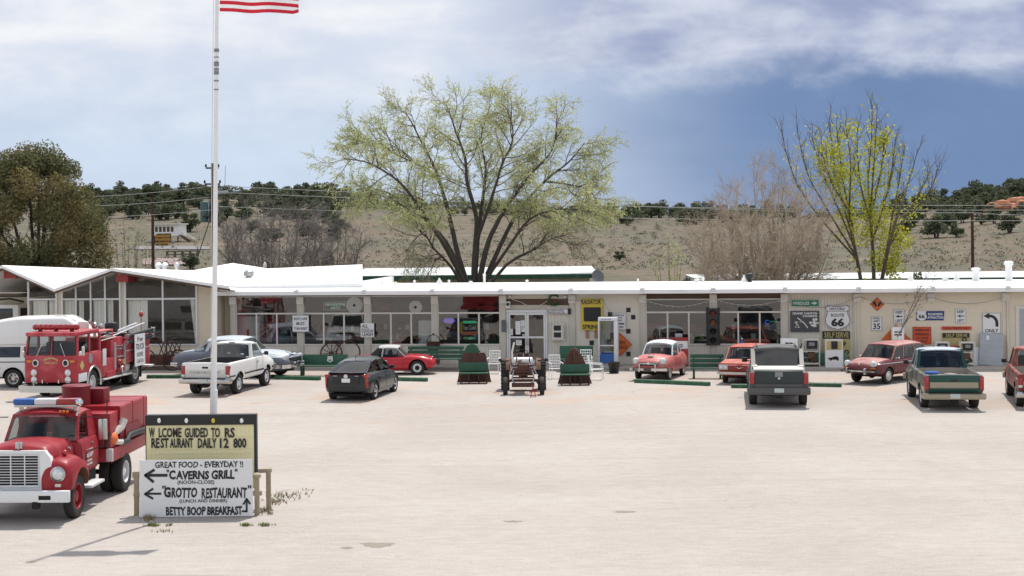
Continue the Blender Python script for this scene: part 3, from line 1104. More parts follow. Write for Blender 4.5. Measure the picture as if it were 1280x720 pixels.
paint('paint_rustred', (0.20, 0.038, 0.026), 0.5, 0.16, coat=0.1, col2=(0.30, 0.10, 0.075), amt=0.5)
paint('paint_fire', (0.36, 0.034, 0.046), 0.45, 0.14, coat=0.2, col2=(0.43, 0.080, 0.092), amt=0.45)
paint('paint_fire_pale', (0.50, 0.135, 0.14), 0.5, 0.10, coat=0.1)
paint('paint_crimson', (0.265, 0.010, 0.018), 0.46, 0.12, coat=0.16, col2=(0.31, 0.030, 0.036), amt=0.45)
paint('paint_crimson_dark', (0.165, 0.010, 0.018), 0.5, 0.10, coat=0.1)
mat('bedliner', (0.035, 0.034, 0.033), 0.8, var=0.2)
mat('bed_dirt', (0.30, 0.27, 0.23), 0.85, var=0.25, scale=2)
mat('vinyl_top', (0.40, 0.39, 0.38), 0.7, var=0.1)


def herm(xs_, ys_, x):
    if x <= xs_[0]:
        return ys_[0]
    if x >= xs_[-1]:
        return ys_[-1]
    n = len(xs_)
    for i in range(n - 1):
        if xs_[i] <= x <= xs_[i + 1]:
            break
    dl = [(ys_[k + 1] - ys_[k]) / (xs_[k + 1] - xs_[k]) for k in range(n - 1)]

    def slope(k):
        if k == 0:
            return dl[0]
        if k == n - 1:
            return dl[-1]
        a, b = dl[k - 1], dl[k]
        return 0.0 if a * b <= 0 else 2 * a * b / (a + b)
    h = xs_[i + 1] - xs_[i]
    t = (x - xs_[i]) / h
    m0, m1 = slope(i) * h, slope(i + 1) * h
    return (2 * t**3 - 3 * t * t + 1) * ys_[i] + (t**3 - 2 * t * t + t) * m0 + (3 * t * t - 2 * t**3) * ys_[i + 1] + (t**3 - t * t) * m1


class Body:
    """closed shell lofted along y from stations (y, z bottom, z top, half width, half width of the top edge, z of the widest line)"""
    def __init__(s, st, rf=0.35, rr=0.25, kf=0.16, kr=0.10, crown=0.04, rs=0.12, rt=0.10, tuck=0.07, zr=0.05):
        s.st = sorted(st)
        s.y0, s.y1 = s.st[0][0], s.st[-1][0]
        s.rf, s.rr, s.kf, s.kr, s.crown, s.rs, s.rt, s.tuck, s.zr = rf, rr, kf, kr, crown, rs, rt, tuck, zr
        s.Y = [q[0] for q in s.st]

    def par(s, y):
        p = [herm(s.Y, [q[i] for q in s.st], y) for i in range(1, 6)]
        k = 1.0
        for d, r, kk in ((s.y1 - y, s.rf, s.kf), (y - s.y0, s.rr, s.kr)):
            if r > 0 and d < r:
                q = 1 - math.sqrt(max(0.0, 1 - (1 - d / r) ** 2))
                k *= 1 - kk * q
                p[1] -= s.zr * q
                p[0] += s.zr * 0.6 * q
        p[2] *= k
        p[3] *= k
        return p

    def half(s, y):
        zb, zt, w, wt, zs = s.par(y)
        c = [(0, zb), (w - s.tuck, zb), (w, zb + 0.38 * (zs - zb)), (w, zs), (wt, zt), (0, zt + s.crown)]
        rad = [0, .07, .16, s.rs, s.rt, 0]
        out = [c[0]]
        for i in range(1, 5):
            a, b, d = Vector(c[i - 1]), Vector(c[i]), Vector(c[i + 1])
            l1, l2 = (a - b).length, (d - b).length
            r = min(rad[i], 0.48 * l1, 0.48 * l2)
            p, q = b + (a - b).normalized() * r, b + (d - b).normalized() * r
            for k in range(5):
                t = k / 4
                out.append(tuple(p * (1 - t) ** 2 + b * 2 * t * (1 - t) + q * t * t))
        # a few points across the lid so the crown curves
        p, q = out[-1], c[5]
        for t in (0.35, 0.7):
            x = p[0] * (1 - t)
            out.append((x, p[1] + (q[1] - p[1]) * (1 - (x / max(p[0], 1e-6)) ** 2)))
        out.append(c[5])
        return out

    def side_x(s, y, z):
        h = s.half(y)
        best = 0.0
        for a, b in zip(h, h[1:]):
            lo, hi = min(a[1], b[1]), max(a[1], b[1])
            if lo <= z <= hi and hi > lo:
                t = (z - a[1]) / (b[1] - a[1])
                best = max(best, a[0] + (b[0] - a[0]) * t)
        return best

    def top_z(s, x, y):
        h = s.half(y)[-9:]
        for a, b in zip(h, h[1:]):
            if b[0] <= abs(x) <= a[0]:
                t = (abs(x) - a[0]) / (b[0] - a[0] + 1e-9)
                return a[1] + (b[1] - a[1]) * t
        return h[-1][1]

    def slices(s, n=40):
        ys_ = [s.y0 + (s.y1 - s.y0) * i / n for i in range(n + 1)]
        for d in (.015, .05, .11, .19):
            ys_ += [s.y0 + d, s.y1 - d]
        return sorted(set(round(q, 4) for q in ys_))

    def into(s, mb, n=40):
        ys_ = s.slices(n)
        rings = []
        for y in ys_:
            h = s.half(y)
            rings.append([(x, y, z) for x, z in h] + [(-x, y, z) for x, z in h[-2:0:-1]])
        k = len(rings[0])
        vs = [p for r_ in rings for p in r_]
        m_ = len(rings)
        fs = [(i * k + j, i * k + (j + 1) % k, (i + 1) * k + (j + 1) % k, (i + 1) * k + j) for i in range(m_ - 1) for j in range(k)]
        fs += [list(range(k - 1, -1, -1)), list(range((m_ - 1) * k, m_ * k))]
        mb.add(vs, fs)

    def patch(s, mb, side, y0, y1, z0, z1, off, ny=10, nz=7, rake=0.0, top=None):
        rows = []
        for i in range(nz + 1):
            t = i / nz
            r_ = []
            for j in range(ny + 1):
                y = y0 + (y1 - y0) * j / ny + rake * t
                zz1 = z1 if top is None else top(y)
                z = z0 + (zz1 - z0) * t
                r_.append((side * (s.side_x(y, z) + off), y, z))
            rows.append(r_)
        mb.grid(rows)

    def lid(s, mb, y0, y1, xw, off, ny=8, nx=10):
        rows = []
        for i in range(ny + 1):
            y = y0 + (y1 - y0) * i / ny
            w = xw if not callable(xw) else xw(y)
            rows.append([(-w + 2 * w * j / nx, y, s.top_z(-w + 2 * w * j / nx, y) + off) for j in range(nx + 1)])
        mb.grid(rows)


def carve(o, cut, mats, slot=1):
    """boolean difference, baked; walls of the cut take material slot `slot`"""
    cut.m = 0
    me = cut.mesh('cut', mats, smooth=False)
    bm = bmesh.new()
    bm.from_mesh(me)
    bmesh.ops.recalc_face_normals(bm, faces=bm.faces)
    for f in bm.faces:
        f.material_index = slot
    bm.to_mesh(me)
    bm.free()
    c = bpy.data.objects.new('cut', me)
    COL.objects.link(c)
    c.matrix_world = o.matrix_world
    md = o.modifiers.new('b', 'BOOLEAN')
    md.object = c
    md.operation = 'DIFFERENCE'
    md.solver = 'EXACT'
    md.material_mode = 'INDEX'
    par, o.parent = o.parent, None
    loc = o.location.copy()
    o.location = (0, 0, 0)
    c.matrix_world = Matrix.Identity(4)
    dg = bpy.context.evaluated_depsgraph_get()
    dg.update()
    new = bpy.data.meshes.new_from_object(o.evaluated_get(dg))
    o.modifiers.clear()
    old = o.data
    o.data = new
    new.name = old.name
    new.polygons.foreach_set('use_smooth', [True] * len(new.polygons))
    new.set_sharp_from_angle(angle=R(35))
    bpy.data.objects.remove(c)
    o.parent = par
    o.location = loc
    return o


def arch_cut(mb, y, r, w, zc, deep=0.34, flat=None):
    for sx in (-1, 1):
        x0, x1 = sx * (w - deep), sx * (w + .15)
        pts = []
        for k in range(19):
            a = math.pi * k / 18
            pts.append((y + r * math.cos(a), zc + r * math.sin(a) * (flat or 1.0)))
        pts = [(y + r, zc - r * 1.2)] + pts + [(y - r, zc - r * 1.2)]
        mb.prism(pts, 'yz', min(x0, x1), max(x0, x1))


TYRES = {}


def wheel(root, x, y, r, wd, style, name='wheel'):
    """tyre with its rim; axle along x; the outer face looks away from the car's middle"""
    key = (round(r, 3), round(wd, 3), style)
    if key not in TYRES:
        t = MB()
        h = wd / 2
        ri = r * {'alloy': .66, 'truck': .58, 'fire': .56, 'tractor': .52}.get(style, .60)
        t.lathe([(ri, -h * .82), (r * .86, -h), (r * .955, -h * .90), (r, -h * .62), (r, h * .62), (r * .955, h * .90), (r * .86, h), (ri, h * .82), (ri, -h * .82)], 'x', (0, 0, 0), 28, cap=False)
        tm = t.mesh('wheel', 'rubber')
        q = MB()
        if style == 'alloy':
            q.lathe([(ri * 1.01, h * .80), (ri * .93, h * .78), (ri * .88, h * .45), (.05, h * .55), (.001, h * .6)], 'x', (0, 0, 0), 28, cap=False)
            mats = ['alu', 'dark']
            q.m = 1
            for k in range(5):
                a = k * 2 * math.pi / 5 + .3
                q.box((h * .60, ri * .58 * math.cos(a), ri * .58 * math.sin(a)), (.02, ri * .52, ri * .24), rx=a)
        elif style == 'steel':
            q.lathe([(ri * 1.01, h * .82), (ri * .90, h * .80), (ri * .84, h * .45), (ri * .55, h * .55), (ri * .40, h * .75), (.001, h * .80)], 'x', (0, 0, 0), 28, cap=False)
            mats = ['galv', 'dark']
            q.m = 1
            for k in range(8):
                a = k * math.pi / 4
                q.box((h * .53, ri * .70 * math.cos(a), ri * .70 * math.sin(a)), (.02, ri * .15, ri * .12), rx=a)
        elif style == 'hubcap':
            q.lathe([(ri * 1.01, h * .82), (ri * .95, h * .86), (ri * .80, h * .72), (ri * .62, h * .92), (ri * .25, h * 1.12), (.001, h * 1.15)], 'x', (0, 0, 0), 28, cap=False)
            mats = ['dull_chrome', 'dark']
        elif style == 'spit':
            q.lathe([(ri * 1.01, h * .82), (ri * .86, h * .82), (ri * .80, h * .55), (ri * .55, h * .62)], 'x', (0, 0, 0), 28, cap=False)
            mats = ['alu', 'dark']
            q.m = 1
            q.lathe([(ri * .55, h * .64), (ri * .28, h * .74), (.001, h * .8)], 'x', (0, 0, 0), 20, cap=False)
            for k in range(8):
                a = k * math.pi / 4
                q.box((h * .66, ri * .69 * math.cos(a), ri * .69 * math.sin(a)), (.02, ri * .13, ri * .10), rx=a)
        elif style == 'whitewall':
            q.lathe([(ri * 1.18, h * .93), (ri * 1.0, h * .90)], 'x', (0, 0, 0), 28, cap=False)
            q.m = 1
            q.lathe([(ri * 1.0, h * .84), (ri * .9, h * .78), (ri * .6, h * .9), (.001, h * 1.0)], 'x', (0, 0, 0), 28, cap=False)
            mats = ['off_white', 'dull_chrome']
        elif style in ('truck', 'van'):
            q.lathe([(ri * 1.01, h * .82), (ri * .90, h * .80), (ri * .86, h * .30), (ri * .50, h * .48), (ri * .34, h * .80), (.001, h * .84)], 'x', (0, 0, 0), 28, cap=False)
            mats = ['alu' if style == 'truck' else 'dull_chrome', 'dark']
            q.m = 1
            for k in range(6):
                a = k * math.pi / 3
                q.box((h * .42, ri * .68 * math.cos(a), ri * .68 * math.sin(a)), (.02, ri * .22, ri * .17), rx=a)
        elif style in ('fire', 'firered'):
            q.lathe([(ri * 1.01, h * .84), (ri * .92, h * .84), (ri * .86, -h * .1), (ri * .50, -h * .1), (ri * .42, h * .55), (ri * .2, h * .75), (.001, h * .78)], 'x', (0, 0, 0), 28, cap=False)
            mats = ['alu' if style == 'fire' else 'paint_crimson', 'dark']
            q.m = 1
            for k in range(8):
                a = k * math.pi / 4
                q.box((-h * .07, ri * .70 * math.cos(a), ri * .70 * math.sin(a)), (.02, ri * .15, ri * .15), rx=a)
        else:
            q.lathe([(ri * 1.01, h * .70), (ri * .8, h * .2), (ri * .3, h * .3), (.001, h * .4)], 'x', (0, 0, 0), 24, cap=False)
            mats = ['rust_light', 'dark']
        TYRES[key] = (tm, q.mesh('rim', mats))
    tm, rm_ = TYRES[key]
    o = bpy.data.objects.new(name, tm)
    COL.objects.link(o)
    o.parent = root
    o.location = (x, y, r)
    o.rotation_euler = (0, 0, 0 if x > 0 else math.pi)
    q = bpy.data.objects.new('rim', rm_)
    COL.objects.link(q)
    q.parent = o
    return o


def lerp(a, b, t):
    return a + (b - a) * t


class House:
    """greenhouse of a car: roof with its pillars, glass between them, seats inside"""
    def __init__(s, root, paintm, A0, R0, R1, A1, zbf, zbr, zr, wbf, wbr, wr, pillars, crown=.05, bulge=.10, rbulge=.06, glass='glass', rear_glass=None, th=.05, seat=True, pil=.05, seat_mat='cabin', roof_paint=None, over=.03, wrr=None, steer=True, zr_r=None):
        s.__dict__.update(locals())
        wrr = wr if wrr is None else wrr
        zr_r = zr if zr_r is None else zr_r

        def B(t):
            return Vector((lerp(wbf, wbr, t), lerp(A0, A1, t), lerp(zbf, zbr, t)))

        def T(t):
            return Vector((lerp(wr, wrr, t), lerp(R0, R1, t), lerp(zr, zr_r, t)))
        s.B, s.T = B, T
        roof = MB()
        # roof skin
        nx, ny = 12, 10
        top, bot = [], []
        for i in range(ny + 1):
            t = i / ny
            e, f = [], []
            for j in range(nx + 1):
                q = -1 + 2 * j / nx
                c = T(t)
                bl = (bulge * (1 - t) ** 2 * (1 - q * q)) - (rbulge * t ** 2 * (1 - q * q))
                ee = over * ((1 - t) ** 6 - t ** 6)
                drop = .035 * abs(q) ** 8 + .03 * (abs(2 * t - 1) ** 8)
                z = c.z + crown * (1 - q * q) + crown * .6 * (1 - (2 * t - 1) ** 2) - drop
                e.append((q * (c.x + .012), c.y + bl + ee, z))
                f.append((q * (c.x - .005), c.y + bl + ee * .5, z - th))
            top.append(e)
            bot.append(f)
        roof.grid(top)
        roof.grid([list(reversed(r_)) for r_ in bot])
        rim_t = top[0] + [r_[-1] for r_ in top[1:]] + list(reversed(top[-1][:-1])) + [r_[0] for r_ in reversed(top[1:-1])]
        rim_b = bot[0] + [r_[-1] for r_ in bot[1:]] + list(reversed(bot[-1][:-1])) + [r_[0] for r_ in reversed(bot[1:-1])]
        n = len(rim_t)
        roof.add(rim_t + rim_b, [(i, i + n, (i + 1) % n + n, (i + 1) % n) for i in range(n)])
        # pillars (t at belt, t at roof, width)
        ps = [(0.0, 0.0, pil)] + list(pillars) + [(1.0, 1.0, pil)]
        s.ps = ps
        for sx in (-1, 1):
            for (tb, tt, w) in ps:
                a, b = B(tb), T(tt)
                dy = w / 2
                lo, hi = [], []
                for (p, d) in ((a, dy), (b, dy * .8)):
                    sh = 0 if 0 < tb < 1 else (-dy if tb == 0 else dy)
                    lo.append([(sx * (p.x + .006), p.y + sh - d, p.z - .015), (sx * (p.x + .006), p.y + sh + d, p.z - .015), (sx * (p.x - .05), p.y + sh + d, p.z - .015), (sx * (p.x - .05), p.y + sh - d, p.z - .015)])
                vs = lo[0] + lo[1]
                roof.add(vs, [(0, 1, 5, 4), (1, 2, 6, 5), (2, 3, 7, 6), (3, 0, 4, 7)])
        s.roof = roof.build('roof', roof_paint or paintm, root)
        # glass
        for sx in (-1, 1):
            for k in range(len(ps) - 1):
                (b0, t0, w0), (b1, t1, w1) = ps[k], ps[k + 1]
                la, lb = B(b0), B(b1)
                ta, tb_ = T(t0), T(t1)
                e0 = w0 / 2 if k else w0
                e1 = w1 / 2 if k < len(ps) - 2 else w1
                if (la.y - e0) - (lb.y + e1) < .04 and (ta.y - e0) - (tb_.y + e1) < .04:
                    continue
                def P(v, dy, dz):
                    return (sx * (v.x - .012), v.y + dy, v.z + dz)
                pts = [P(la, -e0, .0), P(lb, e1, .0), P(tb_, e1 * .8, -.03), P(ta, -e0 * .8, -.03)]
                if pts[2][1] > pts[3][1]:
                    pts = pts[:2] + [tuple((Vector(pts[2]) + Vector(pts[3])) / 2)]
                MB().poly(pts).build('side_window', glass, root, smooth=False)

        def screen(t, nm, bl, sg, g):
            rows = []
            for i in range(5):
                h = i / 4
                r_ = []
                for j in range(9):
                    q = -1 + j / 4
                    a, b = B(t), T(t)
                    p = a.lerp(b, h)
                    r_.append((q * (p.x - .03), p.y + sg * (bl * (1 - q * q)) * (.85 + .15 * h) + sg * .0, p.z - .02 * (h > .9) + crown * .8 * (1 - q * q) * h))
                rows.append(r_)
            return MB().grid(rows).build(nm, g, root)
        s.ws = screen(0.0, 'windshield', bulge, 1, glass)
        s.rw = screen(1.0, 'rear_window', rbulge, -1, rear_glass or glass)
        # inside
        ins = MB()
        n = 6
        rows = [[(q * (B(t).x - .03), B(t).y, B(t).z + .004) for q in (-1, -.5, 0, .5, 1)] for t in [i / n for i in range(n + 1)]]
        ins.grid(rows)
        L = A0 - A1
        zb = (zbf + zbr) / 2
        hh = (zr - zb)
        if seat:
            rowsy = [lerp(A0, A1, .46)] + ([lerp(A0, A1, .80)] if L > 2.3 else [])
            for yv in rowsy:
                for sx in (-1, 1):
                    ins.box((sx * wr * .46, yv, zb + hh * .28), (wr * .72, .14, hh * .56), rx=R(10), bev=.05)
        o = ins.build('interior', seat_mat, root)
        if steer:
            c = MB()
            cx_, cy_ = -wr * .46, lerp(A0, A1, .27)
            pts = [(cx_ + .18 * math.cos(a), cy_ + .07 * math.sin(a), zb + hh * .16 + .16 * math.sin(a)) for a in [k * math.pi / 8 for k in range(17)]]
            c.tube(pts, .014, 5, cap=False)
            c.build('steering_wheel', 'black', root)


def arc_path(w, y, z, bow, n=12, wrap=0.0):
    """bumper path across the car; bow pushes the ends back, wrap runs along the flanks"""
    pts = []
    sg = 1 if y > 0 else -1
    for i in range(n + 1):
        q = -1 + 2 * i / n
        pts.append((q * w, y - sg * bow * abs(q) ** 2.5, z))
    if wrap:
        pts = [(-w - .01, y - sg * (bow + wrap), z)] + pts + [(w + .01, y - sg * (bow + wrap), z)]
    return pts


def doors(body, root, m, y0, y1, z0, z1, handle='chrome', zh=None, rake=0.0, name='door', hy=None):
    for sx in (-1, 1):
        d = MB()
        d.m = 1
        body.patch(d, sx, y0 - .012, y1 + .012, z0 - .012, z1, .003, rake=rake)
        d.m = 0
        body.patch(d, sx, y0, y1, z0, z1 - .002, .007, rake=rake)
        do = d.build(name, [m, 'dark'], root, fix=False)
        zz = zh or z1 - .13
        hy_ = hy if hy is not None else y0 + .10
        x = body.side_x(hy_, zz)
        MB().box((sx * (x + .02), hy_ + .05, zz), (.035, .15, .028), bev=.01).build('door_handle', handle, do)


def mirror(root, x, y, z, m, w=.18, h=.13, arm=.1):
    for sx in (-1, 1):
        q = MB()
        q.box((sx * (x + arm + w / 2), y, z), (w, .08, h), bev=.035)
        q.tube([(sx * x, y + .03, z - h * .35), (sx * (x + arm + .02), y, z - h * .1)], .02, 5)
        q.build('wing_mirror', m, root)


def plate(root, y, z, w=.31, h=.155, sg=-1, txt='', m='plate'):
    p = MB()
    p.bx(-w / 2, w / 2, min(y, y + sg * .012), max(y, y + sg * .012), z - h / 2, z + h / 2)
    return p.build('licence_plate', m, root)


def underside(root, y0, y1, w, z, axles=(), drop=.12):
    u = MB()
    u.bx(-w, w, y0, y1, z, z + .10)
    for y, r in axles:
        u.tube([(-w - .1, y, r), (w + .1, y, r)], .06, 8)
        u.sph((0, y, r), .14, 10)
    u.build('chassis', 'dark', root)


def put(root, px, py, ref, head):
    """stand the vehicle so that its local ground point `ref` is under the pixel, heading clockwise from +Y"""
    g = G(px, py)
    rz = -R(head)
    c, s_ = math.cos(rz), math.sin(rz)
    root.location = (g.x - (c * ref[0] - s_ * ref[1]), g.y - (s_ * ref[0] + c * ref[1]), 0.0)
    root.rotation_euler = (0, 0, rz)


# ------------------------------------------------------------------ pickups
def pickup(name_label, p):
    root = empty('pickup_truck', label=name_label, cat='pickup truck')
    L, w, r = p['L'], p['w'], p['r']
    ya, yb = p['axles']                     # rear, front
    cb, cf, = p['cab']                      # cab rear wall, windscreen base
    hz, bz, zb = p['hood'], p['rail'], p['zb']
    y0, y1 = -L / 2, L / 2
    st = [(y0, zb + .10, bz, w, w - .02, bz - .28), (ya, zb, bz, w, w - .02, bz - .28), (cb - .03, zb, bz, w, w - .02, bz - .28), (cb + .5, zb, bz, w, w - .04, bz - .28),
          (cf, zb, bz - .01, w, w - .10, bz - .28), (cf + .3, zb, hz + .02, w, w - .14, bz - .28), (y1 - .4, zb + .02, hz - .05, w - .01, w - .15, bz - .30), (y1, zb + .06, hz - .14, w - .03, w - .16, bz - .36)]
    b = Body(st, rf=.25, rr=.06, kf=.08, kr=.03, crown=.03, rs=.10, rt=.06, tuck=.09, zr=.04)
    mb = MB()
    b.into(mb, 44)
    if p.get('low'):
        pass
    bo = mb.build('body', [p['paint'], 'dark', p['bed']], root)
    cut = MB()
    arch_cut(cut, ya, r + p.get('gap', .07), w, r + .02)
    arch_cut(cut, yb, r + p.get('gap', .07), w, r + .02)
    carve(bo, cut, [p['paint'], 'dark', p['bed']], 1)
    c2 = MB()
    c2.bx(-w + .12, w - .12, y0 + .06, cb - .07, bz - .50, bz + .3)
    carve(bo, c2, [p['paint'], 'dark', p['bed']], 2)
    # lower two-tone
    if p.get('low'):
        for sx in (-1, 1):
            for (s0, s1) in ((y0 + .03, ya - r - .1), (ya + r + .1, yb - r - .1), (yb + r + .1, y1 - .06)):
                q = MB()
                b.patch(q, sx, s0, s1, zb + .1, p['low_z'], .004, ny=8, nz=5)
                q.build('lower_panel', p['low'], root, fix=False)
    if p.get('stripe'):
        for sx in (-1, 1):
            for (s0, s1) in ((y0 + .02, ya - r - .08), (ya + r + .08, yb - r - .08), (yb + r + .08, y1 - .04)):
                q = MB()
                b.patch(q, sx, s0, s1, p['stripe'][1], p['stripe'][2], .012, ny=8, nz=2)
                q.build('side_trim', p['stripe'][0], root, fix=False)
    hs = House(root, p['paint'], cf, cf - p.get('ws', .62), cb + p.get('rake', .22), cb + .01, bz - .02, bz - .02, p['roof'], w - .11, w - .10, w - .21, p.get('pillars', []), crown=.04, bulge=.10, rbulge=.03,
               glass='tinted' if p.get('tint') else 'glass', rear_glass=p.get('rear_glass', 'tinted'), pil=.09, roof_paint=p.get('roof_paint'))
    # cab back panel around the rear window
    q = MB()
    A, T = hs.B(1.0), hs.T(1.0)
    for h0, h1, xi in ((0.0, .12, 1.0), (.90, 1.02, 1.0)):
        lo, hi = A.lerp(T, h0), A.lerp(T, h1)
        q.add([(-lo.x, lo.y - .012, lo.z), (lo.x, lo.y - .012, lo.z), (hi.x, hi.y - .012, hi.z), (-hi.x, hi.y - .012, hi.z), (-lo.x, lo.y + .03, lo.z), (lo.x, lo.y + .03, lo.z), (hi.x, hi.y + .03, hi.z), (-hi.x, hi.y + .03, hi.z)],
              [(0, 1, 2, 3), (7, 6, 5, 4), (3, 2, 6, 7), (0, 4, 5, 1)])
    for sx in (-1, 1):
        lo, hi = A.lerp(T, .05), A.lerp(T, .98)
        pts = [(sx * (lo.x + .003), lo.y - .014), (sx * (lo.x - p.get('side', .13)), lo.y - .014)]
        q.add([(sx * (lo.x + .003), lo.y - .014, lo.z), (sx * (lo.x - .12), lo.y - .014, lo.z), (sx * (hi.x - .09), hi.y - .014, hi.z), (sx * (hi.x + .003), hi.y - .014, hi.z),
               (sx * (lo.x + .003), lo.y + .05, lo.z), (sx * (lo.x - .12), lo.y + .05, lo.z), (sx * (hi.x - .09), hi.y + .05, hi.z), (sx * (hi.x + .003), hi.y + .05, hi.z)],
              [(0, 1, 2, 3), (7, 6, 5, 4), (0, 3, 7, 4), (1, 5, 6, 2)])
    q.build('cab_back', p.get('cab_paint', p['paint']), root)
    doors(b, root, p['paint'], cb + .22, cf - .02, zb + .20, bz - .03, p.get('handle', 'black'), hy=cb + .30)
    # tailgate with its trim
    tw = w - p.get('lamp_w', .17)
    tg = bxo('tailgate', p.get('gate', p['paint']), root, -tw, tw, y0 - .022, y0 + .03, p['gate_z'], bz + .005, .012)
    gb = p.get('gate_band')
    if gb:
        bxo('trim_panel', gb[0], tg, -tw + .02, tw - .02, y0 - .030, y0 - .0225, gb[1], gb[2])
    bxo('tailgate_handle', 'black', tg, -.12, .12, y0 - .032, y0 - .0225, bz - .20, bz - .13, .004)
    if p.get('word'):
        t = MB()
        text_into(t, p['word'], tw * 1.55, .085, 0, y0 - .031, lerp(p['gate_z'], bz, .36), .004, bold=.012)
        t.build('lettering', 'grey', tg, fix=False)
    for sx in (-1, 1):
        lo, hi = p.get('lamp_z', (bz - .52, bz - .10))
        t = MB()
        t.bx(sx * (tw + .015), sx * (w - .005), y0 - .03, y0 + .12, lo, hi, .02)
        t.build('tail_light', 'tail_red', root)
        t = MB()
        t.bx(sx * (tw + .02), sx * (w - .012), y0 - .034, y0 + .01, lo + .01, lo + .09, .01)
        t.build('reversing_light', p.get('rev', 'lens'), root)
    # rear bumper
    q = MB()
    bm_ = p.get('bumper', 'dull_chrome')
    z = p['bump_z']
    q.sweep(arc_path(w - .02, y0 - .16, z, .05, 12, .20), .16, .20)
    bu = q.build('rear_bumper', bm_, root)
    bxo('step_pad', 'black', bu, -w + .12, w - .12, y0 - .24, y0 - .04, z + .098, z + .115)
    bxo('licence_plate', 'plate', bu, -.16, .16, y0 - .262, y0 - .25, z - .06, z + .09)
    q = MB()
    q.bx(-.10, .10, y0 - .22, y0 + .2, z - .24, z - .13)
    q.tube([(0, y0 - .2, z - .2), (0, y0 - .32, z - .2)], .03, 8)
    q.build('tow_hitch', 'dark', root)
    # front
    q = MB()
    q.sweep(arc_path(w - .02, y1 + .08, zb + .22, .10, 12, .25), .10, .20)
    q.build('front_bumper', bm_, root)
    bxo('grille', 'black', root, -w + .35, w - .35, y1 - .02, y1 + .02, zb + .34, hz - .22)
    for sx in (-1, 1):
        bxo('headlight', 'lens', root, sx * (w - .32), sx * (w - .10), y1 - .06, y1 + .015, zb + .42, hz - .22, .02)
    mirror(root, w - .10, cf - .25, bz + .10, p.get('mirror', 'black'), .17, .15, .10)
    for y in (ya, yb):
        for sx in (-1, 1):
            wheel(root, sx * (w - .15), y, r, p.get('tw', .26), p.get('wheel', 'truck'))
    underside(root, y0 + .2, y1 - .3, w - .42, zb - .02, ((ya, r), (yb, r)))
    return root, b


t_white, b_ = pickup('white pickup truck with an empty black bed parked behind the grey vintage sedan', dict(
    L=4.95, w=.965, r=.385, axles=(-1.42, 1.56), cab=(.10, 1.42), hood=1.20, rail=1.24, zb=.50, roof=1.80, paint='paint_white', bed='bedliner', gate_z=.70, bump_z=.58,
    wheel='truck', word='CHEVROLET', gate_band=('off_white', .80, 1.00), stripe=('black', .70, .76), rear_glass='tinted', ws=.55, rake=.16))
bxo('brake_light', 'black', t_white, -.12, .12, .10 + .09, .10 + .14, 1.79, 1.83)
t = MB()
text_into(t, '66', .14, .12, -.10, .13, 1.40, .004, .01)
t.bx(.38, .52, .125, .13, 1.34, 1.40)
t.build('window_sticker', 'white', t_white, fix=False)
put(t_white, 296.0, 492.0, (.82, -1.42), 11.5)

t_green, b_ = pickup('green and tan pickup truck with a silver blue roof and junk in its bed', dict(
    L=5.30, w=.965, r=.375, axles=(-1.50, 1.65), cab=(.0, 1.60), hood=1.17, rail=1.18, zb=.46, roof=1.80, paint='paint_dusty_forest', cab_paint='paint_forest', gate='paint_forest', bed='bed_dirt', gate_z=.62, bump_z=.50,
    low='paint_tan', low_z=.80, wheel='truck', gate_band=('paint_tan', .76, .95), rear_glass='tinted', lamp_z=(.70, 1.14), ws=.60, rake=.26, bumper='paint_tan', roof_paint='paint_silverblue', pillars=[(.62, .66, .08)], rev='tail_red'))
q = MB()
q.lathe([(.24, 0), (.26, .04), (.24, .08), (.05, .09)], 'z', (-.45, -.9, 1.06), 14)
q.build('tub_lid', 'blue', t_green)
q = MB()
for k in range(16):
    q.box((random.uniform(-.7, .7), random.uniform(-2.3, -.4), random.uniform(.72, .95)), (random.uniform(.15, .5), random.uniform(.15, .4), random.uniform(.1, .3)), rz=random.uniform(0, 3), rx=random.uniform(-.2, .2), bev=.02)
q.build('bed_load', 'bed_dirt', t_green)
q = MB()
q.tube([(.3, -2.75, .42), (.95, -2.78, .42)], .025, 6)
q.tube([(-.75, -2.7, .40), (.3, -2.72, .38)], .03, 6)
q.build('tow_bar', 'rust', t_green)
put(t_green, 1154.5, 508.8, (-.83, -1.50), 7.0)

t_red, b_ = pickup('faded rust red pickup truck cut by the right edge of the picture', dict(
    L=5.35, w=.98, r=.385, axles=(-1.62, 1.76), cab=(.10, 1.60), hood=1.16, rail=1.18, zb=.45, roof=1.80, paint='paint_rustred', bed='bed_dirt', gate_z=.62, bump_z=.50,
    wheel='whitewall', gate_band=('off_white', .80, .92), stripe=('chrome', .98, 1.03), rear_glass='glass', lamp_z=(.72, 1.05), ws=.50, rake=.05, bumper='dull_chrome', mirror='black'))
put(t_red, 1274.0, 507.5, (-.84, -1.62), 12.5)

# ------------------------------------------------------------------ the grey crew truck with a covered bed
av = empty('pickup_truck', label='dark grey crew cab pickup with a pale covered bed', cat='pickup truck')
L, w, r = 5.60, 1.0, .39
ya, yb = -1.62, 1.68
b = Body([(-2.8, .52, 1.24, w, w - .05, .95), (-1.6, .44, 1.24, w, w - .06, .95), (-.9, .44, 1.24, w, w - .08, .95), (.2, .44, 1.22, w, w - .10, .95), (1.2, .44, 1.20, w, w - .12, .95), (1.6, .44, 1.19, w, w - .16, .93), (2.4, .48, 1.14, w - .02, w - .18, .9), (2.8, .52, 1.0, w - .05, w - .2, .85)],
         rf=.4, rr=.12, kf=.16, kr=.05, crown=.03, rs=.12, rt=.08, tuck=.08)
mb = MB()
b.into(mb, 46)
bo = mb.build('body', ['paint_pewter', 'dark'], av)
cut = MB()
arch_cut(cut, ya, .46, w, .41)
arch_cut(cut, yb, .46, w, .41)
carve(bo, cut, ['paint_pewter', 'dark'])
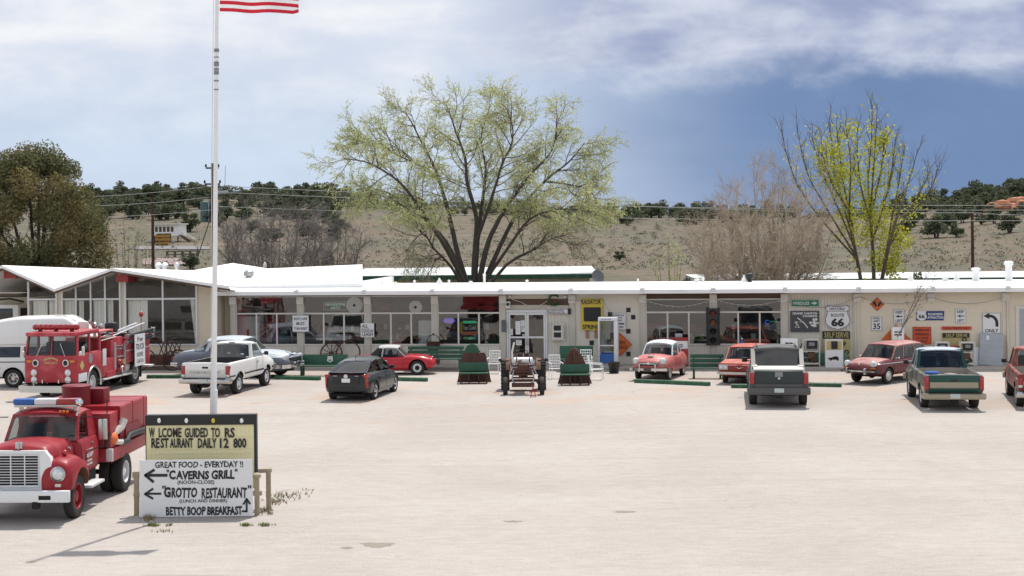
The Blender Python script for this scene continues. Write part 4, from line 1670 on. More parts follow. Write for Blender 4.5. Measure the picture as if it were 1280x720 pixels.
hs = House(av, 'paint_pewter', 1.35, .62, -1.05, -1.20, 1.19, 1.21, 1.87, w - .12, w - .13, w - .24, [(.40, .36, .09), (.80, .84, .10)], crown=.05, bulge=.12, rbulge=.02, glass='tinted', pil=.13, zr_r=1.85)
for sx in (-1, 1):                          # sloping sails behind the cab
    q = MB()
    q.prism([(-1.05, 1.88), (-1.22, 1.20), (-1.95, 1.20), (-1.75, 1.34)], 'yz', sx * (w - .245), sx * (w - .10))
    q.build('sail_panel', 'paint_pewter', av)
q = MB()
q.bx(-.84, .84, -2.70, -1.24, 1.255, 1.31, .02)
q.bx(-.87, -.70, -1.9, -1.3, 1.30, 1.36, .02)
q.bx(.70, .87, -1.9, -1.3, 1.30, 1.36, .02)
q.build('bed_cover', 'off_white', av)
bk = MB()
A, T = hs.B(1.0), hs.T(1.0)
bk.add([(-A.x, A.y - .03, A.z + .02), (A.x, A.y - .03, A.z + .02), (A.x, A.y - .03, A.z + .10), (-A.x, A.y - .03, A.z + .10)], [(0, 1, 2, 3)])
bk.sweep([(-T.x - .01, T.y - .02, T.z - .0), (0, T.y - .05, T.z + .045), (T.x + .01, T.y - .02, T.z)], .10, .10)
bk.build('cab_back', 'paint_pewter', av)
tg = bxo('tailgate', 'paint_slate', av, -.80, .80, -2.84, -2.77, .82, 1.255, .015)
bxo('tailgate_handle', 'grey', tg, -.13, .13, -2.855, -2.84, 1.06, 1.22, .01)
bxo('emblem', 'off_white', tg, -.03, .04, -2.853, -2.84, .98, 1.04)
bxo('trim_panel', 'paint_pewter', tg, -.80, .80, -2.852, -2.8405, .67, .815, .01)
for sx in (-1, 1):
    bxo('tail_light', 'tail_red', av, sx * .815, sx * .985, -2.86, -2.66, .82, 1.20, .03)
q = MB()
q.sweep(arc_path(w - .02, -2.93, .58, .06, 12, .3), .16, .24)
bu = q.build('rear_bumper', 'paint_pewter', av)
bxo('licence_plate', 'plate', bu, -.16, .16, -3.03, -3.01, .55, .69)
q = MB()
q.bx(-.12, .12, -3.0, -2.6, .36, .46, .02)
q.build('tow_hitch', 'dark', av)
doors(b, av, 'paint_pewter', .16, 1.22, .62, 1.19, 'black')
doors(b, av, 'paint_pewter', -.95, .12, .62, 1.19, 'black')
mirror(av, w - .12, .98, 1.32, 'black', .20, .17, .10)
q = MB()
q.sweep(arc_path(w - .06, 2.80, .62, .16, 12, .2), .12, .3)
q.build('front_bumper', 'paint_pewter', av)
for sx in (-1, 1):
    bxo('headlight', 'lens', av, sx * .66, sx * .93, 2.66, 2.76, .82, .98, .02)
    bxo('roof_rail', 'black', av, sx * .66, sx * .70, -.9, .5, 1.915, 1.955, .01)
for y in (ya, yb):
    for sx in (-1, 1):
        wheel(av, sx * (w - .15), y, r, .27, 'alloy')
underside(av, -2.6, 2.5, .6, .40, ((ya, r), (yb, r)))
put(av, 972.5, 505.8, (0, -1.74), 7.5)

# ------------------------------------------------------------------ dark hatchback
hb = empty('hatchback_car', label='dark charcoal hatchback parked in front of the red convertible', cat='car')
w, r = .88, .325
ya, yb = -1.32, 1.38
b = Body([(-2.2, .38, .98, w - .05, w - .14, .74), (-1.9, .28, 1.03, w - .01, w - .12, .76), (-1.2, .20, 1.02, w, w - .12, .78), (0, .18, .96, w, w - .12, .72), (.9, .18, .93, w, w - .14, .70), (1.5, .19, .84, w - .01, w - .20, .66), (2.05, .22, .70, w - .06, w - .26, .58), (2.28, .28, .56, w - .16, w - .34, .48)],
         rf=.55, rr=.40, kf=.30, kr=.16, crown=.03, rs=.14, rt=.10, tuck=.06)
mb = MB()
b.into(mb, 46)
bo = mb.build('body', ['paint_charcoal', 'dark'], hb)
cut = MB()
arch_cut(cut, ya, .37, w, .335)
arch_cut(cut, yb, .37, w, .335)
carve(bo, cut, ['paint_charcoal', 'dark'])
hs = House(hb, 'paint_charcoal', 1.22, .30, -1.05, -2.05, .93, 1.03, 1.43, w - .13, w - .16, w - .27, [(.42, .50, .06), (.72, .95, .07)], crown=.05, bulge=.16, rbulge=.12, glass='tinted', pil=.08, wrr=w - .31, zr_r=1.37)
for (y0, y1) in ((-.92, -.02), (.02, 1.06)):
    doors(b, hb, 'paint_charcoal', y0, y1, .34, .93, 'black')
q = MB()                                    # rear spoiler strip, lower black valance, lamps
q.sweep(arc_path(.66, -2.16, 1.045, .06, 10), .10, .035)
q.build('spoiler', 'paint_charcoal', hb)
q = MB()
q.sweep(arc_path(.72, -2.21, .45, .10, 10, .2), .05, .16)
q.build('rear_valance', 'black', hb)
q = MB()
q.box((0, -2.225, .80), (1.02, .03, .30), bev=.012)
hp = q.build('hatch_panel', 'black', hb)
bxo('licence_plate', 'sign_white', hp, -.155, .155, -2.255, -2.24, .70, .84)
q = MB()
q.lathe([(.075, 0), (.05, .012), (.001, .012)], 'y', (0, -2.262, .92), 14)
q.build('emblem', 'chrome', hp)
q = MB()
text_into(q, 'HYBRID', .15, .03, -.40, -2.243, .93, .003, .01)
q.build('lettering', 'alu', hp, fix=False)
q = MB()
text_into(q, 'PRIUS', .13, .03, .40, -2.243, .93, .003, .01)
q.build('lettering', 'alu', hp, fix=False)
for sx in (-1, 1):
    q = MB()
    b.patch(q, sx, -2.195, -1.96, .88, .985, .010, ny=6, nz=4)
    b.patch(q, sx, -2.195, -2.11, .50, .88, .010, ny=4, nz=5)
    q.prism([(sx * .60, .99), (sx * .79, .98), (sx * .765, .50), (sx * .735, .50), (sx * .70, .88), (sx * .60, .95)], 'xz', -2.222, -2.19)
    q.build('tail_light', 'tail_red', hb)
    bxo('headlight', 'lens', hb, sx * .52, sx * .72, 2.0, 2.08, .58, .68, .03)
q = MB()
q.lathe([(.02, 0), (.012, .06), (.004, .10)], 'z', (0, -1.0, 1.46), 8)
q.build('antenna', 'black', hb)
mirror(hb, w - .13, .82, 1.02, 'paint_charcoal', .17, .14, .06)
for y in (ya, yb):
    for sx in (-1, 1):
        wheel(hb, sx * (w - .12), y, r, .21, 'alloy')
underside(hb, -2.0, 2.0, .55, .17, ((ya, r), (yb, r)))
put(hb, 467.0, 499.3, (.76, -1.32), 11.0)

# ------------------------------------------------------------------ red open two-seater with its pale hood up
cv = empty('convertible_car', label='small bright red two seat convertible with a pale fabric top beside a long green bench', cat='car')
w, r = .74, .305
ya, yb = -.98, 1.10
b = Body([(-1.88, .40, .70, w - .16, w - .24, .58), (-1.5, .26, .78, w - .02, w - .12, .62), (-.95, .22, .81, w, w - .09, .62), (-.3, .20, .76, w, w - .08, .60), (.35, .20, .78, w, w - .09, .60), (.75, .22, .82, w, w - .10, .64), (1.2, .24, .80, w, w - .12, .66), (1.65, .28, .70, w - .05, w - .18, .60), (1.90, .38, .56, w - .18, w - .32, .50)],
         rf=.35, rr=.35, kf=.22, kr=.18, crown=.025, rs=.16, rt=.12, tuck=.08)
mb = MB()
b.into(mb, 46)
bo = mb.build('body', ['paint_scarlet', 'dark'], cv)
cut = MB()
arch_cut(cut, ya, .35, w, .31)
arch_cut(cut, yb, .37, w, .31)
carve(bo, cut, ['paint_scarlet', 'dark'])
hs = House(cv, 'paint_scarlet', .62, .22, -.48, -.92, .79, .80, 1.17, w - .10, w - .16, w - .24, [(.66, .80, .06)], crown=.05, bulge=.12, rbulge=.06, glass='glass', pil=.05, roof_paint='vinyl_top', rear_glass='tinted')
for sx in (-1, 1):
    q = MB()
    q.prism([(-.42, 1.14), (-.56, 1.12), (-.95, .80), (-.55, .79)], 'yz', sx * (w - .26), sx * (w - .13))
    q.build('hood_side', 'black', cv)
doors(b, cv, 'paint_scarlet', -.40, .48, .30, .76, 'chrome')
q = MB()
q.sweep(arc_path(.52, 1.90, .55, .16, 12, .16), .05, .06)
bu = q.build('front_bumper', 'chrome', cv)
for sx in (-1, 1):
    bxo('overrider', 'black', bu, sx * .22, sx * .32, 1.89, 2.02, .44, .62, .02)
    q = MB()
    q.lathe([(.085, 0), (.08, .05), (.001, .07)], 'y', (sx * .50, 1.66, .62), 14)
    q.build('headlight', 'lens', cv)
    bxo('side_lamp', 'amber', cv, sx * .60, sx * .64, 1.58, 1.64, .50, .54)
    bxo('tail_light', 'tail_red', cv, sx * .40, sx * .52, -1.88, -1.82, .56, .64, .01)
q = MB()
q.sweep(arc_path(.55, -1.92, .50, .12, 12, .14), .05, .06)
q.build('rear_bumper', 'chrome', cv)
for y in (ya, yb):
    for sx in (-1, 1):
        wheel(cv, sx * (w - .10), y, r, .17, 'spit')
underside(cv, -1.6, 1.5, .45, .18, ((ya, r), (yb, r)))
put(cv, 521.5, 469.0, (w, yb), 90.0)

# ------------------------------------------------------------------ pontoon sedan, two greys
sn = empty('vintage_sedan', label='rounded two tone grey vintage sedan half hidden by the white pickup', cat='car')
w, r = .97, .35
ya, yb = -1.38, 1.48
b = Body([(-2.55, .42, .82, w - .20, w - .34, .66), (-2.2, .32, .95, w - .06, w - .24, .74), (-1.4, .28, 1.05, w, w - .16, .80), (-.6, .26, 1.06, w, w - .12, .82), (.8, .26, 1.06, w, w - .12, .82), (1.3, .28, 1.06, w, w - .15, .84), (2.0, .30, 1.0, w - .03, w - .20, .80), (2.45, .36, .88, w - .12, w - .32, .74), (2.58, .42, .78, w - .2, w - .4, .66)],
         rf=.4, rr=.5, kf=.18, kr=.25, crown=.06, rs=.22, rt=.18, tuck=.10)
mb = MB()
b.into(mb, 48)
bo = mb.build('body', ['paint_greyblue', 'dark'], sn)
cut = MB()
arch_cut(cut, yb, .40, w, .36)
arch_cut(cut, ya, .36, w, .30)
carve(bo, cut, ['paint_greyblue', 'dark'])
q = MB()                                    # pale upper decks: hood and fenders tops
b.lid(q, 1.02, 2.52, lambda y: (b.par(y)[3]) * .98, .006, 10, 12)
q.build('hood', 'paint_palegrey', sn, fix=False)
q = MB()
b.lid(q, -2.4, -1.35, lambda y: (b.par(y)[3]) * .80, .006, 8, 10)
q.build('trunk_lid', 'paint_palegrey', sn, fix=False)
for sx in (-1, 1):
    q = MB()
    b.patch(q, sx, 1.0, 2.45, .86, .93, .007, ny=12, nz=3, top=lambda y: b.par(y)[1] - .02)
    q.build('fender_top', 'paint_palegrey', sn, fix=False)
hs = House(sn, 'paint_palegrey', 1.02, .48, -.92, -1.62, 1.05, 1.03, 1.55, w - .17, w - .24, w - .30, [(.40, .46, .06), (.74, .90, .16)], crown=.10, bulge=.16, rbulge=.14, glass='glass', pil=.09, wrr=w - .36, zr_r=1.50)
doors(b, sn, 'paint_greyblue', -.10, .95, .38, .98, 'chrome')
doors(b, sn, 'paint_greyblue', -1.0, -.13, .38, .98, 'chrome')
q = MB()
q.sweep(arc_path(.90, 2.66, .50, .22, 14, .3), .09, .15)
bu = q.build('front_bumper', 'chrome', sn)
for sx in (-1, 1):
    bxo('bumper_guard', 'chrome', bu, sx * .30, sx * .40, 2.62, 2.78, .44, .68, .03)
    q = MB()
    q.lathe([(.12, -.05), (.125, .04), (.10, .07), (.001, .09)], 'y', (sx * .66, 2.44, .84), 16)
    q.build('headlight', 'lens', sn)
    bxo('tail_light', 'tail_red', sn, sx * .62, sx * .72, -2.5, -2.38, .66, .78, .02)
q = MB()
q.m = 0
for k in range(3):
    q.sweep(arc_path(.52 - .03 * k, 2.60 - .01 * k, .66 + .075 * k, .07, 10), .05, .035)
q.m = 1
q.box((0, 2.54, .74), (1.0, .08, .22), bev=.03)
q.build('grille', ['chrome', 'black'], sn)
q = MB()
q.box((0, 2.30, 1.045), (.05, .34, .05), rx=R(-10), bev=.02)
q.box((0, 2.42, 1.05), (.30, .08, .03), bev=.01)
q.build('hood_ornament', 'chrome', sn)
q = MB()
q.sweep(arc_path(.88, -2.64, .50, .22, 14, .3), .09, .14)
q.build('rear_bumper', 'chrome', sn)
for y in (ya, yb):
    for sx in (-1, 1):
        wheel(sn, sx * (w - .16), y, r, .19, 'hubcap')
underside(sn, -2.2, 2.2, .6, .24, ((ya, r), (yb, r)))
put(sn, 322.0, 473.0, (.85, yb), 110.0)
sn.scale = (1.02, 1.10, 1.02)

# ------------------------------------------------------------------ pink and white little coupe
mt = empty('compact_car', label='small pink vintage coupe with a pale roof before the red gas pump', cat='car')
w, r = .76, .30
ya, yb = -1.05, 1.12
b = Body([(-1.85, .42, .84, w - .16, w - .26, .64), (-1.4, .34, .96, w - .02, w - .16, .68), (-.9, .30, 1.0, w, w - .10, .70), (-.3, .28, .90, w, w - .10, .66), (.45, .28, .93, w, w - .10, .70), (.85, .30, .97, w, w - .13, .76), (1.4, .34, .93, w - .02, w - .17, .74), (1.75, .40, .80, w - .08, w - .24, .66), (1.86, .44, .72, w - .14, w - .3, .6)],
         rf=.35, rr=.4, kf=.16, kr=.2, crown=.05, rs=.20, rt=.18, tuck=.08)
mb = MB()
b.into(mb, 46)
bo = mb.build('body', ['paint_pink', 'dark'], mt)
cut = MB()
arch_cut(cut, yb, .33, w, .24, flat=.8)
arch_cut(cut, ya, .33, w, .24, flat=.8)
carve(bo, cut, ['paint_pink', 'dark'])
hs = House(mt, 'paint_paleblue', .55, .20, -.72, -1.05, .95, .93, 1.40, w - .12, w - .16, w - .20, [(.62, .80, .10)], crown=.08, bulge=.12, rbulge=.10, glass='glass', pil=.06, roof_paint='paint_paleblue', th=.09)
for sx in (-1, 1):
    q = MB()
    b.patch(q, sx, -1.75, 1.72, .50, .56, .012, ny=24, nz=3)
    q.build('side_band', 'paint_pink', mt, fix=False)
doors(b, mt, 'paint_pinkred', -.42, .45, .36, .88, 'chrome')
q = MB()
q.sweep(arc_path(.74, 1.98, .48, .10, 14, .22), .07, .10)
bu = q.build('front_bumper', 'chrome', mt)
for sx in (-1, 1):
    bxo('bumper_guard', 'chrome', bu, sx * .30, sx * .36, 1.96, 2.06, .38, .68, .02)
    q = MB()
    q.lathe([(.125, -.12), (.13, .02), (.11, .05), (.001, .08)], 'y', (sx * .56, 1.76, .80), 16)
    q.build('headlight', 'lens', mt)
    bxo('tail_light', 'tail_red', mt, sx * .52, sx * .62, -1.84, -1.74, .62, .72, .02)
bxo('licence_plate', 'old_wood', bu, -.15, .15, 2.025, 2.04, .40, .55)
q = MB()
q.m = 1
q.box((0, 1.80, .68), (.84, .14, .15), bev=.05)
q.m = 0
q.box((0, 1.865, .70), (.80, .05, .035), bev=.01)
q.sph((0, 1.88, .70), (.07, .03, .06), 10)
q.build('grille', ['chrome', 'black'], mt)
q = MB()
q.box((0, 1.50, 1.0), (.22, .16, .04), rx=R(-12), bev=.015)
q.build('hood_ornament', 'chrome', mt)
q = MB()
b.lid(q, .62, 1.66, .46, .008, 8, 10)
q.build('hood', 'paint_pink', mt, fix=False)
for sx in (-1, 1):
    bxo('script_badge', 'chrome', mt, sx * (w + .004), sx * (w + .012), -.25, .25, .80, .83)
q = MB()
q.sweep(arc_path(.70, -1.95, .46, .10, 14, .2), .07, .10)
q.build('rear_bumper', 'chrome', mt)
for y in (ya, yb):
    for sx in (-1, 1):
        wheel(mt, sx * (w - .13), y, r, .15, 'whitewall')
underside(mt, -1.6, 1.6, .45, .26, ((ya, r), (yb, r)))
put(mt, 817.0, 474.5, (0, yb), 201.0)

# ------------------------------------------------------------------ salmon compact sedan
cr = empty('compact_car', label='faded salmon and brick red compact sedan half hidden by the dark grey pickup', cat='car')
w, r = .85, .32
ya, yb = -1.32, 1.42
b = Body([(-2.28, .36, .84, w - .03, w - .10, .72), (-1.6, .28, .88, w, w - .06, .76), (-.6, .26, .88, w, w - .05, .78), (.9, .26, .88, w, w - .05, .78), (1.5, .28, .86, w, w - .05, .78), (2.2, .32, .80, w - .01, w - .06, .74), (2.32, .36, .76, w - .02, w - .08, .72)],
         rf=.2, rr=.2, kf=.06, kr=.08, crown=.02, rs=.06, rt=.05, tuck=.12)
mb = MB()
b.into(mb, 44)
bo = mb.build('body', ['paint_brick', 'dark'], cr)
cut = MB()
arch_cut(cut, yb, .36, w, .33)
arch_cut(cut, ya, .36, w, .33)
carve(bo, cut, ['paint_brick', 'dark'])
q = MB()
b.lid(q, 1.0, 2.31, lambda y: b.par(y)[3] - .01, .008, 8, 12)
q.build('hood', 'paint_salmon', cr, fix=False)
q = MB()
b.lid(q, -2.2, -1.2, lambda y: b.par(y)[3] - .01, .008, 8, 12)
q.build('trunk_lid', 'paint_salmon', cr, fix=False)
hs = House(cr, 'paint_brick', 1.0, .50, -.95, -1.35, .89, .89, 1.36, w - .07, w - .08, w - .15, [(.38, .42, .06), (.70, .74, .06)], crown=.03, bulge=.14, rbulge=.14, glass='glass', pil=.06, roof_paint='paint_salmon')
doors(b, cr, 'paint_brick', -.12, .92, .34, .86, 'chrome')
doors(b, cr, 'paint_brick', -.95, -.15, .34, .86, 'chrome')
q = MB()
for sx in (-1, 1):
    b.patch(q, sx, -2.2, 2.28, .78, .83, .012, ny=20, nz=2)
q.sweep(arc_path(w - .04, 2.33, .815, .02, 10), .04, .05)
q.build('waist_trim', 'paint_salmon', cr, fix=False)
q = MB()
q.sweep(arc_path(w - .02, 2.42, .46, .10, 14, .25), .08, .10)
q.build('front_bumper', 'dull_chrome', cr)
q = MB()
q.sweep(arc_path(w - .02, -2.40, .46, .10, 14, .25), .08, .10)
q.build('rear_bumper', 'dull_chrome', cr)
for sx in (-1, 1):
    q = MB()
    q.box((sx * .62, 2.32, .68), (.36, .05, .19), bev=.07)
    hl = q.build('headlight', 'dull_chrome', cr)
    q = MB()
    for dx in (-.085, .085):
        q.lathe([(.075, 0), (.06, .02), (.001, .03)], 'y', (sx * .62 + dx, 2.345, .68), 14)
    q.build('lens', 'lens', hl)
    bxo('tail_light', 'tail_red', cr, sx * .5, sx * .6, -2.31, -2.27, .62, .72, .02)
q = MB()
q.prism([(-.20, .70), (0, .66), (.20, .70), (.06, .655), (0, .63), (-.06, .655)], 'xz', 2.32, 2.345)
q.build('emblem', 'chrome', cr)
for y in (ya, yb):
    for sx in (-1, 1):
        wheel(cr, sx * (w - .14), y, r, .17, 'hubcap')
underside(cr, -2.0, 2.0, .5, .24, ((ya, r), (yb, r)))
put(cr, 906.5, 478.0, (.72, yb), 198.0)

# ------------------------------------------------------------------ maroon square-back wagon
wg = empty('station_wagon', label='maroon squareback wagon with a faded pink hood and roof', cat='car')
w, r = .80, .315
ya, yb = -1.22, 1.18
b = Body([(-2.12, .42, .90, w - .06, w - .14, .70), (-1.6, .34, .94, w, w - .08, .74), (-.6, .32, .94, w, w - .07, .76), (.7, .32, .93, w, w - .07, .76), (1.15, .32, .92, w, w - .10, .76), (1.7, .36, .85, w - .02, w - .14, .72), (2.05, .42, .74, w - .08, w - .22, .64), (2.14, .46, .66, w - .14, w - .3, .58)],
         rf=.4, rr=.25, kf=.14, kr=.10, crown=.045, rs=.14, rt=.12, tuck=.10)
mb = MB()
b.into(mb, 46)
bo = mb.build('body', ['paint_maroon', 'dark'], wg)
cut = MB()
arch_cut(cut, yb, .36, w, .32)
arch_cut(cut, ya, .36, w, .32)
carve(bo, cut, ['paint_maroon', 'dark'])
q = MB()
b.lid(q, .92, 1.98, lambda y: b.par(y)[3] - .06, .008, 10, 12)
q.build('hood', 'paint_maroon_faded', wg, fix=False)
hs = House(wg, 'paint_maroon', .90, .42, -1.55, -1.95, .94, .95, 1.46, w - .08, w - .10, w - .18, [(.30, .27, .05), (.64, .62, .05)], crown=.05, bulge=.12, rbulge=.05, glass='dim_glass', pil=.06, roof_paint='paint_maroon_faded')
doors(b, wg, 'paint_maroon', -.08, .84, .42, .92, 'chrome')
for sx in (-1, 1):
    q = MB()
    b.patch(q, sx, -2.0, 1.95, .785, .81, .010, ny=22, nz=1)
    q.build('waist_trim', 'dull_chrome', wg, fix=False)
q = MB()
q.sweep(arc_path(.76, 2.24, .52, .12, 14, .26), .08, .10)
bu = q.build('front_bumper', 'black', wg)
q = MB()
q.sweep(arc_path(.74, 2.285, .535, .12, 14), .02, .05)
q.build('chrome_strip', 'chrome', bu)
for sx in (-1, 1):
    bxo('bumper_guard', 'dull_chrome', bu, sx * .36, sx * .43, 2.2, 2.36, .42, .66, .025)
    q = MB()
    q.lathe([(.115, -.12), (.12, .02), (.10, .05), (.001, .07)], 'y', (sx * .58, 2.02, .80), 16)
    q.build('headlight', 'lens', wg)
    q = MB()
    q.box((sx * .62, 2.10, .65), (.2, .05, .05), bev=.015)
    q.build('turn_signal', 'amber', wg)
    bxo('tail_light', 'tail_red', wg, sx * .58, sx * .68, -2.13, -2.04, .60, .86, .02)
q = MB()
q.sweep(arc_path(.74, -2.22, .52, .10, 14, .26), .08, .10)
q.build('rear_bumper', 'black', wg)
q = MB()
q.lathe([(.05, 0), (.03, .01)], 'y', (0, 2.10, .80), 12)
q.build('emblem', 'chrome', wg)
mirror(wg, w - .06, .62, .98, 'chrome', .10, .08, .06)
for y in (ya, yb):
    for sx in (-1, 1):
        wheel(wg, sx * (w - .12), y, r, .17, 'hubcap')
underside(wg, -1.9, 1.8, .45, .30, ((ya, r), (yb, r)))
put(wg, 1111.0, 480.0, (-.75, yb), 225.0)

# ------------------------------------------------------------------ white high-top van
vn = empty('camper_van', label='white high roofed camper van with dark side windows behind the red fire engine', cat='van')
w, r = 1.0, .37
ya, yb = -1.75, 1.75
b = Body([(-2.75, .45, 1.75, w - .02, w - .12, 1.15), (-1.5, .38, 1.78, w, w - .12, 1.15), (.6, .38, 1.78, w, w - .12, 1.15), (1.25, .38, 1.55, w, w - .14, 1.1), (1.75, .38, 1.18, w, w - .16, .95), (2.5, .42, 1.02, w - .03, w - .2, .85), (2.75, .46, .85, w - .10, w - .26, .75)],
         rf=.4, rr=.15, kf=.12, kr=.05, crown=.03, rs=.15, rt=.14, tuck=.06)
mb = MB()
b.into(mb, 46)
bo = mb.build('body', ['paint_white', 'dark'], vn)
cut = MB()
arch_cut(cut, ya, .45, w, .38)
arch_cut(cut, yb, .45, w, .38)
carve(bo, cut, ['paint_white', 'dark'])
ht = Body([(-2.7, 1.72, 2.62, w - .08, w - .22, 2.0), (-1.5, 1.72, 2.78, w - .06, w - .20, 2.05), (.2, 1.72, 2.80, w - .06, w - .22, 2.05), (.75, 1.72, 2.52, w - .08, w - .26, 1.95), (1.25, 1.66, 1.98, w - .12, w - .24, 1.82), (1.45, 1.60, 1.72, w - .2, w - .3, 1.66)], rf=.2, rr=.2, kf=.1, kr=.08, crown=.05, rs=.15, rt=.15, tuck=.0, zr=.03)
mb = MB()
ht.into(mb, 40)
ho = mb.build('high_roof', 'paint_white', vn)
for sx in (-1, 1):
    q = MB()
    ht.patch(q, sx, -.35, .60, 2.12, 2.42, .008, rake=-.12)
    q.build('roof_window', 'tinted', vn, fix=False)
for (y0, y1) in ((-2.5, -1.45), (-1.3, -.35), (-.2, .75)):
    for sx in (-1, 1):
        q = MB()
        b.patch(q, sx, y0, y1, 1.22, 1.64, .008)
        q.build('side_window', 'tinted', vn, fix=False)
for sx in (-1, 1):
    for (s0, s1, z0) in ((-2.6, -2.25, .78), (-1.25, 1.2, .78), (-2.7, 1.2, 1.02)):
        q = MB()
        b.patch(q, sx, s0, s1, z0, z0 + .035, .009, ny=12, nz=1)
        q.build('side_stripe', 'black', vn, fix=False)
    q = MB()
    b.patch(q, sx, -2.72, 1.9, 1.68, 1.72, .012, ny=20, nz=1)
    q.build('drip_rail', 'paint_white', vn, fix=False)
q = MB()
q.add([(-.78, 1.36, 1.52), (.78, 1.36, 1.52), (.84, 1.82, 1.20), (-.84, 1.82, 1.20)], [(0, 1, 2, 3)])
q.M = Matrix.Translation((0, .0, .03))
q.build('windshield', 'tinted', vn)
doors(b, vn, 'paint_white', .55, 1.4, .5, 1.15, 'black')
for y, n in ((2.82, 'front_bumper'), (-2.84, 'rear_bumper')):
    q = MB()
    q.sweep(arc_path(.95, y, .55, .12, 12, .2), .10, .18)
    q.build(n, 'dull_chrome', vn)
for sx in (-1, 1):
    bxo('headlight', 'lens', vn, sx * .62, sx * .84, 2.66, 2.72, .72, .88, .02)
    bxo('tail_light', 'tail_red', vn, sx * .88, sx * .96, -2.77, -2.7, .8, 1.1, .02)
for y in (ya, yb):
    for sx in (-1, 1):
        wheel(vn, sx * (w - .14), y, r, .24, 'van')
underside(vn, -2.5, 2.5, .6, .34, ((ya, r), (yb, r)))
q = MB()
q.tube([(.5, -.2, 2.84), (.5, .25, 2.84), (.5, .7, 2.62)], .02, 6)
q.tube([(-.3, .2, 2.84), (-.3, .6, 2.72)], .02, 6)
q.build('roof_rail', 'alu', vn)
put(vn, 16.0, 485.0, (w, ya), 93.0)
# ------------------------------------------------------------------ cab-over fire engine (front = +Y, its left flank = -X faces the camera's right)
fe = empty('fire_engine', label='old flat fronted red fire engine with a red light bar', cat='fire engine')
w = 1.17
ya, yb, r = -2.15, 2.15, .50
q = MB()
q.bx(-w, w, 1.35, 3.60, .62, 1.68, .07)
q.bx(-w + .02, w - .02, 1.10, 1.5, .62, 1.60, .03)
cabo = q.build('cab', ['paint_fire', 'dark'], fe)
cut = MB()
arch_cut(cut, yb, .60, w, .50, deep=.5)
carve(cabo, cut, ['paint_fire', 'dark'])
q = MB()                                    # cab top: roof, pillars
RZ0, RZ1 = 1.66, 2.36
q.box((0, 2.52, 2.42), (2.22, 2.20, .16), bev=.07)
for sx in (-1, 1):
    q.add([(sx * 1.16, 3.58, RZ0), (sx * 1.05, 3.58, RZ0), (sx * 1.01, 3.46, RZ1), (sx * 1.10, 3.46, RZ1), (sx * 1.16, 3.46, RZ0), (sx * 1.05, 3.46, RZ0), (sx * 1.01, 3.36, RZ1), (sx * 1.10, 3.36, RZ1)],
          [(0, 1, 2, 3), (4, 7, 6, 5), (0, 3, 7, 4), (1, 5, 6, 2)])
    q.bx(sx * 1.16, sx * 1.08, 2.42, 2.52, RZ0, RZ1)
    q.bx(sx * 1.16, sx * 1.08, 1.44, 1.54, RZ0, RZ1)
q.add([(-.04, 3.585, RZ0), (.04, 3.585, RZ0), (.04, 3.465, RZ1), (-.04, 3.465, RZ1), (-.04, 3.5, RZ0), (.04, 3.5, RZ0), (.04, 3.4, RZ1), (-.04, 3.4, RZ1)], [(0, 1, 2, 3), (0, 3, 7, 4), (1, 5, 6, 2)])
q.build('cab_roof', 'paint_fire', fe)
for sx in (-1, 1):
    MB().poly([(sx * .06, 3.565, RZ0 + .02), (sx * 1.04, 3.565, RZ0 + .02), (sx * 1.00, 3.45, RZ1 - .03), (sx * .06, 3.45, RZ1 - .03)]).build('windshield', 'glass', fe, smooth=False)
    f = MB()
    for a, b in (((.05, RZ0), (1.06, RZ0)), ((1.06, RZ0), (1.02, RZ1)), ((1.02, RZ1), (.05, RZ1)), ((.05, RZ1), (.05, RZ0))):
        def yz(z):
            return 3.592 - .12 * (z - RZ0) / (RZ1 - RZ0)
        f.tube([(sx * a[0], yz(a[1]), a[1]), (sx * b[0], yz(b[1]), b[1])], .022, 5)
    f.build('window_rubber', 'black', fe)
    f = MB()
    f.tube([(sx * .62, 3.62, RZ0 - .05), (sx * .40, 3.57, RZ0 + .42)], .012, 4)
    f.build('wiper', 'alu', fe)
    MB().poly([(sx * 1.13, 2.53, RZ0 + .02), (sx * 1.13, 3.44, RZ0 + .02), (sx * 1.10, 3.36, RZ1 - .02), (sx * 1.10, 2.53, RZ1 - .02)]).build('side_window', 'glass', fe, smooth=False)
q = MB()
q.bx(-1.05, 1.05, 1.5, 3.40, 1.66, 1.68)
q.box((-.5, 2.0, 1.80), (.8, .6, .5), bev=.08)
q.box((.5, 2.0, 1.80), (.8, .6, .5), bev=.08)
q.build('seat', 'cabin', fe)
q = MB()
q.tube([(.5 + .24 * math.cos(a), 2.85 + .20 * math.sin(a), 1.84 + .10 * math.sin(a)) for a in [k * math.pi / 8 for k in range(17)]], .016, 5, cap=False)
q.build('steering_wheel', 'black', fe)
# light bar
q = MB()
q.lathe([(.02, -1.02), (.085, -1.0), (.10, -.95), (.10, .95), (.085, 1.0), (.02, 1.02)], 'x', (0, 3.12, 2.66), 12)
for k in range(9):
    q.box((-.88 + k * .22, 3.12, 2.66), (.03, .215, .215), bev=.02)
lb = q.build('light_bar', 'tail_red', fe)
for sx in (-.7, 0, .7):
    bxo('bracket', 'black', lb, sx - .06, sx + .06, 3.05, 3.2, 2.49, 2.58)
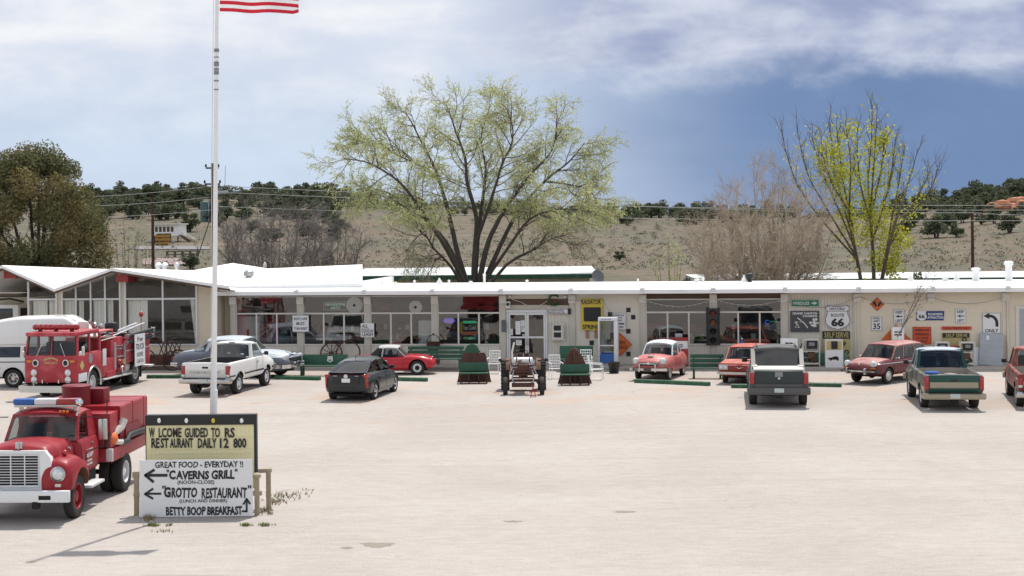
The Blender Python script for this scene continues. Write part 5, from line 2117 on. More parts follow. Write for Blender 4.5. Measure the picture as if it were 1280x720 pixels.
# face: lamps, siren horns, bumper, emblem
for sx in (-1, 1):
    for z in (.74, 1.00):
        q = MB()
        q.lathe([(.125, 0), (.13, .04), (.10, .07), (.001, .09)], 'y', (sx * .74, 3.595, z), 16)
        q.build('headlight', 'lens', fe)
    q = MB()
    q.m = 0
    q.lathe([(.13, 0), (.135, .05), (.10, .06)], 'y', (sx * .66, 3.60, 1.36), 16, cap=False)
    q.m = 1
    q.lathe([(.10, .055), (.04, .03), (.001, .05)], 'y', (sx * .66, 3.60, 1.36), 16, cap=False)
    q.build('siren', ['alu', 'black'], fe)
    q = MB()
    q.box((sx * .94, 3.615, 1.42), (.22, .05, .10), bev=.03)
    q.build('turn_signal', 'amber', fe)
    q = MB()
    q.bx(sx * .33, sx * .38, 3.6, 3.66, .62, .74)
    q.build('tow_hook', 'chrome', fe)
q = MB()
text_into(q, 'FIRE DEPT', .58, .07, 0, -3.603, 1.36, .004, .015)
for k in range(12):
    a = math.pi * (.15 + .7 * k / 11)
    q.box((.32 * math.cos(a), -3.605, 1.40 + .14 * math.sin(a)), (.07, .006, .05))
for v in range(len(q.v)):
    q.v[v] = (-q.v[v][0], -q.v[v][1], q.v[v][2])
q.build('lettering', 'old_yellow', fe, fix=False)
q = MB()
q.sweep(arc_path(1.24, 3.92, .42, .10, 14, .55), .14, .24)
q.build('front_bumper', 'off_white', fe)
# flanks
for sx in (-1, 1):
    # maltese cross, white numeral disc
    q = MB()
    for a in (0, math.pi / 2):
        q.box((sx * (w + .006), 3.22, 1.24), (.008, .34, .13), rx=a)
    q.lathe([(.13, -.006), (.13, .006)], 'x', (sx * (w + .005), 3.22, 1.24), 14)
    q.build('emblem', 'old_yellow', fe)
    q = MB()
    q.lathe([(.20, -.004), (.20, .006)], 'x', (sx * (w + .004), 2.42, 1.44), 16)
    q.build('number_disc', 'grey', fe)
    bxo('kick_plate', 'alu', fe, sx * (w + .002), sx * (w + .012), 2.78, 3.55, .64, .95, .01)
    # arch lip
    pts = [(sx * (w + .02), yb + .62 * math.cos(a), .50 + .62 * math.sin(a)) for a in [math.pi * k / 14 for k in range(-1, 16)]]
    q = MB()
    q.tube(pts, .045, 6)
    q.build('wheel_arch', 'dull_chrome', fe)
    q = MB()
    q.box((sx * 1.33, 3.42, 1.80), (.12, .05, .34), bev=.03)
    q.tube([(sx * 1.14, 3.5, 1.62), (sx * 1.33, 3.45, 1.66), (sx * 1.33, 3.45, 1.9)], .018, 5)
    q.sph((sx * 1.26, 3.52, 1.72), .08, 8)
    q.build('wing_mirror', 'off_white', fe)
# open crew area with canopy
q = MB()
q.box((0, .72, 2.36), (2.16, 1.42, .07), bev=.03)
for sx in (-1, 1):
    q.tube([(sx * 1.05, .08, 1.5), (sx * 1.05, .08, 2.34)], .03, 6)
q.build('canopy', 'paint_fire_pale', fe)
q = MB()
q.bx(-w, w, .10, 1.34, .62, 1.30, .03)
q.bx(-w + .05, w - .05, .10, .34, 1.30, 1.95, .03)
q.build('crew_bench', 'paint_fire', fe)
for sx in (-1, 1):
    bxo('locker_panel', 'alu', fe, sx * (w + .001), sx * (w + .015), .95, 1.30, 1.05, 1.70, .01)
    bxo('tread_box', 'paint_fire', fe, sx * 1.0, sx * 1.22, .15, .95, .55, .80, .02)
# pump panel
q = MB()
q.bx(-w + .06, w - .06, -.85, .10, .62, 2.05, .03)
q.build('pump_house', 'paint_fire', fe)
for sx in (-1, 1):
    bxo('tread_plate', 'galv', fe, sx * (w - .05), sx * (w + .005), -.05, .12, .80, 1.85)
    q = MB()
    x = sx * (w - .04)
    q.m = 0
    for (y, z, rr) in ((-.30, 1.05, .13), (-.58, .80, .12), (-.25, .78, .09)):
        q.lathe([(rr, 0), (rr, sx * .10), (rr * .7, sx * .16), (.001, sx * .18)], 'x', (x, y, z), 12)
    q.m = 1
    for (y, z, rr) in ((-.68, 1.06, .11),):
        q.lathe([(rr, 0), (rr, sx * .12), (.001, sx * .13)], 'x', (x, y, z), 12)
    q.m = 2
    for k in range(7):
        q.lathe([(.05, 0), (.05, sx * .04), (.001, sx * .045)], 'x', (x, -.15 - .11 * k, 1.55 + .12 * (k % 2)), 10)
    for k in range(5):
        q.tube([(x, -.2 - .12 * k, 1.30), (x + sx * .12, -.2 - .12 * k, 1.26)], .018, 5)
    q.tube([(x, -.45, .9), (x + sx * .12, -.45, .85), (x + sx * .14, -.45, .62)], .05, 8)
    q.build('pump_panel', ['red_enamel', 'old_yellow', 'dull_chrome'], fe)
    bxo('control_box', 'galv', fe, sx * (w - .05), sx * (w + .02), -1.02, -.86, .66, 1.75, .01)
# hose body
q = MB()
q.bx(-w, w, -3.62, -1.02, .95, 1.98, .03)
q.bx(-w, w, -1.58, -1.02, .62, .97, .02)
q.bx(-w, w, -3.62, -2.75, .75, .97, .02)
hbod = q.build('hose_body', ['paint_fire', 'dark', 'dark'], fe)
cut = MB()
arch_cut(cut, ya, .60, w, .50, deep=.6)
carve(hbod, cut, ['paint_fire', 'dark', 'dark'])
c2 = MB()
c2.bx(-w + .10, w - .10, -3.55, -1.10, 1.5, 2.2)
carve(hbod, c2, ['paint_fire', 'dark', 'dark'], 2)
for sx in (-1, 1):
    for (y0, y1, z0, z1) in ((-1.55, -1.06, 1.02, 1.42), (-1.55, -1.06, 1.48, 1.88), (-3.58, -2.80, 1.30, 1.60), (-3.58, -2.80, .82, 1.25)):
        dd = bxo('locker_door', 'paint_fire', fe, sx * (w + .001), sx * (w + .016), y0, y1, z0, z1, .008)
        bxo('door_handle', 'chrome', dd, sx * (w + .017), sx * (w + .035), (y0 + y1) / 2 - .05, (y0 + y1) / 2 + .05, z0 + .06, z0 + .10)
    bxo('trim_rail', 'alu', fe, sx * (w + .001), sx * (w + .02), -3.6, -1.04, 1.43, 1.465)
    bxo('mud_flap', 'black', fe, sx * .70, sx * 1.12, -2.80, -2.77, .25, .80)
    bxo('running_board', 'alu', fe, sx * .95, sx * 1.26, -1.5, 1.3, .50, .56, .01)
    q = MB()
    q.tube([(sx * 1.1, -3.66, 1.2), (sx * 1.1, -3.70, 1.3), (sx * 1.1, -3.70, 1.9), (sx * 1.1, -3.66, 2.0)], .02, 6)
    q.build('grab_rail', 'chrome', fe)
    bxo('tail_light', 'tail_red', fe, sx * .9, sx * 1.05, -3.66, -3.62, 1.1, 1.3, .01)
bxo('rear_step', 'alu', fe, -1.2, 1.2, -4.02, -3.6, .58, .66, .02)
# suction hoses along the near flank, chrome rail, ladder and deck gun
for sx, z, yo in ((-1, 2.02, 0), (-1, 1.78, .1)):
    q = MB()
    q.m = 0
    q.tube([(sx * (w + .11), -.95 + yo, z), (sx * (w + .11), -3.6 + yo, z + .10)], .085, 12)
    q.m = 1
    q.tube([(sx * (w + .11), -.95 + yo, z), (sx * (w + .11), -.88 + yo, z)], .11, 12)
    q.tube([(sx * (w + .11), -3.60 + yo, z + .10), (sx * (w + .11), -3.78 + yo, z + .105)], .10, 10)
    for t in (-.1, .1):
        q.tube([(sx * (w + .11), -3.72 + yo, z + .1), (sx * (w + .11 + t), -3.8 + yo, z + .1 + abs(t))], .02, 5)
    q.build('suction_hose', ['black', 'dull_chrome'], fe)
q = MB()
for dx in (0, .38):
    q.tube([(-w + .16 + dx, .05, 2.10), (-w + .16 + dx, -3.4, 2.42)], .028, 6)
for k in range(10):
    y = -.1 - k * .34
    q.tube([(-w + .16, y, 2.11 + .0928 * (k * .34)), (-w + .54, y, 2.11 + .0928 * (k * .34))], .018, 5)
q.build('ladder', 'alu', fe)
q = MB()
q.tube([(-w + .1, -.2, 2.06), (-w + .1, .1, 2.06), (w - .1, .1, 2.06), (w - .1, -.2, 2.06)], .03, 6)
q.tube([(-w + .1, .1, 2.06), (-w + .1, 1.2, 2.02)], .022, 6)
q.build('deck_rail', 'off_white', fe)
q = MB()
q.tube([(-.2, .0, 2.05), (-.2, .0, 2.5)], .07, 8)
q.tube([(-.2, .0, 2.5), (-.2, .45, 2.75)], [.09, .05], 8)
q.sph((-.2, .0, 2.52), .14, 10)
q.sph((-.45, -.1, 2.48), .12, 8)
q.build('deck_gun', 'dull_chrome', fe)
q = MB()
q.box((.25, .15, 2.46), (.42, .36, .50), bev=.1)
q.build('pump_cover', 'off_white', fe)
q = MB()
q.box((-.75, -.5, 2.42), (.5, .4, .40), bev=.1)
q.build('hose_reel', 'black', fe)
q = MB()
q.tube([(-.9, -3.3, 2.0), (-.9, -3.3, 2.75)], .02, 6)
q.sph((-.9, -3.3, 2.78), (.11, .11, .12), 10)
q.build('beacon', 'tail_red', fe)
for sx in (-1, 1):
    wheel(fe, sx * 1.0, yb, r, .28, 'fire')
    wheel(fe, sx * 1.0, ya, r, .27, 'fire')
    wheel(fe, sx * .70, ya, r, .27, 'fire')
underside(fe, -3.5, 3.5, .5, .42, ((ya, r), (yb, r)))
put(fe, 168.0, 480.3, (-.94, ya), 188.0)
fe.scale.x = .89
# the lettered board tied to the engine's flank
flush()
fb = bxo('hand_lettered_sign', 'sign_white', None, -.55, .55, -.008, .008, -.64, .64)
q = MB()
for s_, hh, wd, z in (('Free', .20, .62, .44), ('TRUCK', .24, .90, .14), ('RIDES', .16, .66, -.18), ('Call Us', .15, .72, -.44)):
    text_into(q, s_, wd, hh, 0, -.0085, z, .004, bold=.012, shear=.1, jit=.05)
q.build('lettering', 'ink', fb, fix=False)
tag(fb, 'white hand lettered board hung on the flank of the old fire engine', 'sign')
flush()
fb.matrix_world = fe.matrix_world @ Matrix.Translation((-w - .24, -1.98, 1.42)) @ Matrix.Rotation(R(-90), 4, 'Z')

# ------------------------------------------------------------------ bonneted fire tanker in front
ft = empty('fire_tanker', label='dark red bonneted fire tanker with a white grille and a blue and red light bar', cat='fire truck')
r = .47
ya, yb = -2.35, 1.05
# hood block
hd = Body([(.25, .95, 1.61, .76, .70, 1.38), (.7, .95, 1.63, .75, .67, 1.37), (1.3, .95, 1.65, .74, .63, 1.36), (1.62, .95, 1.61, .72, .59, 1.34), (1.72, .95, 1.52, .70, .57, 1.28)], rf=.12, rr=0, kf=.04, crown=.06, rs=.16, rt=.15, tuck=.02, zr=.03)
q = MB()
hd.into(q, 26)
q.build('hood', 'paint_crimson', ft)
q = MB()
q.box((0, 1.68, 1.66), (.16, .06, .14), bev=.02)
q.box((0, 1.71, 1.66), (.04, .05, .16), bev=.01)
q.build('emblem', 'dull_chrome', ft)
# grille shell with its slots
q = MB()
out = [(-.70, .72), (.70, .72), (.74, 1.10), (.70, 1.40), (.58, 1.56), (-.58, 1.56), (-.70, 1.40), (-.74, 1.10)]
q.prism([(x, z) for x, z in out], 'xz', 1.60, 1.78)
gs = q.build('grille', 'sign_white', ft)
q = MB()
for col in range(3):
    for rw in range(11):
        x0 = -.435 + col * .30
        q.bx(x0, x0 + .272, 1.775, 1.785, .828 + rw * .058, .868 + rw * .058)
q.build('grille_slot', 'dark', gs)
q = MB()
q.tube([(-.46, 1.786, .79), (.46, 1.786, .79), (.46, 1.786, 1.49), (-.46, 1.786, 1.49), (-.46, 1.786, .79)], .012, 5)
q.build('grille_frame', 'alu', gs)
# fenders
for sx in (-1, 1):
    fn = Body([(.42, .62, 1.12, .30, .22, .95), (.7, .70, 1.24, .34, .24, 1.02), (1.05, .74, 1.34, .35, .25, 1.08), (1.5, .72, 1.34, .35, .25, 1.08), (1.72, .68, 1.28, .34, .24, 1.02), (1.80, .66, 1.20, .32, .22, .98)], rf=.14, rr=.15, kf=.06, kr=.1, crown=.04, rs=.16, rt=.14, tuck=.02, zr=.05)
    q = MB()
    q.M = Matrix.Translation((sx * .82, 0, 0))
    fn.into(q, 28)
    fo = q.build('fender', ['paint_crimson', 'rust_light'], ft)
    cut = MB()
    pts = [(yb + .58, -.1)] + [(yb + .58 * math.cos(a), .50 + .60 * math.sin(a)) for a in [math.pi * k / 16 for k in range(17)]] + [(yb - .58, -.1)]
    cut.prism(pts, 'yz', min(sx * .60, sx * 1.5), max(sx * .60, sx * 1.5))
    carve(fo, cut, ['paint_crimson', 'rust_light'])
    q = MB()
    q.lathe([(.155, -.03), (.165, .03), (.13, .05)], 'y', (sx * .87, 1.78, 1.06), 20, cap=False)
    hl = q.build('headlight', 'dull_chrome', ft)
    q = MB()
    q.lathe([(.135, .03), (.10, .065), (.001, .08)], 'y', (sx * .87, 1.78, 1.06), 18, cap=False)
    q.build('lens', 'lens', hl)
    q = MB()
    q.box((sx * .87, 1.80, .82), (.13, .04, .07), bev=.02)
    q.build('side_lamp', 'off_white', ft)
    q = MB()
    q.sph((sx * .86, 1.32, 1.44), (.065, .07, .07), 10)
    q.tube([(sx * .86, 1.32, 1.34), (sx * .86, 1.32, 1.42)], .03, 6)
    q.build('marker_lamp', 'tail_red', ft)
    q = MB()
    q.box((sx * .74, .62, 1.48), (.02, .26, .03), bev=.008)
    q.box((sx * .74, .56, 1.44), (.02, .10, .06), bev=.008)
    q.build('name_badge', 'chrome', ft)
q = MB()
q.box((0, 1.98, .62), (2.36, .12, .25), bev=.03)
q.m = 1
for sx in (-1, 1):
    q.box((sx * .66, 2.035, .60), (.26, .02, .09), bev=.005)
q.build('front_bumper', ['sign_white', 'dark'], ft)
q = MB()
q.box((.45, 1.95, .44), (.14, .2, .16), bev=.03)
q.box((-.45, 1.95, .44), (.14, .2, .16), bev=.03)
q.build('tow_hook', 'dark', ft)
# cab
cb_ = Body([(-1.05, .78, 1.56, .90, .84, 1.25), (-.9, .78, 1.58, .90, .84, 1.25), (.2, .78, 1.58, .90, .84, 1.25), (.34, .78, 1.58, .84, .78, 1.25)], rf=.10, rr=.1, kf=.05, kr=.04, crown=.03, rs=.14, rt=.10, tuck=.05, zr=.03)
q = MB()
cb_.into(q, 20)
q.build('cab', 'paint_crimson', ft)
hs = House(ft, 'paint_crimson', .34, -.02, -.92, -1.02, 1.58, 1.58, 2.14, .82, .82, .74, [(.74, .80, .42)], crown=.08, bulge=.14, rbulge=.03, glass='glass', pil=.09, th=.07, rear_glass='glass')
doors(cb_, ft, 'paint_crimson', -.72, .22, .86, 1.56, 'chrome')
q = MB()
for s_, hh, wd, z in (('GRAND CANYON', .045, .44, 1.30), ('FIRE DEPT', .085, .50, 1.18), ('CAVERNS', .04, .34, 1.06), ('VOLUNTEER', .04, .40, .98)):
    text_into(q, s_, wd, hh, 0, 0, z, .004, bold=.02)
lt = q.build('lettering', 'sign_white', ft, fix=False)
lt.rotation_euler = (0, 0, R(-90))
lt.location = (-.915, -.25, 0)
q = MB()
q.tube([(.3, .42, 1.60), (.45, .36, 1.66), (.05, .30, 1.70)], .010, 4)
q.tube([(-.3, .42, 1.60), (-.45, .36, 1.66), (-.75, .30, 1.70)], .010, 4)
q.build('wiper', 'black', ft)
# light bar
lbz = 2.30
lb = bxo('light_bar', 'dull_chrome', ft, -.72, .72, -.28, -.02, lbz - .02, lbz + .03, .01)
for (x0, x1, mm) in ((.27, .74, 'blue'), (-.24, .265, 'alu'), (-.74, -.245, 'tail_red')):
    bxo('lamp', mm, lb, x0, x1, -.29, -.01, lbz + .03, lbz + .165, .03)
q = MB()
for sx in (-1, 1):
    q.tube([(sx * .62, -.15, 2.18), (sx * .62, -.15, lbz)], .03, 6)
q.build('bracket', 'dull_chrome', lb)
q = MB()
q.lathe([(.07, 0), (.09, .10), (.05, .16), (.001, .17)], 'y', (-.80, .02, 2.40), 12)
q.tube([(-.72, .03, 2.1), (-.80, .05, 2.38)], .022, 6)
q.build('spot_lamp', 'chrome', ft)
q = MB()
for k in range(3):
    q.sph((-.55 + .08 * k, .16, 2.20), .035, 8)
q.build('roof_marker', 'amber', ft)
for sx in (-1, 1):
    q = MB()
    q.box((sx * 1.30, .0, 1.78), (.20, .06, .46), bev=.03)
    q.build('wing_mirror', 'dull_chrome', ft)
    q = MB()
    q.tube([(sx * .86, -.05, 2.06), (sx * 1.30, .02, 2.06), (sx * 1.30, .02, 1.4), (sx * .92, -.05, 1.3), (sx * .92, .0, 1.1)], .014, 5)
    q.build('mirror_arm', 'black', ft)
    bxo('cab_step', 'alu', ft, sx * .78, sx * 1.10, -.75, .2, .50, .56, .01)
    q = MB()
    q.tube([(sx * .99, -1.35, 1.0), (sx * .99, -1.35, 2.30)], .015, 5)
    q.build('aerial', 'black', ft)
# bed, tank and lockers
q = MB()
q.bx(-1.14, 1.14, -4.35, -1.20, .86, 1.16, .01)
q.build('bed', 'paint_crimson', ft)
bxo('bed_cap', 'alu', ft, -1.155, -1.0, -1.26, -1.19, .88, 1.17, .01)
q = MB()
q.prism([(-1.12, 1.30), (-1.06, 1.22), (1.06, 1.22), (1.12, 1.30), (1.12, 2.05), (1.09, 2.08), (-1.09, 2.08), (-1.12, 2.05)], 'xz', -4.30, -1.95)
tk = q.build('tank', 'paint_crimson', ft)
bxo('tank_seam', 'paint_crimson', tk, -1.128, 1.128, -3.04, -3.0, 1.21, 2.086)
bxo('tank_seam', 'paint_crimson', tk, -1.128, 1.128, -4.01, -3.97, 1.21, 2.086)
bxo('tank_seam', 'paint_crimson_dark', tk, -1.15, -1.121, -3.55, -2.3, 1.24, 1.56)
q = MB()
q.lathe([(.33, 0), (.33, .42), (.345, .42), (.345, .47), (.31, .49), (.001, .49)], 'z', (.02, -2.25, 2.07), 26)
q.build('fill_tower', 'paint_crimson_dark', ft)
bxo('fill_box', 'paint_crimson_dark', ft, -.58, -.20, -2.95, -2.45, 2.07, 2.44, .02)
bxo('locker', 'paint_crimson', ft, -1.08, -.40, -1.92, -1.28, 1.165, 1.98, .02)
bxo('locker', 'paint_crimson', ft, -.38, 1.08, -1.92, -1.28, 1.165, 1.92, .02)
q = MB()
q.sph((-.98, -1.55, 1.36), (.20, .26, .18), 12)
q.m = 1
q.tube([(-1.0, -1.6, 1.42), (-1.14, -1.95, 1.58), (-1.16, -2.05, 1.75)], [.07, .09, .11], 10)
q.tube([(-1.02, -1.45, 1.3), (-1.16, -1.9, 1.24)], .07, 10)
q.m = 2
q.tube([(-1.16, -1.9, 1.24), (-1.20, -2.2, 1.20), (-1.18, -2.5, 1.32), (-1.16, -3.2, 1.30), (-1.16, -4.2, 1.26)], .07, 10)
q.m = 3
q.tube([(-1.0, -1.2, 1.2), (-1.05, -1.3, 1.5), (-.98, -1.35, 1.62)], .05, 8)
q.build('pump', ['orange_sign', 'off_white', 'black', 'rust'], ft)
for sx in (-1, 1):
    wheel(ft, sx * .97, yb, r, .22, 'firered')
    wheel(ft, sx * 1.02, ya, r, .26, 'fire')
    wheel(ft, sx * .72, ya, r, .26, 'fire')
underside(ft, -4.2, 1.6, .42, .62, ((ya, r), (yb, r)))
bxo('fuel_tank', 'dark', ft, -.80, -.45, -1.1, -.1, .50, .85, .05)
put(ft, 98.0, 647.0, (-1.06, yb), 182.2)

# ------------------------------------------------------------------ the message sign in front
PXM = 1 / 57.6
sgY = None
g = G(248, 647.5)
sg = empty('message_sign', (g.x, g.y + .45, 0), 0, 'black topped yellow letterboard sign with crooked black letters behind the white board', 'sign')
SI = sg.location


def loc_at(x, y, Y):
    p = At(x, y, Y)
    return p - SI


a = loc_at(181.5, 519, SI.y)
b = loc_at(320.5, 519, SI.y)
top, tb, bot = a.z, loc_at(200, 531.5, SI.y).z, .55
q = MB()
q.bx(a.x, b.x, -.03, .16, tb, top, .01)
q.bx(b.x - .06, b.x, .0, .15, bot, tb)
q.bx(a.x, a.x + .02, .0, .15, bot, tb)
q.bx(a.x + .02, b.x - .06, .06, .15, bot, tb)
q.build('cabinet', 'black', sg)
mat('letterboard', (.72, .66, .40), .5, var=.06, scale=3)
pn = bxo('letter_panel', 'letterboard', sg, a.x + .02, b.x - .06, .0, .058, bot, tb - .004)
q = MB()
n = 26
for k in range(n + 1):
    xx = a.x + .03 + (b.x - .1 - a.x) * k / n
    q.bx(xx - .006, xx + .006, -.006, .001, bot, tb - .01)
for z in (tb - .02, tb - .27, tb - .53, tb - .62):
    q.bx(a.x + .02, b.x - .06, -.012, .001, z - .006, z + .006)
q.build('letter_rail', 'letterboard', pn)


def board_text(mb, s, x0, x1, y0, y1, Y, off, **k):
    p0, p1 = loc_at(x0, y1, Y), loc_at(x1, y0, Y)
    text_into(mb, s, p1.x - p0.x, p1.z - p0.z, (p0.x + p1.x) / 2, off, (p0.z + p1.z) / 2, .006, **k)


q = MB()
for s_, x0, x1 in (('W', 186.5, 193.5), ('LCOME', 198.5, 227), ('GUIDED', 231, 260), ('TO', 264, 275), ('RS', 281, 293.5)):
    board_text(q, s_, x0, x1, 534.5, 547, SI.y, -.014, bold=.028)
for s_, x0, x1 in (('RE', 189.5, 199.5), ('ST', 201, 211), ('AURANT', 212.5, 241.5), ('DAILY', 247.5, 271), ('12', 275, 286), ('800', 292, 308)):
    board_text(q, s_, x0, x1, 547.5, 560, SI.y, -.014, bold=.028)
q.build('lettering', 'ink', pn, fix=False)
for i, x in enumerate((199.5, 233.5, 267, 302.5)):
    p = loc_at(x, 525.5, SI.y)
    q = MB()
    q.sph((p.x, -.05, p.z), (.042, .03, .055), 12)
    q.build('bulb', 'yellow_sign' if i == 2 else 'white', sg)
q = MB()
for x in (a.x + .25, b.x - .3):
    q.bx(x - .05, x + .05, .16, .24, 0, top - .15)
q.build('post', 'old_wood', sg)
# the white painted plywood board leaning in front
wy = g.y
wa_, wb_ = At(174.3, 574.3, wy), At(315.5, 574.8, wy)
wz0 = .035
wb = empty('painted_board', ((wa_.x + wb_.x) / 2, wy, 0), 0, 'white plywood board hand painted with restaurant names and black arrows', 'sign')
bw, bz = (wb_.x - wa_.x), (wa_.z + wb_.z) / 2
bxo('panel', 'sign_white', wb, -bw / 2, bw / 2, -.01, .012, wz0, bz)
SI = wb.location
q = MB()
K = dict(bold=.020)
for s_, x0, x1, y0, y1, kk in (
        ('GREAT FOOD - EVERYDAY !!', 194, 304, 576, 585, dict(bold=.025, jit=.04)),
        ('"', 208.5, 211.5, 587, 590.5, K), ('C', 211.5, 219.5, 587.5, 599.5, dict(bold=.05)), ('AVERNS', 220, 261.5, 588, 599.5, dict(bold=.045, jit=.03)), ('GRiLL', 264.5, 293.5, 587, 599, dict(bold=.045, jit=.03)), ('"', 293.5, 297, 586, 589.5, K),
        ('(NOON-CLOSE)', 222, 268, 600, 606.5, dict(bold=.012)),
        ('"', 203, 207.5, 607, 611, K), ('G', 205, 213.5, 608.5, 622, dict(bold=.05)), ('ROTTO', 214.5, 246.5, 609, 622.5, dict(bold=.04, jit=.03)), ('RESTAURANT', 252, 309, 609, 623, dict(bold=.035, jit=.03)), ('"', 310, 314.5, 606.5, 610.5, K),
        ('(LUNCH AND DINNER)', 224.5, 284, 623.5, 629.5, dict(bold=.010)),
        ('BETTY BOOP BREAKFAST', 207.5, 303, 632.5, 644.5, dict(bold=.040, jit=.03))):
    board_text(q, s_, x0, x1, y0, y1, wy, -.0105, **kk)


def arrow(mb, pts, th, y):
    for (x0, y0), (x1, y1) in zip(pts, pts[1:]):
        p, e = loc_at(x0, y0, wy), loc_at(x1, y1, wy)
        d = Vector((e.x - p.x, 0, e.z - p.z))
        mb.box(((p.x + e.x) / 2, y, (p.z + e.z) / 2), (d.length + th * .6, .012, th), ry=-math.atan2(d.z, d.x))


arrow(q, [(208.5, 594), (182, 594)], .062, -.012)
arrow(q, [(192.5, 587.5), (182, 594), (191.5, 602)], .058, -.013)
arrow(q, [(201, 617), (182, 617)], .045, -.012)
arrow(q, [(191, 611), (181.5, 617.5), (191, 623)], .045, -.013)
arrow(q, [(303, 639), (308.5, 639), (308.5, 624.5)], .04, -.012)
arrow(q, [(304.5, 630), (308.5, 623.5), (312.5, 629.5)], .04, -.013)
q.build('lettering', 'ink', wb, fix=False)
# wooden posts of the old rail that the boards stand on
for (x, yb_, yt, wd, lab) in ((171, 644.5, 591.5, .13, 'weathered post at the left end of the white board'), (321.5, 644, 594, .13, 'weathered post with a knob at the right end of the white board'),
                              (336, 637, 587, .13, 'thin weathered post standing farthest right behind the boards')):
    p = G(x, yb_)
    ht = At(x, yt, p.y).z
    po = empty('wooden_post', (p.x, p.y, 0), .1, lab, 'post')
    q = MB()
    q.box((0, 0, ht / 2), (wd * .82, wd * .8, ht), bev=.012)
    q.build('post', 'wood_post', po)
    q = MB()
    if x == 171:
        q.box((.06, .03, ht - .03), (.30, .16, .14), rz=.1, bev=.02)
        q.box((.02, .02, ht * .5), (.16, .20, .08), bev=.02)
    elif x == 321.5:
        q.lathe([(.10, -.05), (.09, .02), (.05, .05), (.001, .06)], 'z', (0, 0, ht), 10)
        q.box((-.02, .03, ht * .55), (.26, .16, .10), bev=.02)
    else:
        q.box((-.12, .02, ht - .02), (.38, .14, .09), rz=.2, bev=.02)
    q.build('rail_stub', 'wood_post', po)
# ------------------------------------------------------------------ flagpole and flag
pb = G(266.3, 631)
pt = At(271.3, -10, pb.y)
fp = empty('flagpole', (pb.x, pb.y, 0), 0, 'tall white flagpole with dark stickers standing behind the message sign', 'flagpole')
dv = (pt - pb)
ux = dv.x / dv.z
TOPZ = 13.2
q = MB()
q.tube([(0, 0, 0), (ux * 2.6, 0, 2.6)], [.088, .083], 14)
q.tube([(ux * 2.6, 0, 2.6), (ux * TOPZ, 0, TOPZ)], [.062, .036], 14)
q.sph((ux * TOPZ, 0, TOPZ + .06), .09, 12)
q.build('pole', 'white', fp)
q = MB()
for (y, hgt) in ((63, 4), (71.5, 1.3), (80, 6), (86.5, 3), (91, 4.5), (101, 1.6), (112, 1.2)):
    z = At(270, y, pb.y).z
    q = MB()
    q.lathe([(.058, -hgt * .5 / 56), (.058, hgt * .5 / 56)], 'z', (ux * z, 0, z), 12)
    q.build('sticker_band', 'grey', fp)
q = MB()
q.tube([(ux * 12.9 - .07, -.02, 12.9), (ux * 8 - .085, -.02, 8.0), (-.02, -.12, 1.4)], .006, 4)
q.build('halyard', 'off_white', fp)
q = MB()
q.lathe([(.16, 0), (.16, .04), (.10, .06)], 'z', (0, 0, 0), 16)
q.build('base_flange', 'galv', fp)


def flag_mat():
    m = bpy.data.materials.new('flag_cloth')
    m.use_nodes = True
    T = NT(m.node_tree)
    b = T.n['Principled BSDF']
    at = T.new('ShaderNodeUVMap')
    sp = T.new('ShaderNodeSeparateXYZ')
    T.l.new(at.outputs[0], sp.inputs[0])
    st = T.math('GREATER_THAN', T.math('FRACT', T.math('MULTIPLY', sp.outputs[1], 6.5)), 0.5)
    c = T.mix(st, (0.50, 0.022, 0.040), (0.75, 0.75, 0.76))
    # the canton with rows of small stars
    can = T.math('MULTIPLY', T.math('LESS_THAN', sp.outputs[0], 0.4), T.math('GREATER_THAN', sp.outputs[1], 0.4615))
    fx = T.math('SUBTRACT', T.math('FRACT', T.math('MULTIPLY', sp.outputs[0], 15.0)), .5)
    fy = T.math('SUBTRACT', T.math('FRACT', T.math('MULTIPLY', sp.outputs[1], 16.7)), .5)
    d = T.math('SQRT', T.math('ADD', T.math('MULTIPLY', fx, fx), T.math('MULTIPLY', fy, fy)))
    cc = T.mix(T.math('LESS_THAN', d, .25), (0.02, 0.03, 0.12), (0.75, 0.75, 0.76))
    c = T.mix(can, c, cc)
    T.put(b.inputs['Base Color'], c)
    b.inputs['Roughness'].default_value = .8
    tr = T.new('ShaderNodeBsdfTranslucent')
    T.put(tr.inputs[0], c)
    mx = T.new('ShaderNodeMixShader')
    mx.inputs[0].default_value = .45
    T.l.new(b.outputs[0], mx.inputs[1])
    T.l.new(tr.outputs[0], mx.inputs[2])
    T.l.new(mx.outputs[0], T.n['Material Output'].inputs[0])
    M['flag'] = m


flag_mat()
fz0 = At(273, 14.5, pb.y).z
FW, FH = 1.78, 1.06
rows, uvs = [], []
nx, nz = 40, 20
for j in range(nz + 1):
    v = j / nz
    r_ = []
    for i in range(nx + 1):
        u = i / nx
        wv = .10 * math.sin(u * 7.5 + v * 1.5) * u + .03 * math.sin(u * 17 + 1)
        sag = -.075 * u + .010 * math.sin(u * 9 + 1) + (.05 * max(0, u - .93) / .07 if v < .15 else 0)
        r_.append((pb.x + ux * (fz0) + .06 + u * FW, pb.y + wv, fz0 + v * FH * (1 - .03 * u) + sag))
        uvs.append((u, v))
    rows.append(r_)
q = MB()
q.grid(rows)
fo = q.build('flag', 'flag', None, fix=False)
uvl = fo.data.uv_layers.new(name='uv')
for lp in fo.data.loops:
    uvl.data[lp.index].uv = uvs[lp.vertex_index]
tag(fo, 'red and white striped flag flying from the white flagpole', 'flag')

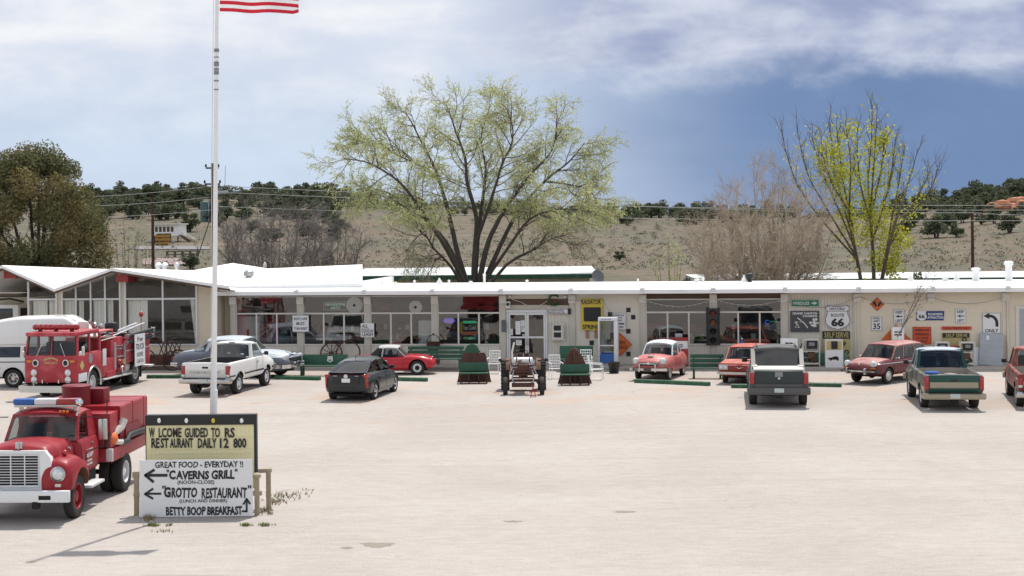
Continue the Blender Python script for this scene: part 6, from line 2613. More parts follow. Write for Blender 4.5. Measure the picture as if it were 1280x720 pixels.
# ------------------------------------------------------------------ green parking blocks
def block(x0, y0, x1, y1, label):
    a, b = G(x0, y0), G(x1, y1)
    d = b - a
    o = empty('parking_block', a, math.atan2(d.y, d.x), label, 'parking block', 'green parking blocks')
    q = MB()
    L = d.length
    q.prism([(-.10, 0), (.10, 0), (.09, .13), (.06, .155), (-.06, .155), (-.09, .13)], 'yz', 0, L)
    q.build('block', 'kerb_green', o)
    q = MB()
    for t in (.18, .82):
        q.lathe([(.022, 0), (.022, .012), (.001, .016)], 'z', (L * t, 0, .155), 8)
    q.build('spike', 'rust', o)


for bl in ((184, 473, 229, 473, 'green parking block left of the white pickup'), (344.5, 474, 400, 475.5, 'green parking block in front of the grey sedan'),
           (492, 476, 534, 477, 'green parking block under the red convertible'), (794, 478.5, 831, 480, 'short green parking block in front of the pink coupe'),
           (831.5, 480, 887, 482.5, 'long green parking block between the pink coupe and the salmon sedan'), (914, 485, 960, 485.5, 'green parking block hidden mostly by the dark grey pickup'),
           (1004, 483, 1052, 484, 'green parking block between the dark grey pickup and the maroon wagon')):
    block(*bl)

# ------------------------------------------------------------------ tractor facing the lot
tr = empty('tractor', label='old rusty red tractor with black tyres and a white tank parked before the shop door', cat='tractor')
q = MB()
q.box((0, .30, .78), (.34, 1.5, .34), bev=.04)
q.box((0, .75, 0.98), (.40, 1.0, .22), bev=.05)
q.box((0, 1.12, .90), (.36, .08, .40), bev=.02)
q.box((0, -.55, .80), (.46, .6, .42), bev=.05)
q.tube([(-.75, -.55, .68), (.75, -.55, .68)], .10, 10)
q.build('engine', ['rust'], tr)
q = MB()
q.m = 0
for k in range(5):
    q.bx(-.40, .40, 1.15 + .0, 1.24, .60 + k * .11, .66 + k * .11)
q.m = 1
for sx in (-1, 1):
    q.tube([(sx * .2, 1.15, 1.2), (sx * .34, 1.2, .9), (sx * .42, 1.3, .6), (sx * .30, 1.3, .40)], .03, 6)
    q.tube([(sx * .30, .9, 1.15), (sx * .40, 1.0, .95), (sx * .5, 1.2, .75)], .022, 5)
q.build('radiator', ['rust', 'steel'], tr)
q = MB()
q.lathe([(.02, -.36), (.12, -.35), (.135, -.30), (.135, .30), (.12, .35), (.02, .36)], 'x', (0, .55, 1.20), 16)
tk = q.build('fuel_tank', 'white', tr)
q = MB()
for x in (-.24, .24):
    q.lathe([(.138, -.02), (.138, .02)], 'x', (x, .55, 1.20), 16)
q.build('tank_strap', 'dark', tk)
q = MB()
q.tube([(.26 * math.cos(a) * .75, -.12 + .06 * math.sin(a), 1.40 + .17 * math.sin(a)) for a in [k * math.pi / 8 for k in range(17)]], .013, 5, cap=False)
q.tube([(0, -.12, 1.40), (0, .3, 1.15)], .018, 5)
q.tube([(-.19, -.12, 1.40), (.19, -.12, 1.40)], .01, 4)
q.build('steering_wheel', 'black', tr)
q = MB()
q.tube([(.40, .2, 1.1), (.42, .0, 1.5), (.34, -.1, 1.85)], .035, 8)
q.build('exhaust_pipe', 'off_white', tr)
for sx in (-1, 1):
    q = MB()
    rows = []
    for k in range(9):
        a = math.pi * (.12 + .60 * k / 8)
        rows.append([(sx * .50, -.55 + .64 * math.cos(a), .58 + .64 * math.sin(a)), (sx * .66, -.55 + .64 * math.cos(a), .58 + .62 * math.sin(a))])
    q.grid(rows)
    q.box((sx * .46, -.2, 1.10), (.04, .45, .30), bev=.02)
    q.build('fender', 'rust_light', tr)
    t = wheel(tr, sx * .70, -.55, .57, .30, 'tractor')
    lug = MB()
    for k in range(22):
        a = 2 * math.pi * k / 22
        for s2 in (-1, 1):
            aa = a + (.07 if s2 > 0 else 0)
            lug.box((s2 * .075, .57 * math.cos(aa), .57 * math.sin(aa)), (.17, .045, .05), rx=aa - math.pi / 2, rz=0)
    lug.build('tread', 'rubber', t)
    q = MB()
    q.lathe([(.06, 0), (.07, .08), (.05, .11), (.001, .12)], 'y', (sx * .88, -.2, 1.18), 10)
    q.tube([(sx * .55, -.25, 1.15), (sx * .88, -.2, 1.16)], .018, 5)
    q.build('work_lamp', 'black', tr)
wheel(tr, -.70, 1.25, .33, .17, 'tractor')
wf = wheel(tr, .66, 1.25, .33, .17, 'tractor')
wf.location.z = .26 + .07
q = MB()
q.bx(-.62, .62, 1.22, 1.30, .48, .58)
q.tube([(-.62, 1.25, .33), (-.5, 1.25, .5)], .04, 6)
q.tube([(.60, 1.25, .33), (.5, 1.25, .5)], .04, 6)
q.bx(-.42, .42, 1.36, 1.44, .30, .46, .01)
q.bx(-.50, .50, 1.44, 1.40, .14, .20, .01)
q.build('front_axle', 'rust', tr)
q = MB()
q.box((0, -.85, 1.05), (.44, .36, .06), bev=.02)
q.box((0, -1.02, 1.22), (.42, .05, .30), bev=.02)
q.build('seat', 'rust', tr)
q = MB()
for k in range(26):
    p0 = Vector((random.uniform(-.3, .3), random.uniform(.3, 1.2), random.uniform(.7, 1.2)))
    q.tube([p0, p0 + Vector((random.uniform(-.25, .25), random.uniform(-.2, .2), random.uniform(-.2, .2)))], random.uniform(.012, .03), 5)
q.build('engine_pipe', 'rust_light', tr)
put(tr, 654.0, 494.0, (0, 1.40), 181.0)
jk = empty('jack_stand', G(666.5, 496.3), 0, 'small red jack stand under the front of the tractor', 'jack stand')
q = MB()
for k in range(4):
    a = math.pi / 4 + k * math.pi / 2
    q.tube([(.14 * math.cos(a), .14 * math.sin(a), 0), (.035 * math.cos(a), .035 * math.sin(a), .30)], .014, 5)
    b2 = a + math.pi / 2
    q.tube([(.12 * math.cos(a), .12 * math.sin(a), .05), (.12 * math.cos(b2), .12 * math.sin(b2), .05)], .010, 4)
q.build('frame', 'red_enamel', jk)
q = MB()
q.tube([(0, 0, .22), (0, 0, .42)], .022, 6)
q.bx(-.06, .06, -.025, .025, .40, .43)
q.build('saddle', 'red_enamel', jk)
# ------------------------------------------------------------------ benches made from old car hoods
def hood_bench(px, py, shape, label, wd, seat):
    o = empty('hood_bench', G(px, py), R(0), label, 'bench')
    hp = MB()
    n = len(shape)
    rows = []
    for (hw, z) in shape:
        y = .36 + .16 * z
        rows.append([(hw * t, y - .10 * (1 - t * t) * (1 if abs(t) < 1 else 1), z) for t in [-1 + k / 6 for k in range(13)]])
    hp.grid(rows)
    hp.grid([[(p[0], p[1] + .02, p[2]) for p in reversed(r_)] for r_ in rows])
    ho_ = hp.build('car_hood', 'rust', o)
    q = MB()
    q.tube([(0, .36 + .16 * shape[0][1] - .12, shape[0][1] + .02), (0, .36 + .16 * shape[-1][1] - .11, shape[-1][1] - .02)], .014, 5)
    q.build('hood_ridge', 'rust_light', ho_)
    z0, z1, bw_ = seat
    q = MB()
    q.box((0, .24, (z0 + z1) / 2 + .02), (bw_ * 2, .05, z1 - z0), rx=R(-9), bev=.012)
    q.build('backrest', 'green_paint', o)
    q = MB()
    for k in range(3):
        q.box((0, -.16 + k * .15, z0 - .03 + .0), (bw_ * 2 + .04, .13, .045), bev=.01)
    q.build('seat', 'green_paint', o)
    for x in (-bw_ + .04, -bw_ * .35, bw_ * .35, bw_ - .04):
        q = MB()
        q.tube([(x, -.18, z0 - .05), (x, -.20, 0)], .024, 5)
        q.tube([(x, .26, z0 - .05), (x, .34, 0)], .024, 5)
        q.build('leg', 'rust', o)
    q = MB()
    q.tube([(-bw_ + .04, -.20, .03), (bw_ - .04, -.20, .03)], .018, 5)
    q.build('stretcher', 'rust', o)
    return o


hood_bench(592.5, 479.5, [(.70, .02), (.66, .12), (.42, .27), (.34, .32), (.58, .45), (.54, .7), (.48, 1.0), (.44, 1.14), (.40, 1.20)][0:2] + [(.62, .35), (.56, .7), (.50, 1.0), (.46, 1.14), (.40, 1.19)], 'bench with a green seat backed by a broad rusty car hood left of the tractor', .7, (.45, .80, .56))
hood_bench(719.0, 481.5, [(.68, .02), (.62, .2), (.54, .5), (.44, .8), (.32, 1.08), (.20, 1.28), (.10, 1.39), (.02, 1.43)], 'bench with a green seat backed by a pointed rusty car hood right of the tractor', .7, (.45, .78, .58))

# ------------------------------------------------------------------ benches, chairs and clutter along the walk
def bench(px, py, L, label, slats=3, rz=WA, sign=False, z=0.11, back=.5, legs=True):
    o = empty('bench', G(px, py, z), rz, label, 'bench')
    q = MB()
    if slats == 1:
        q.box((0, .20, .66), (L, .045, back), rx=R(-10), bev=.01)
    else:
        for k in range(slats):
            q.box((0, .17 + .035 * k, .52 + k * (back / slats) * 1.05), (L, .035, back / slats * .86), rx=R(-10), bev=.008)
    bo_ = q.build('backrest', 'green_paint', o)
    q = MB()
    for k in range(3):
        q.box((0, -.24 + k * .15, .42), (L, .13, .04), bev=.008)
    q.build('seat', 'green_paint', o)
    for x in (-L / 2 + .14, L / 2 - .14):
        q = MB()
        q.box((x, -.22, .20), (.09, .09, .40), bev=.01)
        q.box((x, .12, .20), (.09, .09, .40), bev=.01)
        q.box((x, .20, .58), (.07, .05, .55), rx=R(-10), bev=.01)
        q.box((x, -.05, .36), (.07, .45, .07), bev=.01)
        q.build('leg', 'green_paint', o)
    if sign:
        q = MB()
        q.prism(shield(.26, .27), 'xz', -.008, .0)
        s2 = q.build('shield_emblem', 'sign_white', bo_)
        s2.location = (.14 * L - .02, .155, .68)
        s2.rotation_euler = (R(-10), 0, 0)
        t = MB()
        text_into(t, '66', .15, .11, 0, -.0085, -.03, .003, bold=.03)
        text_into(t, 'ROUTE', .16, .035, 0, -.0085, .075, .003, bold=.01)
        t.build('lettering', 'ink', s2, fix=False)
    return o


def shield(wd, ht):
    """outline of a highway shield, centred"""
    half = [(0, .48), (.10, .455), (.24, .50), (.33, .47), (.40, .44), (.36, .40), (.42, .30), (.37, .22), (.40, .10), (.46, -.02), (.47, -.14), (.42, -.27), (.30, -.38), (.14, -.44), (0, -.50)]
    half = [(0, .455), (.13, .44), (.24, .475), (.36, .50), (.47, .40), (.40, .30), (.39, .18), (.43, .06), (.48, -.06), (.47, -.20), (.38, -.33), (.22, -.42), (.08, -.455), (0, -.50)]
    pts = [(x * wd, z * ht) for x, z in half]
    return pts + [(-x, z) for x, z in reversed(pts[1:-1])]


bench(404, 469.5, 2.05, 'low green bench with a white highway shield in front of the iron wheels', 1, sign=True, z=0.0, back=.44)
bench(544, 460.5, 2.5, 'long green slatted bench behind the nose of the red convertible', 3)
bench(720, 461, 1.45, 'green high backed bench behind the pointed hood bench', 1, back=.62)
bench(884, 473, 1.35, 'green slatted bench between the pink coupe and the salmon sedan', 3, z=0.0, back=.52)
# rounded green seat behind the first hood bench
o = empty('green_chair', G(590, 464, .11), 0, 'dark green chair with a domed back above the broad rusty hood bench', 'chair')
q = MB()
q.prism([(-.30, .50)] + [(.30 * math.cos(a) * -1, .86 + .28 * math.sin(a)) for a in [math.pi * k / 10 for k in range(11)]] + [(.30, .50)], 'xz', .2, .25)
q.bx(-.36, .36, .19, .26, .78, .86)
q.build('backrest', 'green_paint', o)
q = MB()
q.box((0, 0, .44), (.62, .5, .05), bev=.01)
q.build('seat', 'green_paint', o)
for sx in (-1, 1):
    for y in (-.2, .22):
        MB().box((sx * .26, y, .21), (.05, .05, .42)).build('leg', 'green_paint', o)


def chair(px, py, rz, label, z=.11):
    o = empty('metal_chair', G(px, py, z), R(rz), label, 'chair')
    q = MB()
    for x in (-.22, .22):
        q.tube([(x, .22, .40), (x * 1.05, .34, .95)], .016, 6)
    for k in range(7):
        x = -.22 + k * .44 / 6
        q.tube([(x, .235, .47), (x * 1.05, .34, .93)], .009, 4)
    for k in range(5):
        zz = .50 + k * .108
        q.tube([(-.225, .24 + (zz - .47) * .22, zz), (.225, .24 + (zz - .47) * .22, zz)], .009, 4)
    q.tube([(-.235, .345, .95), (.235, .345, .95)], .018, 6)
    q.build('backrest', 'white', o)
    q = MB()
    q.tube([(-.24, -.24, .43), (.24, -.24, .43), (.24, .24, .41), (-.24, .24, .41), (-.24, -.24, .43)], .016, 6)
    for k in range(8):
        q.tube([(-.21 + k * .06, -.24, .43), (-.21 + k * .06, .24, .41)], .010, 4)
    q.build('seat', 'white', o)
    for sx in (-1, 1):
        q = MB()
        q.tube([(sx * .24, -.20, .64), (sx * .24, -.26, .40), (sx * .26, -.26, .02), (sx * .26, -.1, .01), (sx * .26, .30, .01), (sx * .24, .22, .42)], .016, 6)
        q.build('leg', 'white', o)
        q = MB()
        q.tube([(sx * .24, -.22, .64), (sx * .25, .28, .66)], .020, 6)
        q.build('armrest', 'white', o)
    return o


chair(617, 467.0, -10, 'white wire chair just left of the tractor', .0)
chair(695.5, 473.5, 12, 'white wire chair just right of the tractor', .0)
chair(733, 466, 0, 'white wire chair partly behind the pointed hood bench', .0)
chair(745.5, 474.5, 80, 'white wire chair turned sideways in front of the telephone booth', .0)

o = empty('planter', G(767.5, 466.5), 0, 'black tapered planter pot at the foot of the telephone booth', 'planter')
q = MB()
q.lathe([(.18, 0), (.20, .02), (.25, .42), (.27, .44), (.27, .47), (.235, .47), (.22, .40), (.001, .39)], 'z', (0, 0, 0), 18, cap=False)
q.build('pot', 'black', o)
q = MB()
q.lathe([(.215, .405), (.001, .41)], 'z', (0, 0, 0), 14, cap=False)
q.build('soil', 'old_wood', o)

# telephone booth
o = empty('telephone_booth', on_wall(761, 457, 1.15), WA, 'silver telephone booth with glass sides and a blue lower panel', 'telephone booth')
o.location.z = .11
hw, ht = .42, 2.15
q = MB()
for sx in (-1, 1):
    for y in (-.40, .40):
        q.box((sx * (hw - .03), y, ht / 2), (.06, .06, ht), bev=.006)
q.bx(-hw, hw, -.43, .43, ht - .14, ht, .01)
q.bx(-hw, hw, -.43, .43, 0, .05, .005)
for y in (-.415, .415):
    q.bx(-hw + .06, hw - .06, y - .015, y + .015, .92, .96)
q.build('frame', 'alu', o)
bxo('fold_panel', 'alu', o, hw - .16, hw + .012, -.455, -.425, .05, ht - .15, .005)
bxo('lower_panel', 'blue', o, -hw + .06, hw - .17, -.425, -.405, .16, .58)
bxo('lower_panel', 'blue', o, -hw + .06, hw - .06, .395, .415, .16, .58)
for (x0, x1, y) in ((-hw + .06, hw - .17, -.41), (-hw + .06, hw - .06, .41)):
    MB().poly([(x0, y, .6), (x1, y, .6), (x1, y, ht - .14), (x0, y, ht - .14)]).build('pane', 'glass', o, smooth=False)
for sx in (-1, 1):
    MB().poly([(sx * (hw - .03), -.38, .6), (sx * (hw - .03), .38, .6), (sx * (hw - .03), .38, ht - .14), (sx * (hw - .03), -.38, ht - .14)]).build('pane', 'glass', o, smooth=False)
hp = bxo('header_sign', 'sign_white', o, -hw + .02, hw - .02, -.445, -.431, ht - .13, ht - .02)
q = MB()
text_into(q, 'TELEPHONE', .46, .06, -.08, -.446, ht - .075, .003, bold=.012)
q.build('lettering', 'blue', hp, fix=False)
bxo('telephone', 'black', o, .05, .22, .30, .39, 1.15, 1.45, .02)
bxo('shelf', 'steel', o, -.1, .3, .2, .39, 1.02, 1.05)

# rusty iron wheels behind the shield bench
for (x, y0, y1, sp, lab) in ((413.5, 428, 461, 12, 'rusty spoked iron wheel leaning on the shop wall'), (434.5, 425.5, 462, 0, 'large plain rusty iron ring leaning on the shop wall')):
    p = on_wall(x, y1, .45)
    rr = (At(x, y0, p.y).z - .12) / 2
    o = empty('iron_wheel', (p.x, p.y, .11), WA, lab, 'iron wheel')
    q = MB()
    q.M = Matrix.Rotation(R(-14), 4, 'X')
    ring = [(rr * math.cos(a), 0, rr + rr * math.sin(a)) for a in [k * 2 * math.pi / 28 for k in range(29)]]
    q.tube(ring, .035, 6, cap=False)
    q.build('rim', 'rust', o)
    if sp:
        q = MB()
        q.M = Matrix.Rotation(R(-14), 4, 'X')
        q.lathe([(.09, -.1), (.11, 0), (.09, .1)], 'y', (0, 0, rr), 12)
        for k in range(sp):
            a = k * 2 * math.pi / sp
            q.tube([(.08 * math.cos(a), 0, rr + .08 * math.sin(a)), (rr * math.cos(a), 0, rr + rr * math.sin(a))], .016, 5)
        q.tube([(-.7, -.05, .25), (.5, -.05, .45)], .03, 5)
        q.build('spoke', 'rust', o)
# cauldron with its bail handle standing on a stool behind the long bench
o = empty('cauldron', on_wall(542, 459, .4), WA, 'rusty iron cauldron with a hoop handle behind the long green bench', 'cauldron')
o.location.z = .11
q = MB()
q.lathe([(.02, .62), (.26, .66), (.31, .80), (.30, .98), (.32, 1.02), (.28, 1.02), (.26, .9), (.001, .8)], 'z', (0, 0, 0), 18, cap=False)
q.build('pot', 'rust', o)
q = MB()
q.tube([(.30 * math.cos(a), 0, 1.0 + .34 * math.sin(a)) for a in [math.pi * k / 12 for k in range(13)]], .018, 6)
q.sph((0, 0, 1.36), .05, 8)
q.build('handle', 'rust', o)
q = MB()
for k in range(3):
    a = k * 2.1 + .4
    q.tube([(.24 * math.cos(a), .24 * math.sin(a), 0), (.15 * math.cos(a), .15 * math.sin(a), .66)], .03, 5)
q.build('leg', 'rust', o)
# dark iron wagon running gear in front of the restaurant
o = empty('wagon', on_wall(199, 460, 1.9), WA, 'dark iron wagon gear with spoked wheels in front of the restaurant window', 'wagon')
o.location.z = 0
q = MB()
q.bx(-1.0, 1.0, -.35, .35, .55, .66, .01)
q.bx(-1.05, -.95, -.4, .4, .2, .9)
q.tube([(-.55, .0, .66), (-.55, 0, 1.25), (-.1, 0, 1.32), (.35, 0, 1.25), (.35, 0, .66)], .03, 6)
for k in range(5):
    q.tube([(-.1 + k * .22, .3, .66), (.1 + k * .2, .3, 1.18)], .022, 5)
    q.tube([(.1 + k * .22, .3, .66), (-.1 + k * .2, .3, 1.18)], .022, 5)
q.tube([(-.2, .3, 1.18), (1.0, .3, 1.18)], .03, 5)
q.bx(-1.0, 1.0, -.38, -.30, .25, .55)
q.build('bed', 'rust', o)
for x in (-.75, .75):
    for y in (-.45, .45):
        q = MB()
        q.tube([(x + .42 * math.cos(a), y, .44 + .42 * math.sin(a)) for a in [k * math.pi / 10 for k in range(21)]], .03, 5, cap=False)
        for k in range(8):
            a = k * math.pi / 4
            q.tube([(x, y, .44), (x + .42 * math.cos(a), y, .44 + .42 * math.sin(a))], .014, 4)
        q.build('wheel', 'rust', o)

# ------------------------------------------------------------------ gas pumps
def pump(px, off, wd, z1, label, kind, py=460):
    o = empty('gas_pump', on_wall(px, py, off), WA, label, 'gas pump')
    o.location.z = .11 if off < 1.7 else 0
    z1 = on_wall(px, z1, off).z - o.location.z
    h = wd / 2
    if kind == 'red':
        q = MB()
        q.box((0, 0, z1 * .31), (wd, .46, z1 * .62), bev=.03)
        q.build('body', 'red_enamel', o)
        bxo('display', 'sign_white', o, -h + .03, h - .02, -.235, .2, z1 * .62, z1 * .90, .01)
        q = MB()
        for k in range(2):
            q.bx(-.14, .14, -.245, -.236, z1 * (.68 + .07 * k), z1 * (.71 + .07 * k))
        q.build('dial', 'black', o)
        bxo('top_cap', 'red_enamel', o, -h - .01, h + .01, -.25, .24, z1 * .90, z1, .02)
        bxo('globe_base', 'galv', o, -.2, .12, -.1, .1, z1 + .001, z1 + .18, .03)
    elif kind == 'white':
        q = MB()
        q.box((0, 0, z1 / 2), (wd, .45, z1), bev=.03)
        q.build('body', 'off_white', o)
        bxo('head', 'white', o, -h - .01, h + .01, -.24, .235, z1 - .52, z1 + .012, .02)
        q = MB()
        for k in range(2):
            for j in range(2):
                q.bx(-.16 + .17 * j, -.02 + .17 * j, -.248, -.24, z1 - .34 + .12 * k, z1 - .28 + .12 * k)
        q.build('dial', 'black', o)
    elif kind == 'bare':
        q = MB()
        for sx in (-1, 1):
            for y in (-.2, .2):
                q.box((sx * (h - .02), y, z1 / 2), (.04, .04, z1))
        q.bx(-h, h, -.22, .22, z1 - .06, z1, .005)
        q.bx(-h, h, -.22, .22, z1 * .55, z1 * .58)
        q.bx(-h, h, -.22, .22, .10, .16)
        q.build('frame', 'off_white', o)
        q = MB()
        q.box((.04, -.05, z1 * .80), (wd * .62, .3, z1 * .32), bev=.05)
        q.m = 1
        q.box((.02, -.22, z1 * .82), (wd * .34, .05, z1 * .13), bev=.02)
        q.build('meter', ['black', 'grey'], o)
        q = MB()
        q.m = 0
        q.box((0, 0, z1 * .40), (.30, .26, .3), bev=.06)
        q.m = 1
        q.tube([(-.1, .0, .2), (-.1, 0, z1 * .36)], .05, 8)
        q.lathe([(.11, 0), (.11, .12)], 'y', (.1, -.2, z1 * .24), 12)
        q.build('pump_gear', ['rust_light', 'rust'], o)
        q = MB()
        q.tube([(-h, -.15, z1 * .85), (-h - .14, -.18, z1 * .6), (-h - .10, -.2, z1 * .3), (-h + .1, -.22, z1 * .52)], .025, 6)
        q.build('hose', 'black', o)
    elif kind == 'picture':
        q = MB()
        q.box((0, 0, z1 * .5), (wd, .44, z1), bev=.02)
        q.build('body', 'off_white', o)
        bxo('meter_window', 'old_yellow', o, -h + .05, h - .05, -.225, -.22, z1 * .63, z1 * .95)
        bxo('meter', 'black', o, -.12, .14, -.25, -.226, z1 * .66, z1 * .94, .03)
        ph = bxo('picture_panel', 'sign_white', o, -h, h, -.25, -.222, .0, z1 * .62)
        q = MB()
        for (x, z, a, b_2) in ((-.05, .0, .24, .05), (.05, .04, .13, .06), (-.15, -.05, .05, .04), (.14, -.05, .05, .04)):
            q.lathe([(1, 0), (1, .004)], 'y', (0, 0, 0), 14)
            for i in range(len(q.v) - 28, len(q.v)):
                v = q.v[i]
                q.v[i] = (x + v[0] * a, -.2545 + v[1], z1 * .32 + z + v[2] * b_2)
        q.build('car_picture', 'black', ph, fix=False)
    return o


pump(850, 1.0, .72, 422, 'red and white old gas pump behind the pink coupe', 'red')
pump(986.5, 1.1, .70, 423, 'white boxy gas pump behind the dark grey pickup', 'white')
pump(1014, 1.0, .74, 423.5, 'stripped open framed gas pump with rusty gear below the dark cavern poster', 'bare')
pump(1042.5, 1.3, .74, 424, 'white gas pump with a picture of a black car on its front', 'picture')
pump(1177, .8, .62, 427, 'stripped grey gas pump left of the orange arrow panel', 'bare')
pump(1208.5, .8, .64, 427, 'stripped gas pump with red parts beside the leaning grey door', 'bare')
pump(1122.5, .5, .48, 409, 'tall narrow old gas pump in front of the orange triangle sign', 'white')

# leaning grey steel door and a white sheet
o = empty('steel_door', on_wall(1238.5, 461, .42), WA, 'large grey steel door leaning crooked against the cream wall', 'door')
o.location.z = .11
q = MB()
q.M = Matrix.Rotation(R(-11), 4, 'X') @ Matrix.Rotation(R(5), 4, 'Y')
q.bx(-.50, .50, -.025, .025, .0, 1.36)
q.build('panel', 'galv', o)
q = MB()
q.M = Matrix.Rotation(R(-11), 4, 'X') @ Matrix.Rotation(R(5), 4, 'Y')
for z in (.46, .93):
    q.bx(-.50, .50, -.032, -.026, z - .012, z + .012)
q.bx(-.40, -.34, -.034, -.026, 1.15, 1.22)
q.build('seam', 'steel', o)
q = MB()
q.M = Matrix.Rotation(R(-11), 4, 'X') @ Matrix.Rotation(R(5), 4, 'Y')
q.bx(-.24, -.12, -.034, -.026, 1.08, 1.26)
q.build('notice', 'sign_white', o)
o = bxo('white_sheet', 'sign_white', None, -.30, .30, -.01, .01, 0, .78)
o.location = on_wall(1222, 461, .35)
o.location.z = .11
o.rotation_euler = (R(-12), 0, WA)
tag(o, 'plain white metal sheet leaning beside the grey steel door', 'metal sheet')
o = bxo('green_crate', 'green_paint', None, -1.1, 1.1, -.2, .2, 0, .52, .02)
o.location = on_wall(1026, 459, .35)
o.location.z = .11
o.rotation_euler = (0, 0, WA)
o.data.materials[0] = mat('pale_green', (.10, .22, .16), .6)
tag(o, 'low pale green cabinet behind the stripped gas pump and the picture pump', 'cabinet')
o = empty('utility_cabinet', on_wall(925, 455, .35), WA, 'low white cabinet with a blue bottle on it below the right shop window', 'cabinet')
o.location.z = .11
bxo('body', 'off_white', o, -.5, .5, -.2, .2, 0, .78, .01)
o2 = empty('bottle', on_wall(925, 455, .35) + Vector((.1, 0, 0)), 0, 'small blue bottle standing on the white cabinet', 'bottle')
o2.location.z = .89
q = MB()
q.lathe([(.07, 0), (.08, .2), (.03, .3), (.03, .36), (.001, .37)], 'z', (0, 0, 0), 12)
q.build('bottle', 'blue', o2)
q = MB()
q.lathe([(.035, .34), (.035, .39), (.001, .395)], 'z', (0, 0, 0), 10)
q.build('cap', 'white', o2)

# ------------------------------------------------------------------ signs on the wall
def wsign(name, x0, y0, x1, y1, label, m, off=.05, th=.02, cat='sign', outline=None, rim=None, rimw=.025):
    """flat sign on the shop wall between two pixel corners; returns the thing and its half sizes"""
    a, b = on_wall(x0, y1, off), on_wall(x1, y0, off)
    c = (a + b) / 2
    hw_, hh_ = (b - a).dot(WD) / 2, (b.z - a.z) / 2
    o = empty(name, c, WA, label, cat)
    q = MB()
    if outline is None:
        q.bx(-hw_, hw_, 0, th, -hh_, hh_)
    else:
        q.prism([(x * hw_, z * hh_) for x, z in outline], 'xz', 0, th)
    f = q.build('panel', m, o)
    if rim:
        q = MB()
        pts = [(x * hw_, z * hh_) for x, z in (outline or [(-1, -1), (1, -1), (1, 1), (-1, 1)])]
        k_ = 1 - rimw / min(hw_, hh_)
        inn = [(x * k_, z * (1 - rimw / hh_)) if outline is None else (x * k_, z * k_) for x, z in pts]
        if outline is None:
            inn = [(x - math.copysign(rimw, x), z - math.copysign(rimw, z)) for x, z in pts]
            ou = [(x - math.copysign(rimw * .4, x), z - math.copysign(rimw * .4, z)) for x, z in pts]
        else:
            ou = [(x * (1 - .4 * (1 - k_)), z * (1 - .4 * (1 - k_))) for x, z in pts]
        n = len(pts)
        q.add([(x, -.004, z) for x, z in ou] + [(x, -.004, z) for x, z in inn], [(i, (i + 1) % n, (i + 1) % n + n, i + n) for i in range(n)])
        q.build('border', rim, o, fix=False, smooth=False)
    return o, hw_, hh_


def words(o, items, m='ink', name='lettering'):
    """items: (text, centre x, centre z, width, height[, bold])"""
    q = MB()
    for it in items:
        text_into(q, it[0], it[3], it[4], it[1], -.002, it[2], .004, bold=it[5] if len(it) > 5 else .015)
    return q.build(name, m, o, fix=False)


def left_arrow(o, w_, z, th=.05, m='ink', sg=-1):
    q = MB()
    q.prism([(sg * w_, z), (sg * (w_ - .16), z + th * 2.0), (sg * (w_ - .13), z + th * .6), (-sg * w_, z + th * .6), (-sg * w_, z - th * .6), (sg * (w_ - .13), z - th * .6), (sg * (w_ - .16), z - th * 2.0)], 'xz', -.006, -.0005)
    return q.build('arrow', m, o)


o, a, b = wsign('road_sign', 365.5, 394, 386, 415, 'white road sign reading RIGHT LANE MUST TURN RIGHT', 'sign_white', off=.16, rim='ink', rimw=.015)
words(o, (('RIGHT LANE', 0, b * .58, a * 1.6, .12), ('MUST', 0, 0, a * 1.0, .14), ('TURN RIGHT', 0, -b * .58, a * 1.6, .12)))
o, a, b = wsign('hand_lettered_sign', 451, 404, 467.5, 421.5, 'white hand lettered sign about leashed dogs on a window post', 'sign_white', off=.16)
words(o, (('ALL', -a * .35, b * .6, a * .9, .15), ('DOGS on', 0, 0, a * 1.7, .16), ('LEASH', 0, -b * .58, a * 1.6, .18)))
o, a, b = wsign('road_sign', 989, 374.5, 1024, 383.5, 'small green road sign reading NEEDLES with a white arrow', 'road_green', rim='sign_white', rimw=.02)
words(o, (('NEEDLES', -a * .28, 0, a * 1.15, b * .85),), 'sign_white')
left_arrow(o, a * .20, 0, .04, 'sign_white', 1).location.x = a * .66
o, a, b = wsign('cavern_poster', 988, 388.5, 1024, 415, 'dark grey cavern poster with pale lettering and a sketched figure', 'grey')
o.children[0].data.materials[0] = mat('poster_grey', (.055, .058, .065), .5, var=.1)
words(o, (('GRAND CANYON', 0, b * .76, a * 1.7, .10, .03), ('CAVERNS', a * .35, b * .50, a * 1.0, .09, .03)), 'sign_white')
q = MB()
q.tube([(-a * .5, -.004, b * .35), (-a * .05, -.004, -b * .15), (a * .2, -.004, -b * .62)], .022, 4)
random.seed(3)
for k in range(16):
    q.box((random.uniform(.25, .85) * a, -.004, random.uniform(-.45, .2) * b), (random.uniform(.04, .16), .006, random.uniform(.03, .10)), ry=random.uniform(-1, 1))
    q.box((random.uniform(-.65, -.30) * a, -.004, random.uniform(-.55, .0) * b), (random.uniform(.02, .07), .006, random.uniform(.02, .06)), ry=random.uniform(-1, 1))
q.build('drawing', 'curtain', o, fix=False)
o, a, b = wsign('route_shield', 1030, 380.5, 1064, 413.5, 'big white highway shield reading HISTORIC ROUTE 66', 'sign_white', outline=[(x * 2, z * 2) for x, z in shield(1, 1)], rim='ink', rimw=.05)
words(o, (('HISTORIC', 0, b * .66, a * 1.15, .12), ('ROUTE', 0, b * .18, a * .95, .14), ('66', 0, -b * .36, a * .95, .36, .05)))
bxo('divider', 'ink', o, -a * .80, a * .80, -.005, -.0005, b * .47, b * .50)
o, a, b = wsign('fuel_price_sign', 1028.5, 413.5, 1062.5, 455, 'old yellow and black SELF SERVE fuel price board with large figures', 'old_yellow')
